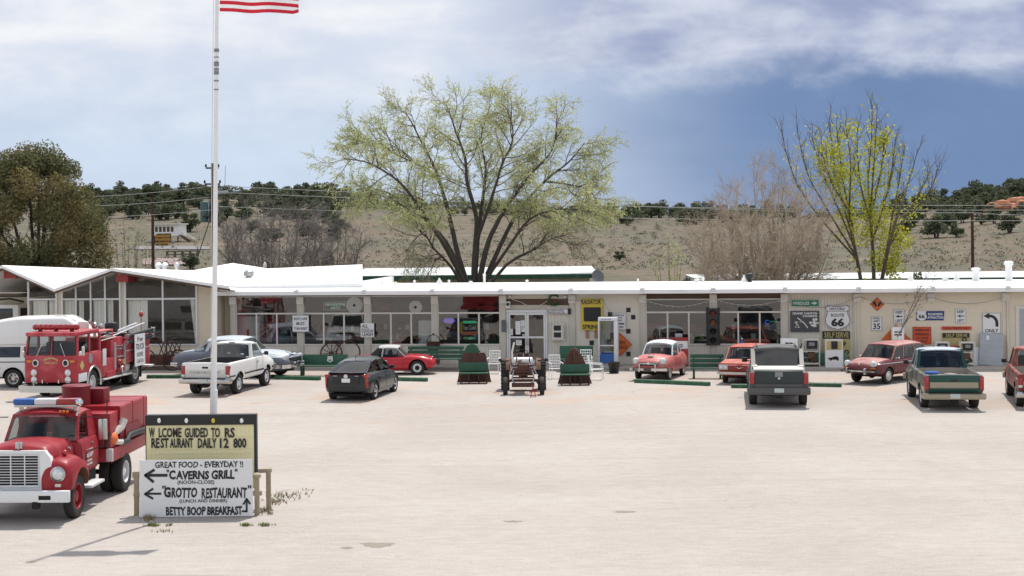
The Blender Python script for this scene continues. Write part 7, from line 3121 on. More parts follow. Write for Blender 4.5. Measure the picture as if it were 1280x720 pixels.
q = bxo('header', 'ink', o, -a, a, -.008, -.001, b * .52, b * .98)
words(q, (('SELF', -a * .5, b * .75, a * .75, b * .32, .02), ('SERVE', a * .42, b * .75, a * .95, b * .32, .02)), 'old_yellow').location.y = -.0075
for x, s_, z in ((.55, '9', .22), (.62, '10', -.28), (.60, 'EE', -.76)):
    bx_ = bxo('number_card', 'ink' if s_ == 'EE' else 'old_yellow', o, a * (x - .32), a * (x + .34), -.012, -.001, b * (z - .21), b * (z + .21))
    bx_.location.y = -.001
    words(bx_, ((s_, a * x, b * z, a * .30 * len(s_), b * .30, .03),), 'old_yellow' if s_ == 'EE' else 'ink').location.y = -.012
diam = [(0, 1), (1, 0), (0, -1), (-1, 0)]
o, a, b = wsign('warning_sign', 1087.5, 371.5, 1105.5, 389, 'small orange diamond warning sign with two parting arrows', 'orange_sign', outline=diam, rim='ink', rimw=.03)
q = MB()
for sx in (-1, 1):
    q.prism([(sx * .02, -.10), (sx * .02, -.02), (sx * .07, .06), (sx * .03, .10), (sx * .18, .12), (sx * .20, -.03), (sx * .14, .0), (sx * .09, -.10)], 'xz', -.006, -.0005)
q.build('arrow', 'ink', o)
o, a, b = wsign('speed_sign', 1089, 395.5, 1102.5, 413.5, 'white SPEED LIMIT 35 sign below the small orange diamond', 'sign_white', rim='ink', rimw=.018)
words(o, (('SPEED', 0, b * .72, a * 1.4, .085), ('LIMIT', 0, b * .34, a * 1.3, .085), ('35', 0, -b * .38, a * 1.35, .26, .02)))
for (x0, y0, x1, y1, lab) in ((1117, 386.5, 1130.5, 404.5, 'white KEEP LEFT sign beside the thin leaning sapling'), (1194, 386, 1207.5, 404, 'white KEEP LEFT sign beside the large turn arrow sign')):
    o, a, b = wsign('road_sign', x0, y0, x1, y1, lab, 'sign_white', rim='ink', rimw=.018)
    words(o, (('KEEP', 0, b * .60, a * 1.25, .12), ('LEFT', 0, -b * .62, a * 1.25, .12)))
    left_arrow(o, .15, 0, .035)
o, a, b = wsign('attraction_sign', 1145, 388.5, 1180.5, 400.5, 'blue slanted sign reading ROADSIDE ATTRACTION with a white shield', 'blue_sign', outline=[(-1, -1), (.94, -1), (1, .95), (-.94, .95)])
q = MB()
q.prism([(x, z) for x, z in shield(.44, .44)], 'xz', -.010, -.001)
s2 = q.build('shield_emblem', 'sign_white', o)
s2.location = (-a * .60, 0, .0)
words(s2, (('66', 0, -.03, .26, .18, .03),)).location.y = -.009
words(o, (('ROADSIDE', a * .36, b * .30, a * 1.0, .10, .03), ('ATTRACTION', a * .36, -b * .40, a * 1.1, .10, .03)), 'sign_white')
o, a, b = wsign('parking_sign', 1141, 408.5, 1164, 430.5, 'square orange red sign about overflow parking', 'red_sign', rim='ink', rimw=.02)
words(o, (('OVERFLOW', 0, b * .62, a * 1.6, .12, .03), ('PARKING', 0, b * .16, a * 1.45, .12, .03), ('SOUNDS', 0, -b * .26, a * 1.3, .11, .02), ('EVENT', 0, -b * .68, a * 1.2, .11, .02)))
o, a, b = wsign('traffic_sign', 1177, 408, 1214.5, 412.5, 'long narrow orange strip sign reading LOCAL TRAFFIC ONLY', 'red_sign')
words(o, (('LOCAL TRAFFIC ONLY', 0, 0, a * 1.75, b * 1.3, .02),))
o, a, b = wsign('fuel_price_sign', 1177.5, 416, 1212.5, 432, 'old yellow SELF SERVE board behind the two stripped gas pumps', 'old_yellow')
q = bxo('header', 'ink', o, -a * .95, a * .95, -.008, -.001, b * .25, b * .96)
words(q, (('SELF', -a * .42, b * .6, a * .62, b * .5, .02), ('SERVE', a * .40, b * .6, a * .80, b * .5, .02)), 'old_yellow').location.y = -.0075
q = MB()
q.tube([(a * .6 + .08 * math.cos(t), -.01, b * -.05 + .08 * math.sin(t)) for t in [k * math.pi / 6 for k in range(13)]], .025, 5, cap=False)
q.build('ring', 'ink', o)
o, a, b = wsign('arrow_panel', 1187.5, 432, 1197, 440, 'small orange panel with a black arrow between two gas pumps', 'red_sign', off=.3)
left_arrow(o, .13, 0, .03)
o, a, b = wsign('road_sign', 1228, 391, 1251, 417.5, 'large white ONLY sign with a curved left turn arrow', 'sign_white', rim='ink', rimw=.02)
words(o, (('ONLY', 0, -b * .68, a * 1.45, .15, .02),))
q = MB()
pts_o, pts_i = [], []
for k in range(9):
    t = math.pi / 2 * k / 8
    pts_o.append((-.10 + .36 * math.cos(t), .0 + .36 * math.sin(t)))
    pts_i.append((-.10 + .24 * math.cos(t), .0 + .24 * math.sin(t)))
q.prism([(.26, -.16)] + pts_o + [(-.12, .36), (-.10, .44), (-.36, .30), (-.10, .16), (-.12, .24)] + list(reversed(pts_i)) + [(.14, -.16)], 'xz', -.006, -.0005)
ar = q.build('arrow', 'ink', o)
ar.location = (.02, 0, .02)
tri = [(0, 1), (1, -1), (-1, -1)]
o, a, b = wsign('warning_triangle', 1101, 405.5, 1139, 425, 'wide orange triangle sign behind the tall narrow gas pump', 'orange_sign', outline=tri)
# radiator springs panel
o, a, b = wsign('yellow_panel', 726, 373, 753.5, 412.5, 'yellow panel lettered RADIATOR SPRINGS around a black plate', 'yellow_sign', off=.06, outline=[(-1, -1), (1, -1), (.98, .1), (1, .98), (-.97, 1), (-.98, -.2)])
words(o, (('RADIATOR', -.02, b * .78, a * 1.75, b * .32, .03), ('SPRINGS', .02, -b * .80, a * 1.75, b * .30, .03)))
q = MB()
q.box((.02, -.03, 0), (a * 1.52, .05, b * .88), bev=.02)
q.build('black_plate', 'ink', o)
for x in (734, 745):
    p = on_wall(x, 417, .03)
    o = bxo('clay_strip', 'rust_light', None, -.07, .07, 0, .03, -.20, .20)
    o.data.materials[0] = M.get('clay') or mat('clay', (.36, .19, .12), .8)
    o.location = p
    o.rotation_euler = (0, 0, WA)
    tag(o, 'narrow clay coloured strip under the yellow panel, the %s one' % ('left' if x == 734 else 'right'), 'wall strip')
o, a, b = wsign('sidewalk_sign', 766.5, 391, 782.5, 412.5, 'white SIDEWALK sign with a black bar behind the telephone booth', 'sign_white', rim='ink', rimw=.018)
words(o, (('SIDEWALK', 0, b * .72, a * 1.5, .075), ('JUST', 0, b * .42, a * .9, .075), ('END', 0, b * .12, a * .7, .075), ('CLOSED', 0, -b * .66, a * 1.2, .085)))
bxo('bar', 'ink', o, -a * .7, a * .7, -.005, -.0005, -b * .36, -b * .20)
o, a, b = wsign('warning_sign', 760, 416, 790, 445.5, 'large orange diamond sign reading OPEN TRENCH', 'orange_sign', outline=diam, rim='ink', rimw=.03, off=.09)
words(o, (('OPEN', 0, b * .18, a * .85, .16), ('TRENCH', 0, -b * .22, a * 1.2, .16)))
# notice box by the door with its dark end plate
o, a, b = wsign('notice_board', 686, 386, 712.5, 392.5, 'long white notice board in a brown frame right of the shop door', 'sign_white', off=.14, th=.06, rim='brown', rimw=.03)
words(o, (('RESERVATIONS', -.1, b * .35, a * 1.2, .06), ('INN AND CAVERN TOURS', -.1, -b * .35, a * 1.4, .06)))
bxo('end_plate', 'ink', o, a * .78, a * 1.06, -.02, .08, -b * 1.1, b * 1.1, .01)
o, a, b = wsign('wall_cabinet', 690, 404.5, 703.5, 424, 'ornate white framed double window box on the wall by the door', 'off_white', off=.12, th=.12, cat='wall cabinet')
for z in (.10, -.78):
    q = bxo('pane', 'ink', o, -a * .66, a * .66, -.008, -.001, b * z, b * (z + .66))
q = MB()
for t in range(9):
    q.sph((-a * 1.1 + t * a * 2.2 / 8, -.01, b * (1.04 + .10 * math.sin(t * 1.4))), .05, 6)
    q.sph((-a * 1.12, -.01, b * (1 - t * .24)), .04, 6)
    q.sph((a * 1.12, -.01, b * (1 - t * .24)), .04, 6)
q.bx(-a * 1.25, a * 1.25, -.05, .1, -b * 1.14, -b * 1.02)
q.build('scroll_frame', 'off_white', o)
# green wreath ring over the notice board, speaker, meter plate
o = empty('wreath', on_wall(692.5, 375, .10), WA, 'open ring of green garland above the notice board', 'wreath')
q = MB()
random.seed(11)
for k in range(150):
    t = R(35) + k / 149 * R(300)
    q.box((.23 * math.cos(t) + random.uniform(-.03, .03), random.uniform(-.04, .04), .23 * math.sin(t) + random.uniform(-.03, .03)), (.07, .012, .03), rx=random.uniform(0, 3), ry=random.uniform(0, 3), rz=random.uniform(0, 3))
q.build('garland', mat('garland', (.03, .10, .035), .7, var=.3, scale=20), o)
o, a, b = wsign('wall_speaker', 632, 377, 637.5, 385.5, 'white wall speaker with a black cone beside the shop door', 'off_white', off=.22, th=.18, cat='speaker')
q = MB()
q.lathe([(.075, -.012), (.05, -.002), (.001, -.002)], 'y', (0, 0, .03), 14)
q.build('cone', 'ink', o)
o, a, b = wsign('wall_plaque', 627, 400, 632.5, 415, 'small dark grey green plaque on the post left of the door', 'galv', off=.18)
o.children[0].data.materials[0] = mat('slate_green', (.08, .11, .11), .6)
for (x, y, lab) in ((637.5, 370.5, 'round porch lamp above the left side of the shop door'), (706.5, 371, 'round porch lamp above the right end of the notice board')):
    o = empty('porch_lamp', on_wall(x, y, .2), WA, lab, 'lamp')
    q = MB()
    q.sph((0, 0, 0), .06, 10)
    q.build('bulb', 'white', o)
    q = MB()
    q.lathe([(.05, 0), (.05, .10), (.07, .14)], 'y', (0, .04, 0), 10)
    q.build('socket', 'galv', o)
# papers taped on the door glass
for i, (x0, y0, x1, y1) in enumerate(((644.5, 401.5, 650.5, 418), (651, 400.5, 655.8, 408), (651.5, 409, 656, 415), (636, 411, 641, 419), (645, 425, 652, 431.5), (653, 417.5, 655.5, 421))):
    o, a, b = wsign('paper_notice', x0, y0, x1, y1, ('tall white paper notice on the left door leaf', 'small paper with a pink mark at the top of the left door leaf', 'small paper below the pink marked one on the left door leaf', 'pale green paper card at the left edge of the left door leaf',
                                                      'white paper at mid height of the left door leaf', 'tiny paper slip at the right edge of the left door leaf')[i], 'sign_white', off=-.02, th=.004, cat='notice')
    q = MB()
    for k in range(5):
        q.bx(-a * .8, a * random.uniform(.2, .8), -.003, -.0005, b * (.7 - k * .32), b * (.7 - k * .32) + .012)
    q.build('print', 'grey', o)
# traffic light hung on a window post
o = empty('traffic_light', on_wall(891.5, 432, .34), WA, 'big dark traffic light standing against the post between two windows', 'traffic light')
z0, z1 = on_wall(891.5, 432, .34).z, on_wall(891.5, 385.5, .34).z
o.location.z = z0
hh = z1 - z0
bxo('backplate', 'black', o, -.30, .30, .10, .13, 0, hh, .01).data.materials[0] = mat('dusty_black', (.035, .034, .033), .7, var=.2)
bxo('housing', 'black', o, -.20, .20, -.1, .12, .02, hh - .02, .03).data.materials[0] = M['dusty_black']
for k, mm in enumerate(('dark', 'dark', mat('dim_amber', (.16, .05, .02), .4), mat('dim_red', (.12, .012, .012), .4))):
    zc = hh * (.14 + .243 * k)
    q = MB()
    q.lathe([(.14, -.11), (.10, -.13), (.001, -.14)], 'y', (0, 0, zc), 18, cap=False)
    q.build('lens', mm, o)
    q = MB()
    rows = [[(.155 * math.cos(t), -.10 - d, zc + .155 * math.sin(t)) for t in [R(-20) + k2 * R(220) / 12 for k2 in range(13)]] for d in (0, .16)]
    q.grid(rows)
    q.build('visor', 'dusty_black', o)

# ------------------------------------------------------------------ things in the shop windows
def inwin(x, y, d):
    return on_wall(x, y, -d)


def neon_box(x0, y0, x1, y1, label, back, lines, d=.12):
    o, a, b = wsign('neon_sign', x0, y0, x1, y1, label, back, off=-d, th=.02, cat='neon sign')
    return o, a, b


glow_mat('neon_purple', (.20, .12, .70), .55)
glow_mat('neon_green', (.05, .42, .20), .5)
glow_mat('neon_blue', (.06, .12, .8), .9)
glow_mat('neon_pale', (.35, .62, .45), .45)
mat('dead_neon', (.25, .03, .03), .5)
o, a, b = neon_box(404.5, 377.5, 433.5, 387.5, 'green bordered unlit tube sign in the second shop window', 'ink', 0)
words(o, (('HAVASUPAI', 0, b * .40, a * 1.7, .13, .01), ('ARTS', 0, -b * .50, a * .8, .11, .01)), 'neon_pale')  # letters carry a faint glow of their own; the border does not
q = MB()
q.tube([(-a, -.02, -b), (a, -.02, -b), (a, -.02, b), (-a, -.02, b), (-a, -.02, -b)], .022, 5)
q.build('tube_border', mat('pale_tube', (.35, .50, .36), .5), o)
o, a, b = neon_box(464.5, 380, 488.5, 391, 'dull red unlit OPEN tube sign in the third shop window', 'ink', 0)
words(o, (('OPEN', 0, 0, a * 1.5, b * 1.2, .01),), 'dead_neon')
q = MB()
q.tube([(-a, -.02, -b), (a, -.02, -b), (a, -.02, b), (-a, -.02, b), (-a, -.02, -b)], .022, 5)
q.build('tube_border', 'dead_neon', o)
o, a, b = wsign('neon_sign', 554, 397.5, 569, 404.5, 'small lit purple neon sign in the fourth shop window', 'neon_purple', off=-.12, cat='neon sign', outline=[(math.cos(t) * (1 if abs(math.cos(t)) > .5 else 1), math.sin(t)) for t in [k * math.pi / 8 for k in range(16)]])
words(o, (('Diner', 0, 0, a * 1.4, b * 1.1, .02),), 'sign_white')
o = empty('neon_sign', inwin(587, 411, .12), WA, 'multi coloured display sign with green pill and orange bar in the fourth shop window', 'neon sign')
W_ = 3.1 / 85
for (x, z, w_, h_, mm, nm) in ((0, .30, 17, 3.2, 'neon_green', 'pill'), (0, -.20, 19, 4.2, 'orange_sign', 'bar'), (-10.5, .05, 3, 14, 'yellow_sign', 'side_strip'), (10.5, .05, 3, 14, 'yellow_sign', 'side_strip')):
    q = MB()
    q.box((x * W_, 0, z), (w_ * W_, .03, h_ * W_), bev=.04)
    q.build(nm, mm, o)
words(o, (('Ice Cold', 0, .06, .55, .22, .02),), 'sign_white')
words(o, (('COFFEE', 0, -.42, .55, .10, .02),), 'neon_green')
o = empty('neon_sign', inwin(965, 402, .15), WA, 'small lit blue and green neon sign in the rightmost shop window', 'neon sign')
words(o, (('OPEN', .06, 0, .34, .07, .01),), 'neon_green')
q = MB()
q.tube([(-.20 + .09 * math.cos(t), 0, -.02 + .08 * math.sin(t)) for t in [R(50) + k * R(260) / 10 for k in range(11)]], .015, 5)
q.build('tube', 'neon_blue', o)
for (x, y, rr, lab) in ((443, 381.5, .375, 'larger round pale fan disc hung in the second shop window'), (519.5, 384, .30, 'smaller round pale fan disc hung in the third shop window')):
    o = empty('fan_disc', inwin(x, y, .10), WA, lab, 'disc')
    q = MB()
    q.lathe([(rr, 0), (rr, -.02), (.06, -.05), (.001, -.05)], 'y', (0, 0, 0), 28)
    q.build('disc', 'white', o)
    q = MB()
    q.lathe([(.07, -.05), (.05, -.08), (.001, -.08)], 'y', (0, 0, 0), 14)
    q.tube([(0, -.03, rr), (0, -.03, rr + .1)], .01, 4)
    q.build('hub', 'ink', o)
o = empty('refrigerator', inwin(535, 430, .6), WA, 'old white refrigerator inside the third shop window', 'refrigerator')
o.location.z = .11
bxo('body', 'white', o, -.38, .38, -.3, .3, 0, 1.95, .05)
bxo('door', 'white', o, -.37, .37, -.33, -.305, .05, 1.35, .03)
bxo('freezer_door', 'white', o, -.37, .37, -.33, -.305, 1.38, 1.92, .03)
bxo('handle', 'chrome', o, -.34, -.30, -.37, -.331, 1.0, 1.28, .01)
o = empty('shop_cupboard', inwin(311, 430, .5), WA, 'white cupboard with red tags inside the first shop window', 'cupboard')
o.location.z = .11
bxo('body', 'white', o, -.60, .55, -.2, .3, 0, 2.15, .02)
bxo('tag', 'red_enamel', o, -.02, .08, -.22, -.201, 1.2, 1.55)
random.seed(5)
for i, (x, col, lab) in enumerate(((330, (.25, .05, .05), 'dark red shirt on the rack in the first shop window'), (337, (.55, .42, .40), 'striped pale shirt on the rack in the first shop window'), (346, (.30, .05, .30), 'purple shirt on the rack in the first shop window'),
                                 (352, (.05, .16, .20), 'teal shirt on the rack in the first shop window'), (358, (.04, .05, .08), 'navy shirt on the rack in the first shop window'))):
    p = inwin(x, 430, .55)
    o = empty('shirt', (p.x, p.y, 1.05), WA, lab, 'shirt')
    q = MB()
    q.prism([(-.12, 0), (.12, 0), (.13, .62), (.26, .45), (.32, .55), (.16, .82), (.05, .86), (-.05, .86), (-.16, .82), (-.32, .55), (-.26, .45), (-.13, .62)], 'xz', -.04, .04)
    q.build('cloth', mat('cloth_%d' % i, col, .9, var=.2, scale=8, stretch=(8, 1, 1)), o)
    q = MB()
    q.tube([(-.15, 0, .84), (0, 0, .93), (.15, 0, .84)], .01, 4)
    q.tube([(0, 0, .93), (0, 0, 1.02)], .008, 4)
    q.build('hanger', 'steel', o)
o = empty('clothes_rack', inwin(345, 430, .55), WA, 'clothes rail carrying shirts in the first shop window', 'clothes rack')
o.location.z = .11
q = MB()
q.tube([(-.95, 0, 0), (-.95, 0, 1.95), (.75, 0, 1.95), (.75, 0, 0)], .02, 6)
q.build('rail', 'steel', o)
# display shelves with small goods inside windows
random.seed(21)
for (x0, x1, d, lab) in ((398, 455, .7, 'low wooden shelf of small goods inside the second shop window'), (462, 525, 1.2, 'wooden shelf of small goods inside the third shop window'), (547, 620, 1.0, 'wooden shelf of red goods inside the fourth shop window'),
                         (808, 885, 1.0, 'wooden shelf of goods inside the window behind the pink coupe'), (896, 976, 1.0, 'wooden shelf of goods inside the window behind the salmon sedan')):
    a, b = inwin(x0, 430, d), inwin(x1, 430, d)
    L_ = (b - a).dot(WD)
    o = empty('display_shelf', a, WA, lab, 'shelf')
    o.location.z = .11
    q = MB()
    q.bx(0, L_, 0, .35, .98, 1.02)
    q.bx(0, L_, 0, .35, 1.42, 1.45)
    q.bx(0, .04, 0, .35, 0, 1.9)
    q.bx(L_ - .04, L_, 0, .35, 0, 1.9)
    q.bx(L_ * .48, L_ * .48 + .04, 0, .35, 0, 1.9)
    q.build('shelf', 'rust_light', o)
    for m_, n_ in (('red_enamel', 7), ('off_white', 6), ('blue', 3), ('old_yellow', 5), ('brown', 6)):
        q = MB()
        for k in range(n_):
            z = random.choice((1.02, 1.02, 1.45))
            hgt = random.uniform(.08, .3)
            q.box((random.uniform(.1, L_ - .1), random.uniform(.08, .25), z + hgt / 2), (random.uniform(.06, .22), .1, hgt), bev=.015)
        tag(q.build('goods', m_, o), kind='stuff')
o = empty('motel_arrow', inwin(817, 409, .3), WA, 'red arrow shaped MOTEL sign inside the window behind the pink coupe', 'sign')
q = MB()
q.prism([(-.42, .16), (.20, .16), (.20, .26), (.46, 0), (.20, -.26), (.20, -.16), (-.42, -.16)], 'xz', 0, .04)
q.build('panel', 'dim_red', o)
words(o, (('MOTEL', -.10, 0, .52, .14, .02),), 'dead_neon')
# hanging bulb strings along the eave of some bays
def strand(pts, label, r=.012, m='off_white', bulbs=True):
    P_ = []
    for (x0, y0), (x1, y1), sag in pts:
        a, b = on_wall(x0, y0, .17), on_wall(x1, y1, .17)
        for k in range(13):
            t = k / 12
            p = a.lerp(b, t)
            p.z -= sag * 4 * t * (1 - t)
            P_.append(p)
    o = empty('light_string', P_[0], 0, label, 'light string')
    P_ = [p - P_[0] for p in P_]
    q = MB()
    q.tube(P_, r, 4)
    q.build('cable', m, o)
    if bulbs:
        q = MB()
        for p in P_[::1]:
            q.sph((p.x, p.y - .01, p.z - .03), .022, 6)
        q.build('bulb', 'off_white', o)


strand([((806, 374.5), (890, 374), .30)], 'sagging bulb string across the window behind the pink coupe')
strand([((894, 374), (980, 373.5), .26)], 'sagging bulb string across the window behind the salmon sedan')
strand([((640, 374), (652, 378), .0), ((652, 378), (684, 376), .22)], 'short cable looped over the shop door', bulbs=False)
strand([((698, 374), (752, 374), .05), ((752, 374), (766, 396), -.02), ((766, 396), (762, 430), .0)], 'loose cable hanging down beside the yellow panel', .009, 'grey', False)
strand([((983, 376), (1070, 372), .35), ((1076, 371), (1162, 372), .28), ((1166, 372), (1255, 371), .28)], 'thin drooping wire along the cream wall above the signs', .009, 'grey', False)
# coach lamps on the wall right of the eave post
o = empty('floor_weeds', (0, 0, 0))
bpy.data.objects.remove(o)

# tan vehicle and store corner left of the restaurant
o = empty('parked_truck', on_wall(16, 440, -2.5), R(-100), 'white truck cab with a dark window behind the camper van at the left edge', 'truck')
o.location.z = 0
q = MB()
q.box((0, 0, 1.15), (1.9, 3.6, 1.1), bev=.12)
q.box((0, -.3, 2.2), (1.8, 2.2, 1.2), bev=.18)
q.build('cab', 'paint_white', o)
for sx in (-1, 1):
    bxo('side_window', 'tinted', o, sx * .905, sx * .895, -1.1, .5, 2.0, 2.6, .003)
    for y in (-1.1, 1.1):
        wheel(o, sx * .85, y, .42, .26, 'van')
MB().poly([(-.75, .812, 1.95), (.75, .812, 1.95), (.75, .81, 2.6), (-.75, .81, 2.6)]).build('windshield', 'tinted', o)
q = MB()
q.tube([(-.6, .9, 2.9), (-.6, .2, 3.05), (-.6, -1.2, 2.95)], .05, 6)
q.tube([(.6, .9, 2.9), (.6, .2, 3.05), (.6, -1.2, 2.95)], .05, 6)
q.build('roof_rack', 'black', o)
o = empty('store_shed', on_wall(12, 440, -6.0), WA, 'dark green low building with a window air conditioner left of the restaurant', 'building')
o.location.z = 0
bxo('wall', mat('shed_green', (.03, .05, .04), .8), o, -6, 3.2, 0, .2, 0, 3.0)
bxo('roof', 'old_wood', o, -6.2, 3.4, -.5, 4, 3.0, 3.15)
q = bxo('air_conditioner', 'off_white', o, -.9, .1, -.4, 0, 1.9, 2.6, .02)
bxo('grille', 'grey', q, -.8, 0, -.412, -.401, 2.0, 2.5)
# ------------------------------------------------------------------ trees
def leaf_mat(name, col, var=.25, tr=.35):
    return mat(name, col, .75, var=var, scale=.7, rnd=.35, spec=.2, trans=tr)


leaf_mat('juniper_green', (.100, .118, .070), .28, .25)
leaf_mat('juniper_brown', (.20, .165, .072), .28, .25)
leaf_mat('juniper_olive', (.135, .142, .064), .28, .25)
leaf_mat('spring_leaf', (.46, .49, .23), .2, .5)
leaf_mat('bright_leaf', (.52, .52, .07), .2, .55)
leaf_mat('bud', (.24, .20, .12), .2, .3)
leaf_mat('sage', (.15, .15, .105), .3, .1)
mat('bark_dark', (.060, .050, .042), .9, var=.3, scale=2)
mat('bark_grey', (.20, .172, .158), .9, var=.3, scale=2)
mat('bark_tan', (.37, .30, .23), .9, var=.25, scale=2)
mat('twig', (.22, .185, .135), .9, var=.25, scale=2)
mat('bark_mid', (.105, .085, .062), .9, var=.3, scale=2)


def rnd_dir(rg):
    while True:
        v = Vector((rg.uniform(-1, 1), rg.uniform(-1, 1), rg.uniform(-1, 1)))
        if .05 < v.length < 1:
            return v.normalized()


def flake(mb, p, s, rg):
    a = rnd_dir(rg)
    b = a.orthogonal().normalized()
    b = (Matrix.Rotation(rg.uniform(0, 6.28), 3, a) @ b)
    c = a.cross(b)
    mb.add([p - b * s * .5, p + c * s * .30, p + b * s * .5, p - c * s * .30], [(0, 1, 2, 3)])


class Tree:
    def __init__(s, seed, leaf=.10, up=.25, droop=0.0, nleaf=5):
        s.rg = random.Random(seed)
        s.wood, s.leaves = MB(), MB()
        s.leaf, s.up, s.droop, s.nleaf, s.zmin = leaf, up, droop, nleaf, -9

    def limb(s, p, d, L, r, n=5, wob=.22, r1=None, sides=5, up=None):
        pts, rs = [p.copy()], [r]
        d = d.normalized()
        up = s.up if up is None else up
        for k in range(n):
            d = (d + rnd_dir(s.rg) * wob + Vector((0, 0, up * .25))).normalized()
            p = p + d * (L / n)
            pts.append(p.copy())
            rs.append(r + ((r1 if r1 is not None else r * .35) - r) * (k + 1) / n)
        s.wood.m = 1 if r < .03 else 0
        s.wood.tube(pts, rs, sides, cap=False)
        return pts, rs

    def path(s, pts, r0, r1, sides=8):
        pts = [Vector(q) for q in pts]
        out = []
        n = len(pts)
        for i in range(n - 1):
            a, b, c, d = pts[max(i - 1, 0)], pts[i], pts[i + 1], pts[min(i + 2, n - 1)]
            for k in range(4):
                t = k / 4
                q = .5 * ((2 * b) + (c - a) * t + (2 * a - 5 * b + 4 * c - d) * t * t + (3 * b - a - 3 * c + d) * t ** 3)
                out.append(q + rnd_dir(s.rg) * r1 * .8 * (0 if i == 0 and k == 0 else 1))
        out.append(pts[-1])
        m = len(out)
        rs = [r0 + (r1 - r0) * (i / (m - 1)) ** .8 for i in range(m)]
        s.wood.m = 0
        s.wood.tube(out, rs, sides, cap=False)
        return out, rs

    def dress(s, pts, rs, spec, lvl=0, t0=.3):
        """spec: list of (count per limb, length, radius, angle) for successive orders; the last order carries leaves"""
        if lvl >= len(spec):
            return
        cnt, L, r, ang = spec[lvl]
        n = len(pts)
        for k in range(cnt):
            t = t0 + (1 - t0) * (k + s.rg.random()) / cnt
            i = min(int(t * (n - 1)), n - 2)
            f = t * (n - 1) - i
            p = pts[i].lerp(pts[i + 1], f)
            d = (pts[i + 1] - pts[i]).normalized()
            side = d.cross(rnd_dir(s.rg)).normalized()
            a = ang * s.rg.uniform(.7, 1.3)
            dd = d * math.cos(a) + side * math.sin(a) - Vector((0, 0, s.droop * (lvl + 1) * .3))
            LL = L * s.rg.uniform(.65, 1.25) * (1.1 - .35 * t)
            q, rr = s.limb(p, dd, LL, min(r, rs[i] * .8), 5 if lvl == 0 else (3 if lvl < len(spec) - 1 else 2), .25, sides=5 if lvl == 0 else 3, up=s.up - s.droop * (lvl + .5))
            if lvl == len(spec) - 1:
                for _ in range(s.nleaf):
                    if p.z < s.zmin and s.rg.random() < .82:
                        continue
                    j = s.rg.randrange(1, len(q))
                    e = q[j - 1].lerp(q[j], s.rg.random()) + rnd_dir(s.rg) * s.leaf * .6
                    flake(s.leaves, e, s.leaf * s.rg.uniform(.6, 1.3), s.rg)
            else:
                s.dress(q, rr, spec, lvl + 1, .15)

    def done(s, name, loc, label, bark, leafm, cat='tree', group=None, leafname='crown', twig=None):
        o = empty(name, loc, 0, label, cat, group)
        if s.wood.v:
            s.wood.build('trunk', [bark, twig or bark], o, fix=False)
        if s.leaves.v:
            s.leaves.build(leafname, leafm, o, smooth=False, fix=False)
        return o


def local(base, x, y, Y):
    return At(x, y, Y) - base


# the wide elm behind the shop, pale new leaves
YB = 88.0
base = Vector((At(594, 352, YB).x, YB, 0.1))
T = Tree(41, .085, .20, .16, 8)
T.zmin = 6.2
EX = lambda q: (590 + (q[0] - 594) * .95, 352 + (q[1] - 352) * .965, *q[2:])
L0 = lambda x, y, dy=0.0: local(base, x, y, YB + dy)
limbs = [
    ([(591, 372, 0), (572, 330, -.3), (548, 290, -.8), (520, 250, -1.2), (497, 222, -1.6), (462, 200, -2.2), (425, 192, -2.8)], .30, .03),
    ([(592, 372, .1), (576, 318, .2), (563, 262, .5), (551, 222, .9), (540, 195, 1.4), (522, 160, 1.8), (506, 130, 2.0)], .30, .03),
    ([(598, 372, 0), (597, 325, .1), (600, 270, .3), (588, 225, -.4), (584, 190, -1.0), (570, 150, -1.6), (560, 122, -2.0)], .32, .03),
    ([(598, 360, .2), (601, 300, .6), (608, 245, 1.2), (612, 205, 1.8), (606, 165, 2.4), (618, 125, 2.8)], .26, .03),
    ([(601, 372, 0), (612, 312, -.3), (630, 270, -.9), (652, 238, -1.6), (672, 212, -2.4), (700, 180, -3.0), (706, 135, -3.3)], .30, .03),
    ([(603, 372, .2), (625, 318, .6), (655, 262, 1.4), (690, 222, 2.2), (722, 196, 2.8), (742, 172, 3.2)], .28, .03),
    ([(604, 375, 0), (640, 330, .8), (672, 312, 1.6), (700, 296, 2.2), (718, 292, 2.6)], .20, .03),
    ([(606, 360, -.3), (640, 310, -1.2), (672, 270, -2.2), (712, 258, -3.2), (752, 262, -4.0)], .20, .025),
    ([(588, 372, -.2), (568, 335, -1.0), (545, 310, -2.0), (528, 290, -2.8), (508, 312, -3.4)], .18, .025),
    ([(590, 365, .2), (560, 300, 1.0), (520, 262, 2.0), (480, 236, 3.0), (440, 232, 3.8)], .22, .025),
    ([(600, 300, 0), (618, 250, -1.0), (632, 205, -2.0), (648, 165, -2.6), (640, 128, -3.0)], .18, .03),
    ([(690, 222, 2.2), (720, 226, 3.4), (745, 232, 4.6), (758, 245, 5.4)], .12, .025),
    ([(551, 222, .9), (530, 205, 2.2), (500, 190, 3.4), (470, 172, 4.2), (452, 168, 4.6)], .13, .025),
]
for pts, r0, r1 in limbs:
    p, r = T.path([L0(*EX(q)) for q in pts], r0 * .62, r1 * .8)
    T.dress(p, r, [(16, 2.25, .034, .75), (10, 1.1, .013, .7), (6, .60, .0075, .6)], 0, .30)
elm = T.done('elm_tree', base, 'wide spreading elm with dark limbs and pale new leaves behind the middle of the shop', 'bark_dark', 'spring_leaf', twig='twig')

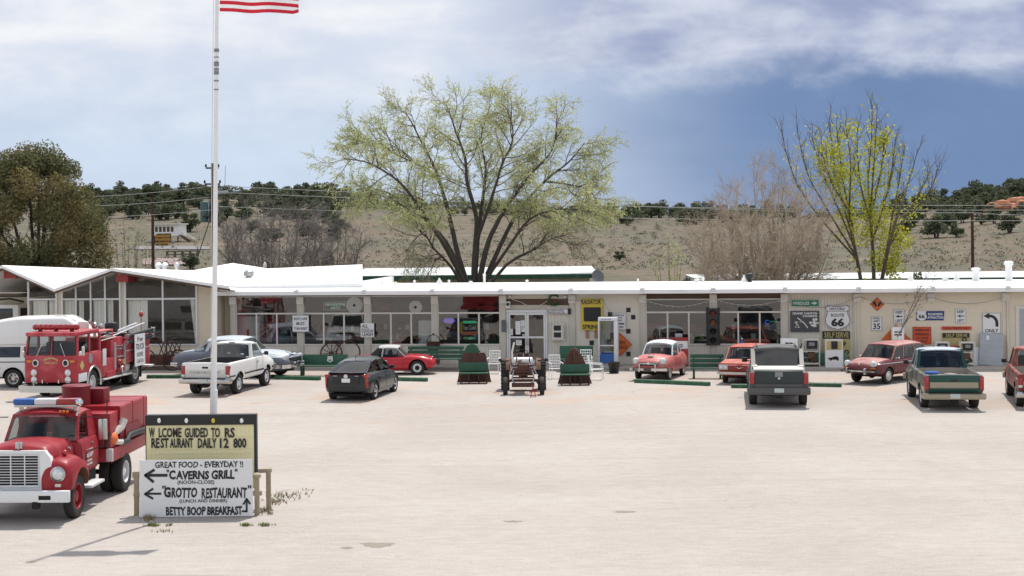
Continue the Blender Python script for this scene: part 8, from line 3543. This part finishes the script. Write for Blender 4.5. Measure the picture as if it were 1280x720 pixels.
# leafing willow at the right: upright bare tips and bright lower leaves
YB = 86.0
base = Vector((At(1095, 352, YB).x, YB, 0.1))
T = Tree(12, .20, .35, 0.0, 0)
L0 = lambda x, y, dy=0.0: local(base, x, y, YB + dy)
WP = [[(1092, 374), (1091, 315), (1088, 262), (1092, 200), (1097, 122)], [(1078, 374), (1068, 320), (1058, 262), (1060, 200), (1052, 140)], [(1098, 374), (1111, 312), (1126, 262), (1142, 216), (1153, 178)],
      [(1064, 305), (1040, 250), (1020, 205), (1003, 155)], [(1064, 298), (1046, 240), (1036, 190), (1030, 137)], [(1067, 318), (1024, 252), (998, 205), (985, 148)], [(1068, 322), (1012, 262), (980, 212), (963, 152)],
      [(1059, 262), (1034, 222), (1022, 190), (1018, 150)], [(1089, 280), (1076, 235), (1070, 195), (1069, 150)], [(1089, 272), (1084, 225), (1088, 175), (1090, 119)], [(1090, 300), (1106, 250), (1116, 210), (1122, 162)],
      [(1108, 318), (1120, 255), (1128, 215), (1134, 176)], [(1114, 305), (1142, 258), (1160, 228), (1172, 199)], [(1120, 290), (1150, 256), (1170, 232), (1181, 204)], [(1063, 280), (1050, 225), (1044, 180), (1040, 146)], [(1091, 250), (1102, 205), (1106, 170), (1110, 150)]]
for k, pp in enumerate(WP):
    big = k < 3
    x = pp[-1][0]
    pp = [(1095 + (a - 1095) * .90, 352 + (b - 352) * (.95 if b < 352 else 1)) for a, b in pp]
    p, r = T.path([L0(a, b, T.rg.uniform(-.5, .5) * (i + 1)) for i, (a, b) in enumerate(pp)], .135 if big else .065, .016, 7)
    T.dress(p, r, [(12, 1.4, .020, .42), (4, .7, .009, .45)], 0, .30)
    for i, q in enumerate(p):
        frac = i / len(p)
        dens = 42 if (.35 if big else .1) < frac < .78 else 6
        if x > 1130 or x < 1000:
            dens = int(dens * .30)
        for _ in range(dens):
            flake(T.leaves, q + rnd_dir(T.rg) * T.rg.uniform(.05, .75), T.rg.uniform(.10, .22), T.rg)
for (cx, cy, n, rr) in ((1100, 280, 420, 1.2), (1122, 300, 420, .9), (1080, 252, 160, 1.0), (1052, 215, 200, .8), (1040, 190, 200, .8), (1105, 325, 420, .9), (1062, 162, 160, .7), (1098, 178, 160, .7), (1115, 335, 260, .8), (1075, 290, 160, 1.0), (1030, 205, 120, .8)):
    c = L0(cx, cy)
    for _ in range(n):
        flake(T.leaves, c + rnd_dir(T.rg) * rr * T.rg.random() ** .5, T.rg.uniform(.12, .24), T.rg)
T.done('willow_tree', base, 'willow with bare upright tips and bright leaves behind the right end of the shop', 'bark_mid', 'bright_leaf')


def shrub_tree(seed, cx, ytop, width, Yd, label, bark, n=9, leafm=None, spec=None, spread=1.0, leaf=.08, nleaf=0, name='bare_tree', r0=.10, yb=352, up=.10):
    b = Vector((At(cx, yb, Yd).x, Yd, ter_z(At(cx, yb, Yd).x, Yd)))
    hgt = At(cx, ytop, Yd).z - b.z
    w_ = width / F * Yd / 2
    T = Tree(seed, leaf, up, .03, nleaf)
    for k in range(n):
        a = k * 2 * math.pi / n + T.rg.uniform(-.3, .3)
        t = T.rg.uniform(.35, 1.0)
        e = Vector((math.cos(a) * w_ * t, math.sin(a) * w_ * t * .7, hgt * (1.02 - .35 * t * t) * T.rg.uniform(.80, 1.0)))
        m1 = Vector((e.x * .42, e.y * .42, hgt * .24))
        m2 = Vector((e.x * .80, e.y * .80, e.z * .60))
        p, r = T.path([Vector((math.cos(a) * .15, math.sin(a) * .15, -.1)), m1, m2, e], r0, .014, 6)
        T.dress(p, r, spec or [(10, 1.6, .022, .60), (8, .9, .013, .6), (6, .5, .009, .55)], 0, .18)
    return T.done(name, b, label, bark, leafm or 'bud')


shrub_tree(3, 966, 194, 190, 84.0, 'tangled tan leafless tree left of the leafing willow', 'bark_tan', 26)
shrub_tree(8, 908, 262, 120, 82.0, 'low tan leafless brush at the left edge of the tangled tan tree', 'bark_tan', 12)
shrub_tree(4, 345, 236, 150, 108.0, 'wide grey leafless tree right of the flagpole', 'bark_grey', 18)
shrub_tree(5, 415, 256, 90, 112.0, 'smaller grey leafless tree between the flagpole and the elm', 'bark_grey', 12)
shrub_tree(6, 300, 268, 60, 114.0, 'grey leafless shrub close behind the flagpole', 'bark_grey', 7)
shrub_tree(9, 838, 288, 48, 95.0, 'small sapling with fresh yellow green leaves between the elm and the tan brush', 'bark_tan', 7, 'spring_leaf', [(6, .8, .014, .5), (4, .4, .008, .5)], leaf=.12, nleaf=6, name='young_tree', r0=.04)
shrub_tree(10, 160, 268, 44, 118.0, 'thin budding tree left of the rusty pole by the restaurant roof', 'bark_grey', 6, 'spring_leaf', [(6, .9, .014, .5), (4, .5, .008, .5)], leaf=.11, nleaf=3, name='young_tree', r0=.06)
shrub_tree(14, 178, 274, 36, 121.0, 'thin budding tree right of the rusty pole by the restaurant roof', 'bark_grey', 5, 'spring_leaf', [(6, .8, .014, .5), (4, .5, .008, .5)], leaf=.11, nleaf=3, name='young_tree', r0=.06)
# sapling leaning across the cream wall
b0 = on_wall(1107, 462, .55)
T = Tree(77, .07, .1, 0, 2)
P_ = [on_wall(x, y, .55 + k * .12) - b0 for k, (x, y) in enumerate(((1107, 462), (1116, 432), (1128, 410), (1142, 378), (1153, 355), (1163, 336)))]
p, r = T.path(P_, .035, .008, 6)
T.dress(p, r, [(9, .8, .010, .45), (4, .35, .006, .5)], 0, .35)
for x, y in ((1166, 352), (1150, 345)):
    p, r = T.path([P_[2], P_[3] + Vector((.15, 0, 0)), on_wall(x, y, 1.0) - b0], .016, .006, 5)
    T.dress(p, r, [(6, .5, .008, .45), (3, .3, .005, .5)], 0, .3)
T.done('sapling', b0, 'thin leaning sapling in front of the KEEP LEFT sign behind the maroon wagon', 'bark_grey', 'bud')


# ------------------------------------------------------------------ junipers
def juniper_meshes(seed, n, size, lobes, wide=.5, flat=1.0):
    """unit-height juniper: clumps of small sprays on the surface and through the volume of several lobes"""
    rg = random.Random(seed)
    mb = MB()
    cs = []
    for k in range(lobes):
        z = rg.uniform(.25, .80)
        rad = wide * (1.0 - .75 * max(0, z - .45) / .55)
        a = rg.uniform(0, 6.28)
        rr = rg.uniform(.15, .75) * rad
        cs.append((Vector((math.cos(a) * rr, math.sin(a) * rr, z)), rg.uniform(.14, .24) * (1.15 - .4 * z)))
    cs.append((Vector((0, 0, .45)), .26))
    for _ in range(n):
        c, q = rg.choice(cs)
        d = rnd_dir(rg)
        p = c + Vector((d.x * q * 1.15, d.y * q * 1.15, d.z * q * flat)) * rg.random() ** .35
        if p.z < .04:
            continue
        flake(mb, p, size * rg.uniform(.6, 1.4), rg)
    tk = MB()
    for k in range(3):
        a = k * 2.1 + rg.uniform(-.4, .4)
        tk.tube([(math.cos(a) * .03, math.sin(a) * .03, -.05), (math.cos(a) * .09, math.sin(a) * .09, .25), (math.cos(a) * .2, math.sin(a) * .2, .55)], [.035, .028, .01], 5, cap=False)
    return mb.mesh('crown', 'juniper_green', smooth=False), tk.mesh('trunk', 'bark_dark')


JM = [juniper_meshes(100 + k, 1000, .10, 9, .46 + .05 * (k % 3), .9) for k in range(5)]
JO = [empty('juniper_tree')]
bpy.data.objects.remove(JO[0])
random.seed(99)


def juniper(p, h, k, label, group, wf=1.0):
    o = empty('juniper_tree', p, random.uniform(0, 6.28), label, 'tree', group)
    o.scale = (h * wf, h * wf, h)
    for me in JM[k]:
        c = bpy.data.objects.new(me.name, me)
        COL.objects.link(c)
        c.parent = o
    return o


def scatter(n, x0, x1, rows, px_h, label, group, wf=(1.0, 1.5)):
    placed = []
    tries = 0
    while len(placed) < n and tries < n * 30:
        tries += 1
        x = random.uniform(x0, x1)
        ra, rb = rows(x)
        y = ra + (rb - ra) * random.random() ** 1.7
        p = hill(x, y)
        if p is None or (168 < x < 264 and y > 276):
            continue
        hp = random.uniform(*px_h)
        h = hp / F * p.y
        if any((p.xy - q).length < h * .42 for q in placed):
            continue
        placed.append(p.xy)
        juniper(p - Vector((0, 0, .1)), h, random.randrange(5), label, group, random.uniform(*wf))


def crest_row(x):
    t = CREST
    for i in range(len(t) - 1):
        if t[i][0] <= x <= t[i + 1][0]:
            k = (x - t[i][0]) / (t[i + 1][0] - t[i][0])
            return t[i][1] + (t[i + 1][1] - t[i][1]) * k * k * (3 - 2 * k)
    return t[-1][1]


scatter(105, 100, 440, lambda x: (crest_row(x) + .8, crest_row(x) + 30), (15, 27), 'dark bushy juniper on the hill behind the restaurant', 'junipers on the left hill')
scatter(28, 115, 430, lambda x: (270, 306), (15, 26), 'juniper on the open slope below the left hill', 'junipers on the lower left slope')
scatter(34, 430, 760, lambda x: (crest_row(x) + .8, crest_row(x) + 14), (11, 18), 'juniper on the ridge seen through the elm', 'junipers on the ridge behind the elm')
scatter(52, 742, 1010, lambda x: (crest_row(x) + .6, crest_row(x) + 15), (13, 24), 'dark juniper in the belt on the ridge right of the elm', 'junipers on the middle ridge')
scatter(62, 1120, 1330, lambda x: (crest_row(x) + .8, crest_row(x) + 34), (15, 30), 'dark juniper on the rising hill at the right', 'junipers on the right hill')
# low scrub over the slopes
cm = MB()
for _ in range(330):
    x = random.uniform(95, 1340)
    p = hill(x, random.uniform(crest_row(x) + 8, 334))
    if p is None or 170 < x < 262:
        continue
    me = JM[random.randrange(5)][0]
    hh = random.uniform(3.5, 9) / F * p.y
    cm.M = Matrix.Translation(p) @ Matrix.Rotation(random.uniform(0, 6), 4, 'Z') @ Matrix.Diagonal((hh * 1.7, hh * 1.7, hh, 1))
    ps = [me.polygons[k].vertices for k in range(0, len(me.polygons), 7)]
    cm.add([me.vertices[v].co for f in ps for v in f], [(4 * k, 4 * k + 1, 4 * k + 2, 4 * k + 3) for k in range(len(ps))])
tag(cm.build('scrub', 'sage', smooth=False, fix=False), 'low grey green scrub bushes spread over the dry slopes', 'scrub', kind='stuff')
# the far belt of woodland along the ridge reads as one mass
wm = MB()
for _ in range(230):
    x = random.choice((random.uniform(90, 450), random.uniform(740, 1340), random.uniform(440, 760)))
    p = hill(x, crest_row(x) + random.uniform(.6, 9))
    if p is None:
        continue
    me = JM[random.randrange(5)][0]
    hh = random.uniform(11, 19) / F * p.y
    wm.M = Matrix.Translation(p) @ Matrix.Rotation(random.uniform(0, 6), 4, 'Z') @ Matrix.Diagonal((hh * 1.5, hh * 1.5, hh, 1))
    ps = [me.polygons[k].vertices for k in range(0, len(me.polygons), 3)]
    wm.add([me.vertices[v].co for f in ps for v in f], [(4 * k, 4 * k + 1, 4 * k + 2, 4 * k + 3) for k in range(len(ps))])
wm.M = None
tag(wm.build('woodland', 'juniper_green', smooth=False, fix=False), 'far dark belt of juniper woodland along the ridge', 'woodland', kind='stuff')
for (x, y, hp, k, lab) in ((1214, 256, 36, 1, 'tallest juniper standing on the right hill crest'), (1170, 297, 34, 2, 'round juniper alone on the slope left of the right utility pole'), (1196, 297, 20, 3, 'low juniper bush just left of the right utility pole'), (1262, 291, 28, 0, 'juniper on the slope below the red dirt bank'),
                         (774, 326, 15, 4, 'lone dark bush on the grassland right of the elm'), (856, 352, 20, 2, 'dark evergreen tip above the roof beside the yellow green sapling'), (926, 351, 18, 0, 'dark evergreen tip above the roof under the tan brush'), (1143, 351, 16, 3, 'dark evergreen tip above the roof below the willow'),
                         (239, 336, 24, 1, 'green juniper bush behind the restaurant roof by the flagpole'), (236, 290, 28, 4, 'tall dark juniper just right of the white hut')):
    Yg = 84.0 if y > 345 else None
    if Yg:
        p = At(x, 372, Yg)
        p.z = 0
        juniper(p, At(x, y - hp, Yg).z, k, lab, None, .42)
    else:
        p = hill(x, y)
        juniper(p - Vector((0, 0, .1)), hp / F * p.y, k, lab, None, 1.25)

# big browning juniper at the left edge
YB = 90.0
base = Vector((At(45, 352, YB).x, YB, 0))
T = Tree(31, .2, .3, 0, 0)
L0 = lambda x, y, dy=0.0: local(base, x, y, YB + dy)
rg = T.rg
STEMS = [(20, 300), (48, 240), (60, 215), (78, 250), (100, 290), (-15, 270), (35, 205), (5, 232), (88, 272), (112, 285)]
for (x, y) in STEMS:
    p, r = T.path([L0(48 + (x - 48) * .06, 368), L0(48 + (x - 48) * .45, 318, rg.uniform(-.6, .6)), L0(x, y, rg.uniform(-2, 2))], .20, .04, 7)
    T.dress(p, r, [(8, 1.3, .04, .6), (4, .6, .018, .6)], 0, .25)
LOB = []
for k in range(165):
    a = rg.uniform(0, 6.283)
    t = rg.random()
    z = 2.2 + 8.6 * rg.random()
    prof = max(0.0, 1 - ((z - 5.2) / 5.7) ** 2) ** .5 if z > 5.2 else (1 - ((5.2 - z) / 4.6) ** 2 * .75)
    R_ = 4.1 * prof
    rr = R_ * (.35 + .62 * t ** .5)
    LOB.append((Vector((math.cos(a) * rr, math.sin(a) * rr, z)), rg.uniform(.55, .95)))
hz = At(50, 186, YB).z / 11.2
for c, q in LOB:
    c = Vector((c.x, c.y, c.z * hz))
    for _ in range(620):
        d = rnd_dir(rg)
        p = c + Vector((d.x, d.y, d.z * 1.15)) * q * rg.random() ** .4
        flake(T.leaves, p, rg.uniform(.08, .19), rg)
o = T.done('juniper_tree', base, 'huge browning juniper behind the restaurant at the left edge', 'bark_dark', 'juniper_olive')
me = [c for c in o.children if c.name.startswith('crown')][0].data
me.materials.append(M['juniper_brown'])
me.polygons.foreach_set('material_index', [1 if (i // 620) % 6 in (1, 3) or i % 7 == 0 else 0 for i in range(len(me.polygons))])

# ------------------------------------------------------------------ sage and grass
random.seed(17)
sg_, gr_ = MB(), MB()
for _ in range(3200):
    x = random.uniform(80, 1330)
    y = random.uniform(crest_row(x) + 5, 338)
    p = hill(x, y)
    if p is None:
        continue
    s_ = random.uniform(.15, .60)
    for k in range(9):
        d = rnd_dir(random)
        flake(sg_ if random.random() < .6 else gr_, p + Vector((d.x * s_, d.y * s_, abs(d.z) * s_ * .7)), s_ * random.uniform(.4, .7), random)
tag(sg_.build('sagebrush', 'sage', smooth=False, fix=False), 'grey green sage tufts dotted over the dry slope', 'brush', kind='stuff')
mat('straw', (.26, .215, .135), .9, var=.2, rnd=0)
tag(gr_.build('dry_grass', 'straw', smooth=False, fix=False), 'straw coloured grass tufts dotted over the dry slope', 'grass', kind='stuff')
wd_, ws_ = MB(), MB()
for (cx, cy, n, sx, sy, m_) in ((191, 657.5, 60, 7, 1.0, wd_), (211, 657.5, 12, 3, .8, wd_), (308, 657.5, 50, 6, .9, wd_), (332, 657.5, 60, 7, .9, wd_), (204, 665, 14, 10, 1.0, wd_), (350, 622, 26, 9, 2.5, wd_), (344, 628, 40, 12, 3, ws_), (185, 648, 80, 6, 3, ws_), (362, 620, 36, 22, 3, ws_), (330, 640, 40, 10, 3, ws_), (385, 613, 8, 8, 2, wd_),
                               (796, 462, 60, 9, 3, ws_), (783, 462, 40, 6, 2, ws_)):
    for _ in range(n):
        p = G(random.gauss(cx, sx / 1.6), random.gauss(cy, sy / 1.6))
        for k in range(3):
            d = Vector((random.uniform(-.6, .6), random.uniform(-.6, .6), 1)).normalized()
            h_ = random.uniform(.03, .10) * (1.6 if m_ is ws_ else 1)
            t_ = Vector((-d.y, d.x, 0)) * .010 + Vector((.007, 0, 0))
            m_.add([p - t_, p + t_, p + d * h_], [(0, 1, 2)])
leaf_mat('weed', (.16, .20, .07), .3, .4)
tag(wd_.build('weeds', 'weed', smooth=False, fix=False), 'green weeds growing in the cracks round the message sign', 'weeds', kind='stuff')
tag(ws_.build('dry_weeds', 'straw', smooth=False, fix=False), 'dry straw weeds at the foot of the boards and the wall', 'weeds', kind='stuff')

# ------------------------------------------------------------------ poles, wires, hut, tanks on the slope
def upole(x, yt, Yd, label, xarm, ins, extra=None, m='old_wood', r=.15):
    b = At(x, 340, Yd)
    z0 = ter_z(b.x, Yd)
    zt = At(x, yt, Yd).z
    o = empty('utility_pole', (b.x, Yd, z0), 0, label, 'utility pole')
    q = MB()
    q.tube([(0, 0, -.3), (0, 0, zt - z0)], [r, r * .72], 8)
    q.build('pole', m, o)
    h = zt - z0
    for (dz, w_) in xarm:
        q = MB()
        q.box((0, -.12, h + dz), (w_ * 2, .10, .12))
        q.build('cross_arm', m, o)
        for sx in ins:
            q = MB()
            q.lathe([(.05, 0), (.08, .08), (.06, .18), (.02, .24)], 'z', (sx * w_, -.12, h + dz + .06), 8)
            q.build('insulator', 'black', o)
    return o, h


o, h = upole(267, 204, 112.0, 'utility pole with small cross arms and a lamp head just behind the flagpole', ((-.35, .45), (-1.5, .55)), (-1, 1), m='bark_mid')
q = MB()
q.tube([(0, 0, h - 2.0), (.6, -.1, h - 1.9), (.9, -.1, h - 1.5), (.95, -.1, h - .2)], .02, 5)
q.box((.75, -.1, h - 2.1), (.7, .3, .22), bev=.05)
q.build('lamp_arm', 'galv', o)
q = MB()
q.tube([(0, -.2, h - 3.5), (-1.6, .8, 3.2), (-4.2, 1.6, .2)], .035, 5)
q.build('guy_wire', 'black', o)
o, h = upole(191.5, 246, 118.0, 'rust coloured bare pole left of the white hut', (), (), m='rust', r=.14)
o, h = upole(1216, 265, 118.0, 'dark brown utility pole standing on the slope at the right', ((-.3, .35),), (-1, 1), m='rust', r=.15)
for i, (pts, lab) in enumerate((
        (((-60, 243), (267, 232), 1.0, (267, 232), (1400, 256), 1.0), 'highest thin wire crossing the whole hillside'), (((-60, 254), (267, 246), .9, (267, 240), (1400, 262), .9), 'second thin wire crossing the whole hillside'),
        (((-60, 268), (267, 262), .8, (267, 258), (1400, 275), .8), 'third thin wire crossing the hillside'), (((560, 246), (1216, 266), .6, (1216, 266), (1400, 268), .3), 'wire reaching the right utility pole'))):
    q = MB()
    P_ = []
    for a, b, sag in (pts[0:3], pts[3:6]):
        p0, p1 = At(*a, 111.8), At(*b, 111.8)
        for k in range(25):
            t = k / 24
            p = p0.lerp(p1, t)
            p.z -= sag * 4 * t * (1 - t) * .5
            P_.append(p)
    q.tube(P_, .018, 4)
    tag(q.build('power_wire', mat('wire', (.32, .32, .32), .6, var=0) if 'wire' not in M else 'wire'), lab, 'wire')
# white hut on stilts with its stair
p = hill(208, 303)
sc = p.y / F
o = empty('hut', p, R(-8), 'small white hut on stilts with a stair on the hillside', 'hut')
wd = 33 * sc
q = MB()
q.bx(-wd * .5, wd * .5, 0, 3.2, 8 * sc, 22 * sc)
q.build('wall', 'white', o)
bxo('roof', 'off_white', o, -wd * .72, wd * .56, -.5, 3.6, 22 * sc, 23.4 * sc)
for k in range(5):
    bxo('window', 'brown', o, wd * (-.44 + .155 * k), wd * (-.44 + .155 * k + .105), -.03, .0, 13 * sc, 19.5 * sc)
for k in range(4):
    bxo('stilt', 'brown', o, wd * (-.45 + .29 * k), wd * (-.45 + .29 * k) + .16, .1, .26, -1.0, 8 * sc)
q = MB()
for k in range(2):
    q.tube([(wd * .5, k * .9, 9 * sc), (wd * .5 + 20 * sc, k * .9, -.6)], .10, 5)
for k in range(8):
    q.box((wd * .5 + 20 * sc * (k + .5) / 8, .45, 9 * sc * (1 - (k + .5) / 8)), (.3, .9, .05))
q.build('stair', 'brown', o)
q = MB()
for k in range(2):
    q.tube([(wd * .5, k * .9, 16 * sc), (wd * .5 + 20 * sc, k * .9, 3 * sc)], .045, 5)
q.build('stair_rail', 'white', o)
# painted yellow sign below the hut
p = hill(203, 307)
sc = p.y / F
o = empty('painted_sign', p, 0, 'yellow and orange painted hillside sign below the white hut', 'sign')
q = MB()
q.prism([(-11 * sc, 3 * sc), (-8 * sc, .5 * sc), (7 * sc, .5 * sc), (9 * sc, 4 * sc), (11 * sc, 15 * sc), (-6 * sc, 15 * sc), (-11 * sc, 11 * sc)], 'xz', 0, .12)
q.build('panel', 'black', o)
q = MB()
for r_ in range(3):
    x = -9 * sc
    while x < 8.5 * sc:
        w_ = random.uniform(1.0, 2.6) * sc
        q.bx(x, x + w_ * .8, -.02, -.002, (1.5 + r_ * 4.4) * sc, (1.5 + r_ * 4.4 + random.uniform(2.6, 3.8)) * sc)
        x += w_
q.build('painting', mat('ochre', (.42, .22, .03), .6, var=.3, scale=2), o)
for sx in (-1, 1):
    q = MB()
    q.lathe([(2.3 * sc, -.1), (2.3 * sc, .1)], 'y', (sx * 13 * sc, 0, 4 * sc), 14)
    q.build('wheel_rim', 'grey', o)
# low rail fence beside the far road
a, b = hill(209, 322), hill(247, 320)
o = empty('rail_fence', a, math.atan2(b.y - a.y, b.x - a.x), 'low dark rail fence beside the far road', 'fence')
L_ = (b - a).xy.length
sc = a.y / F
for k in range(5):
    bxo('post', 'old_wood', o, L_ * k / 4 - .12, L_ * k / 4 + .12, -.1, .1, -.3, 8 * sc)
for z in (3.4, 7.4):
    bxo('rail', 'old_wood', o, -.1, L_ + .1, -.14, -.1, (z - .7) * sc, (z + .7) * sc)
for (x, lab) in ((256, 'left teal water tank on the hillside'), (268, 'right teal water tank partly behind the flagpole')):
    p = hill(x, 277)
    sc = p.y / F
    o = empty('water_tank', p, 0, lab, 'water tank')
    q = MB()
    q.lathe([(5.4 * sc, -1), (5.4 * sc, 24 * sc), (5.0 * sc, 24.6 * sc), (.01, 26 * sc)], 'z', (0, 0, 0), 18)
    q.build('shell', mat('teal', (.05, .105, .11), .6, var=.15, scale=.3) if 'teal' not in M else 'teal', o)
    q = MB()
    q.tube([(5.4 * sc, -.5, 0), (5.4 * sc, -.5, 25 * sc)], .1, 5)
    q.build('ladder', 'galv', o)
# satellite dish above the roof right of the motel row
p = At(747, 346, 92.0)
o = empty('satellite_dish', (p.x, p.y, 0), 0, 'grey satellite dish above the roof right of the motel row', 'satellite dish')
q = MB()
q.M = Matrix.Translation((0, 0, p.z)) @ Matrix.Rotation(R(28), 4, 'Z') @ Matrix.Rotation(R(-20), 4, 'X')
q.lathe([(.001, .06), (.22, .03), (.42, -.06)], 'y', (0, 0, 0), 18, cap=False)
q.build('dish', 'grey', o)
q = MB()
q.tube([(0, .05, 0), (0, .05, p.z)], .04, 6)
q.build('mast', 'galv', o)
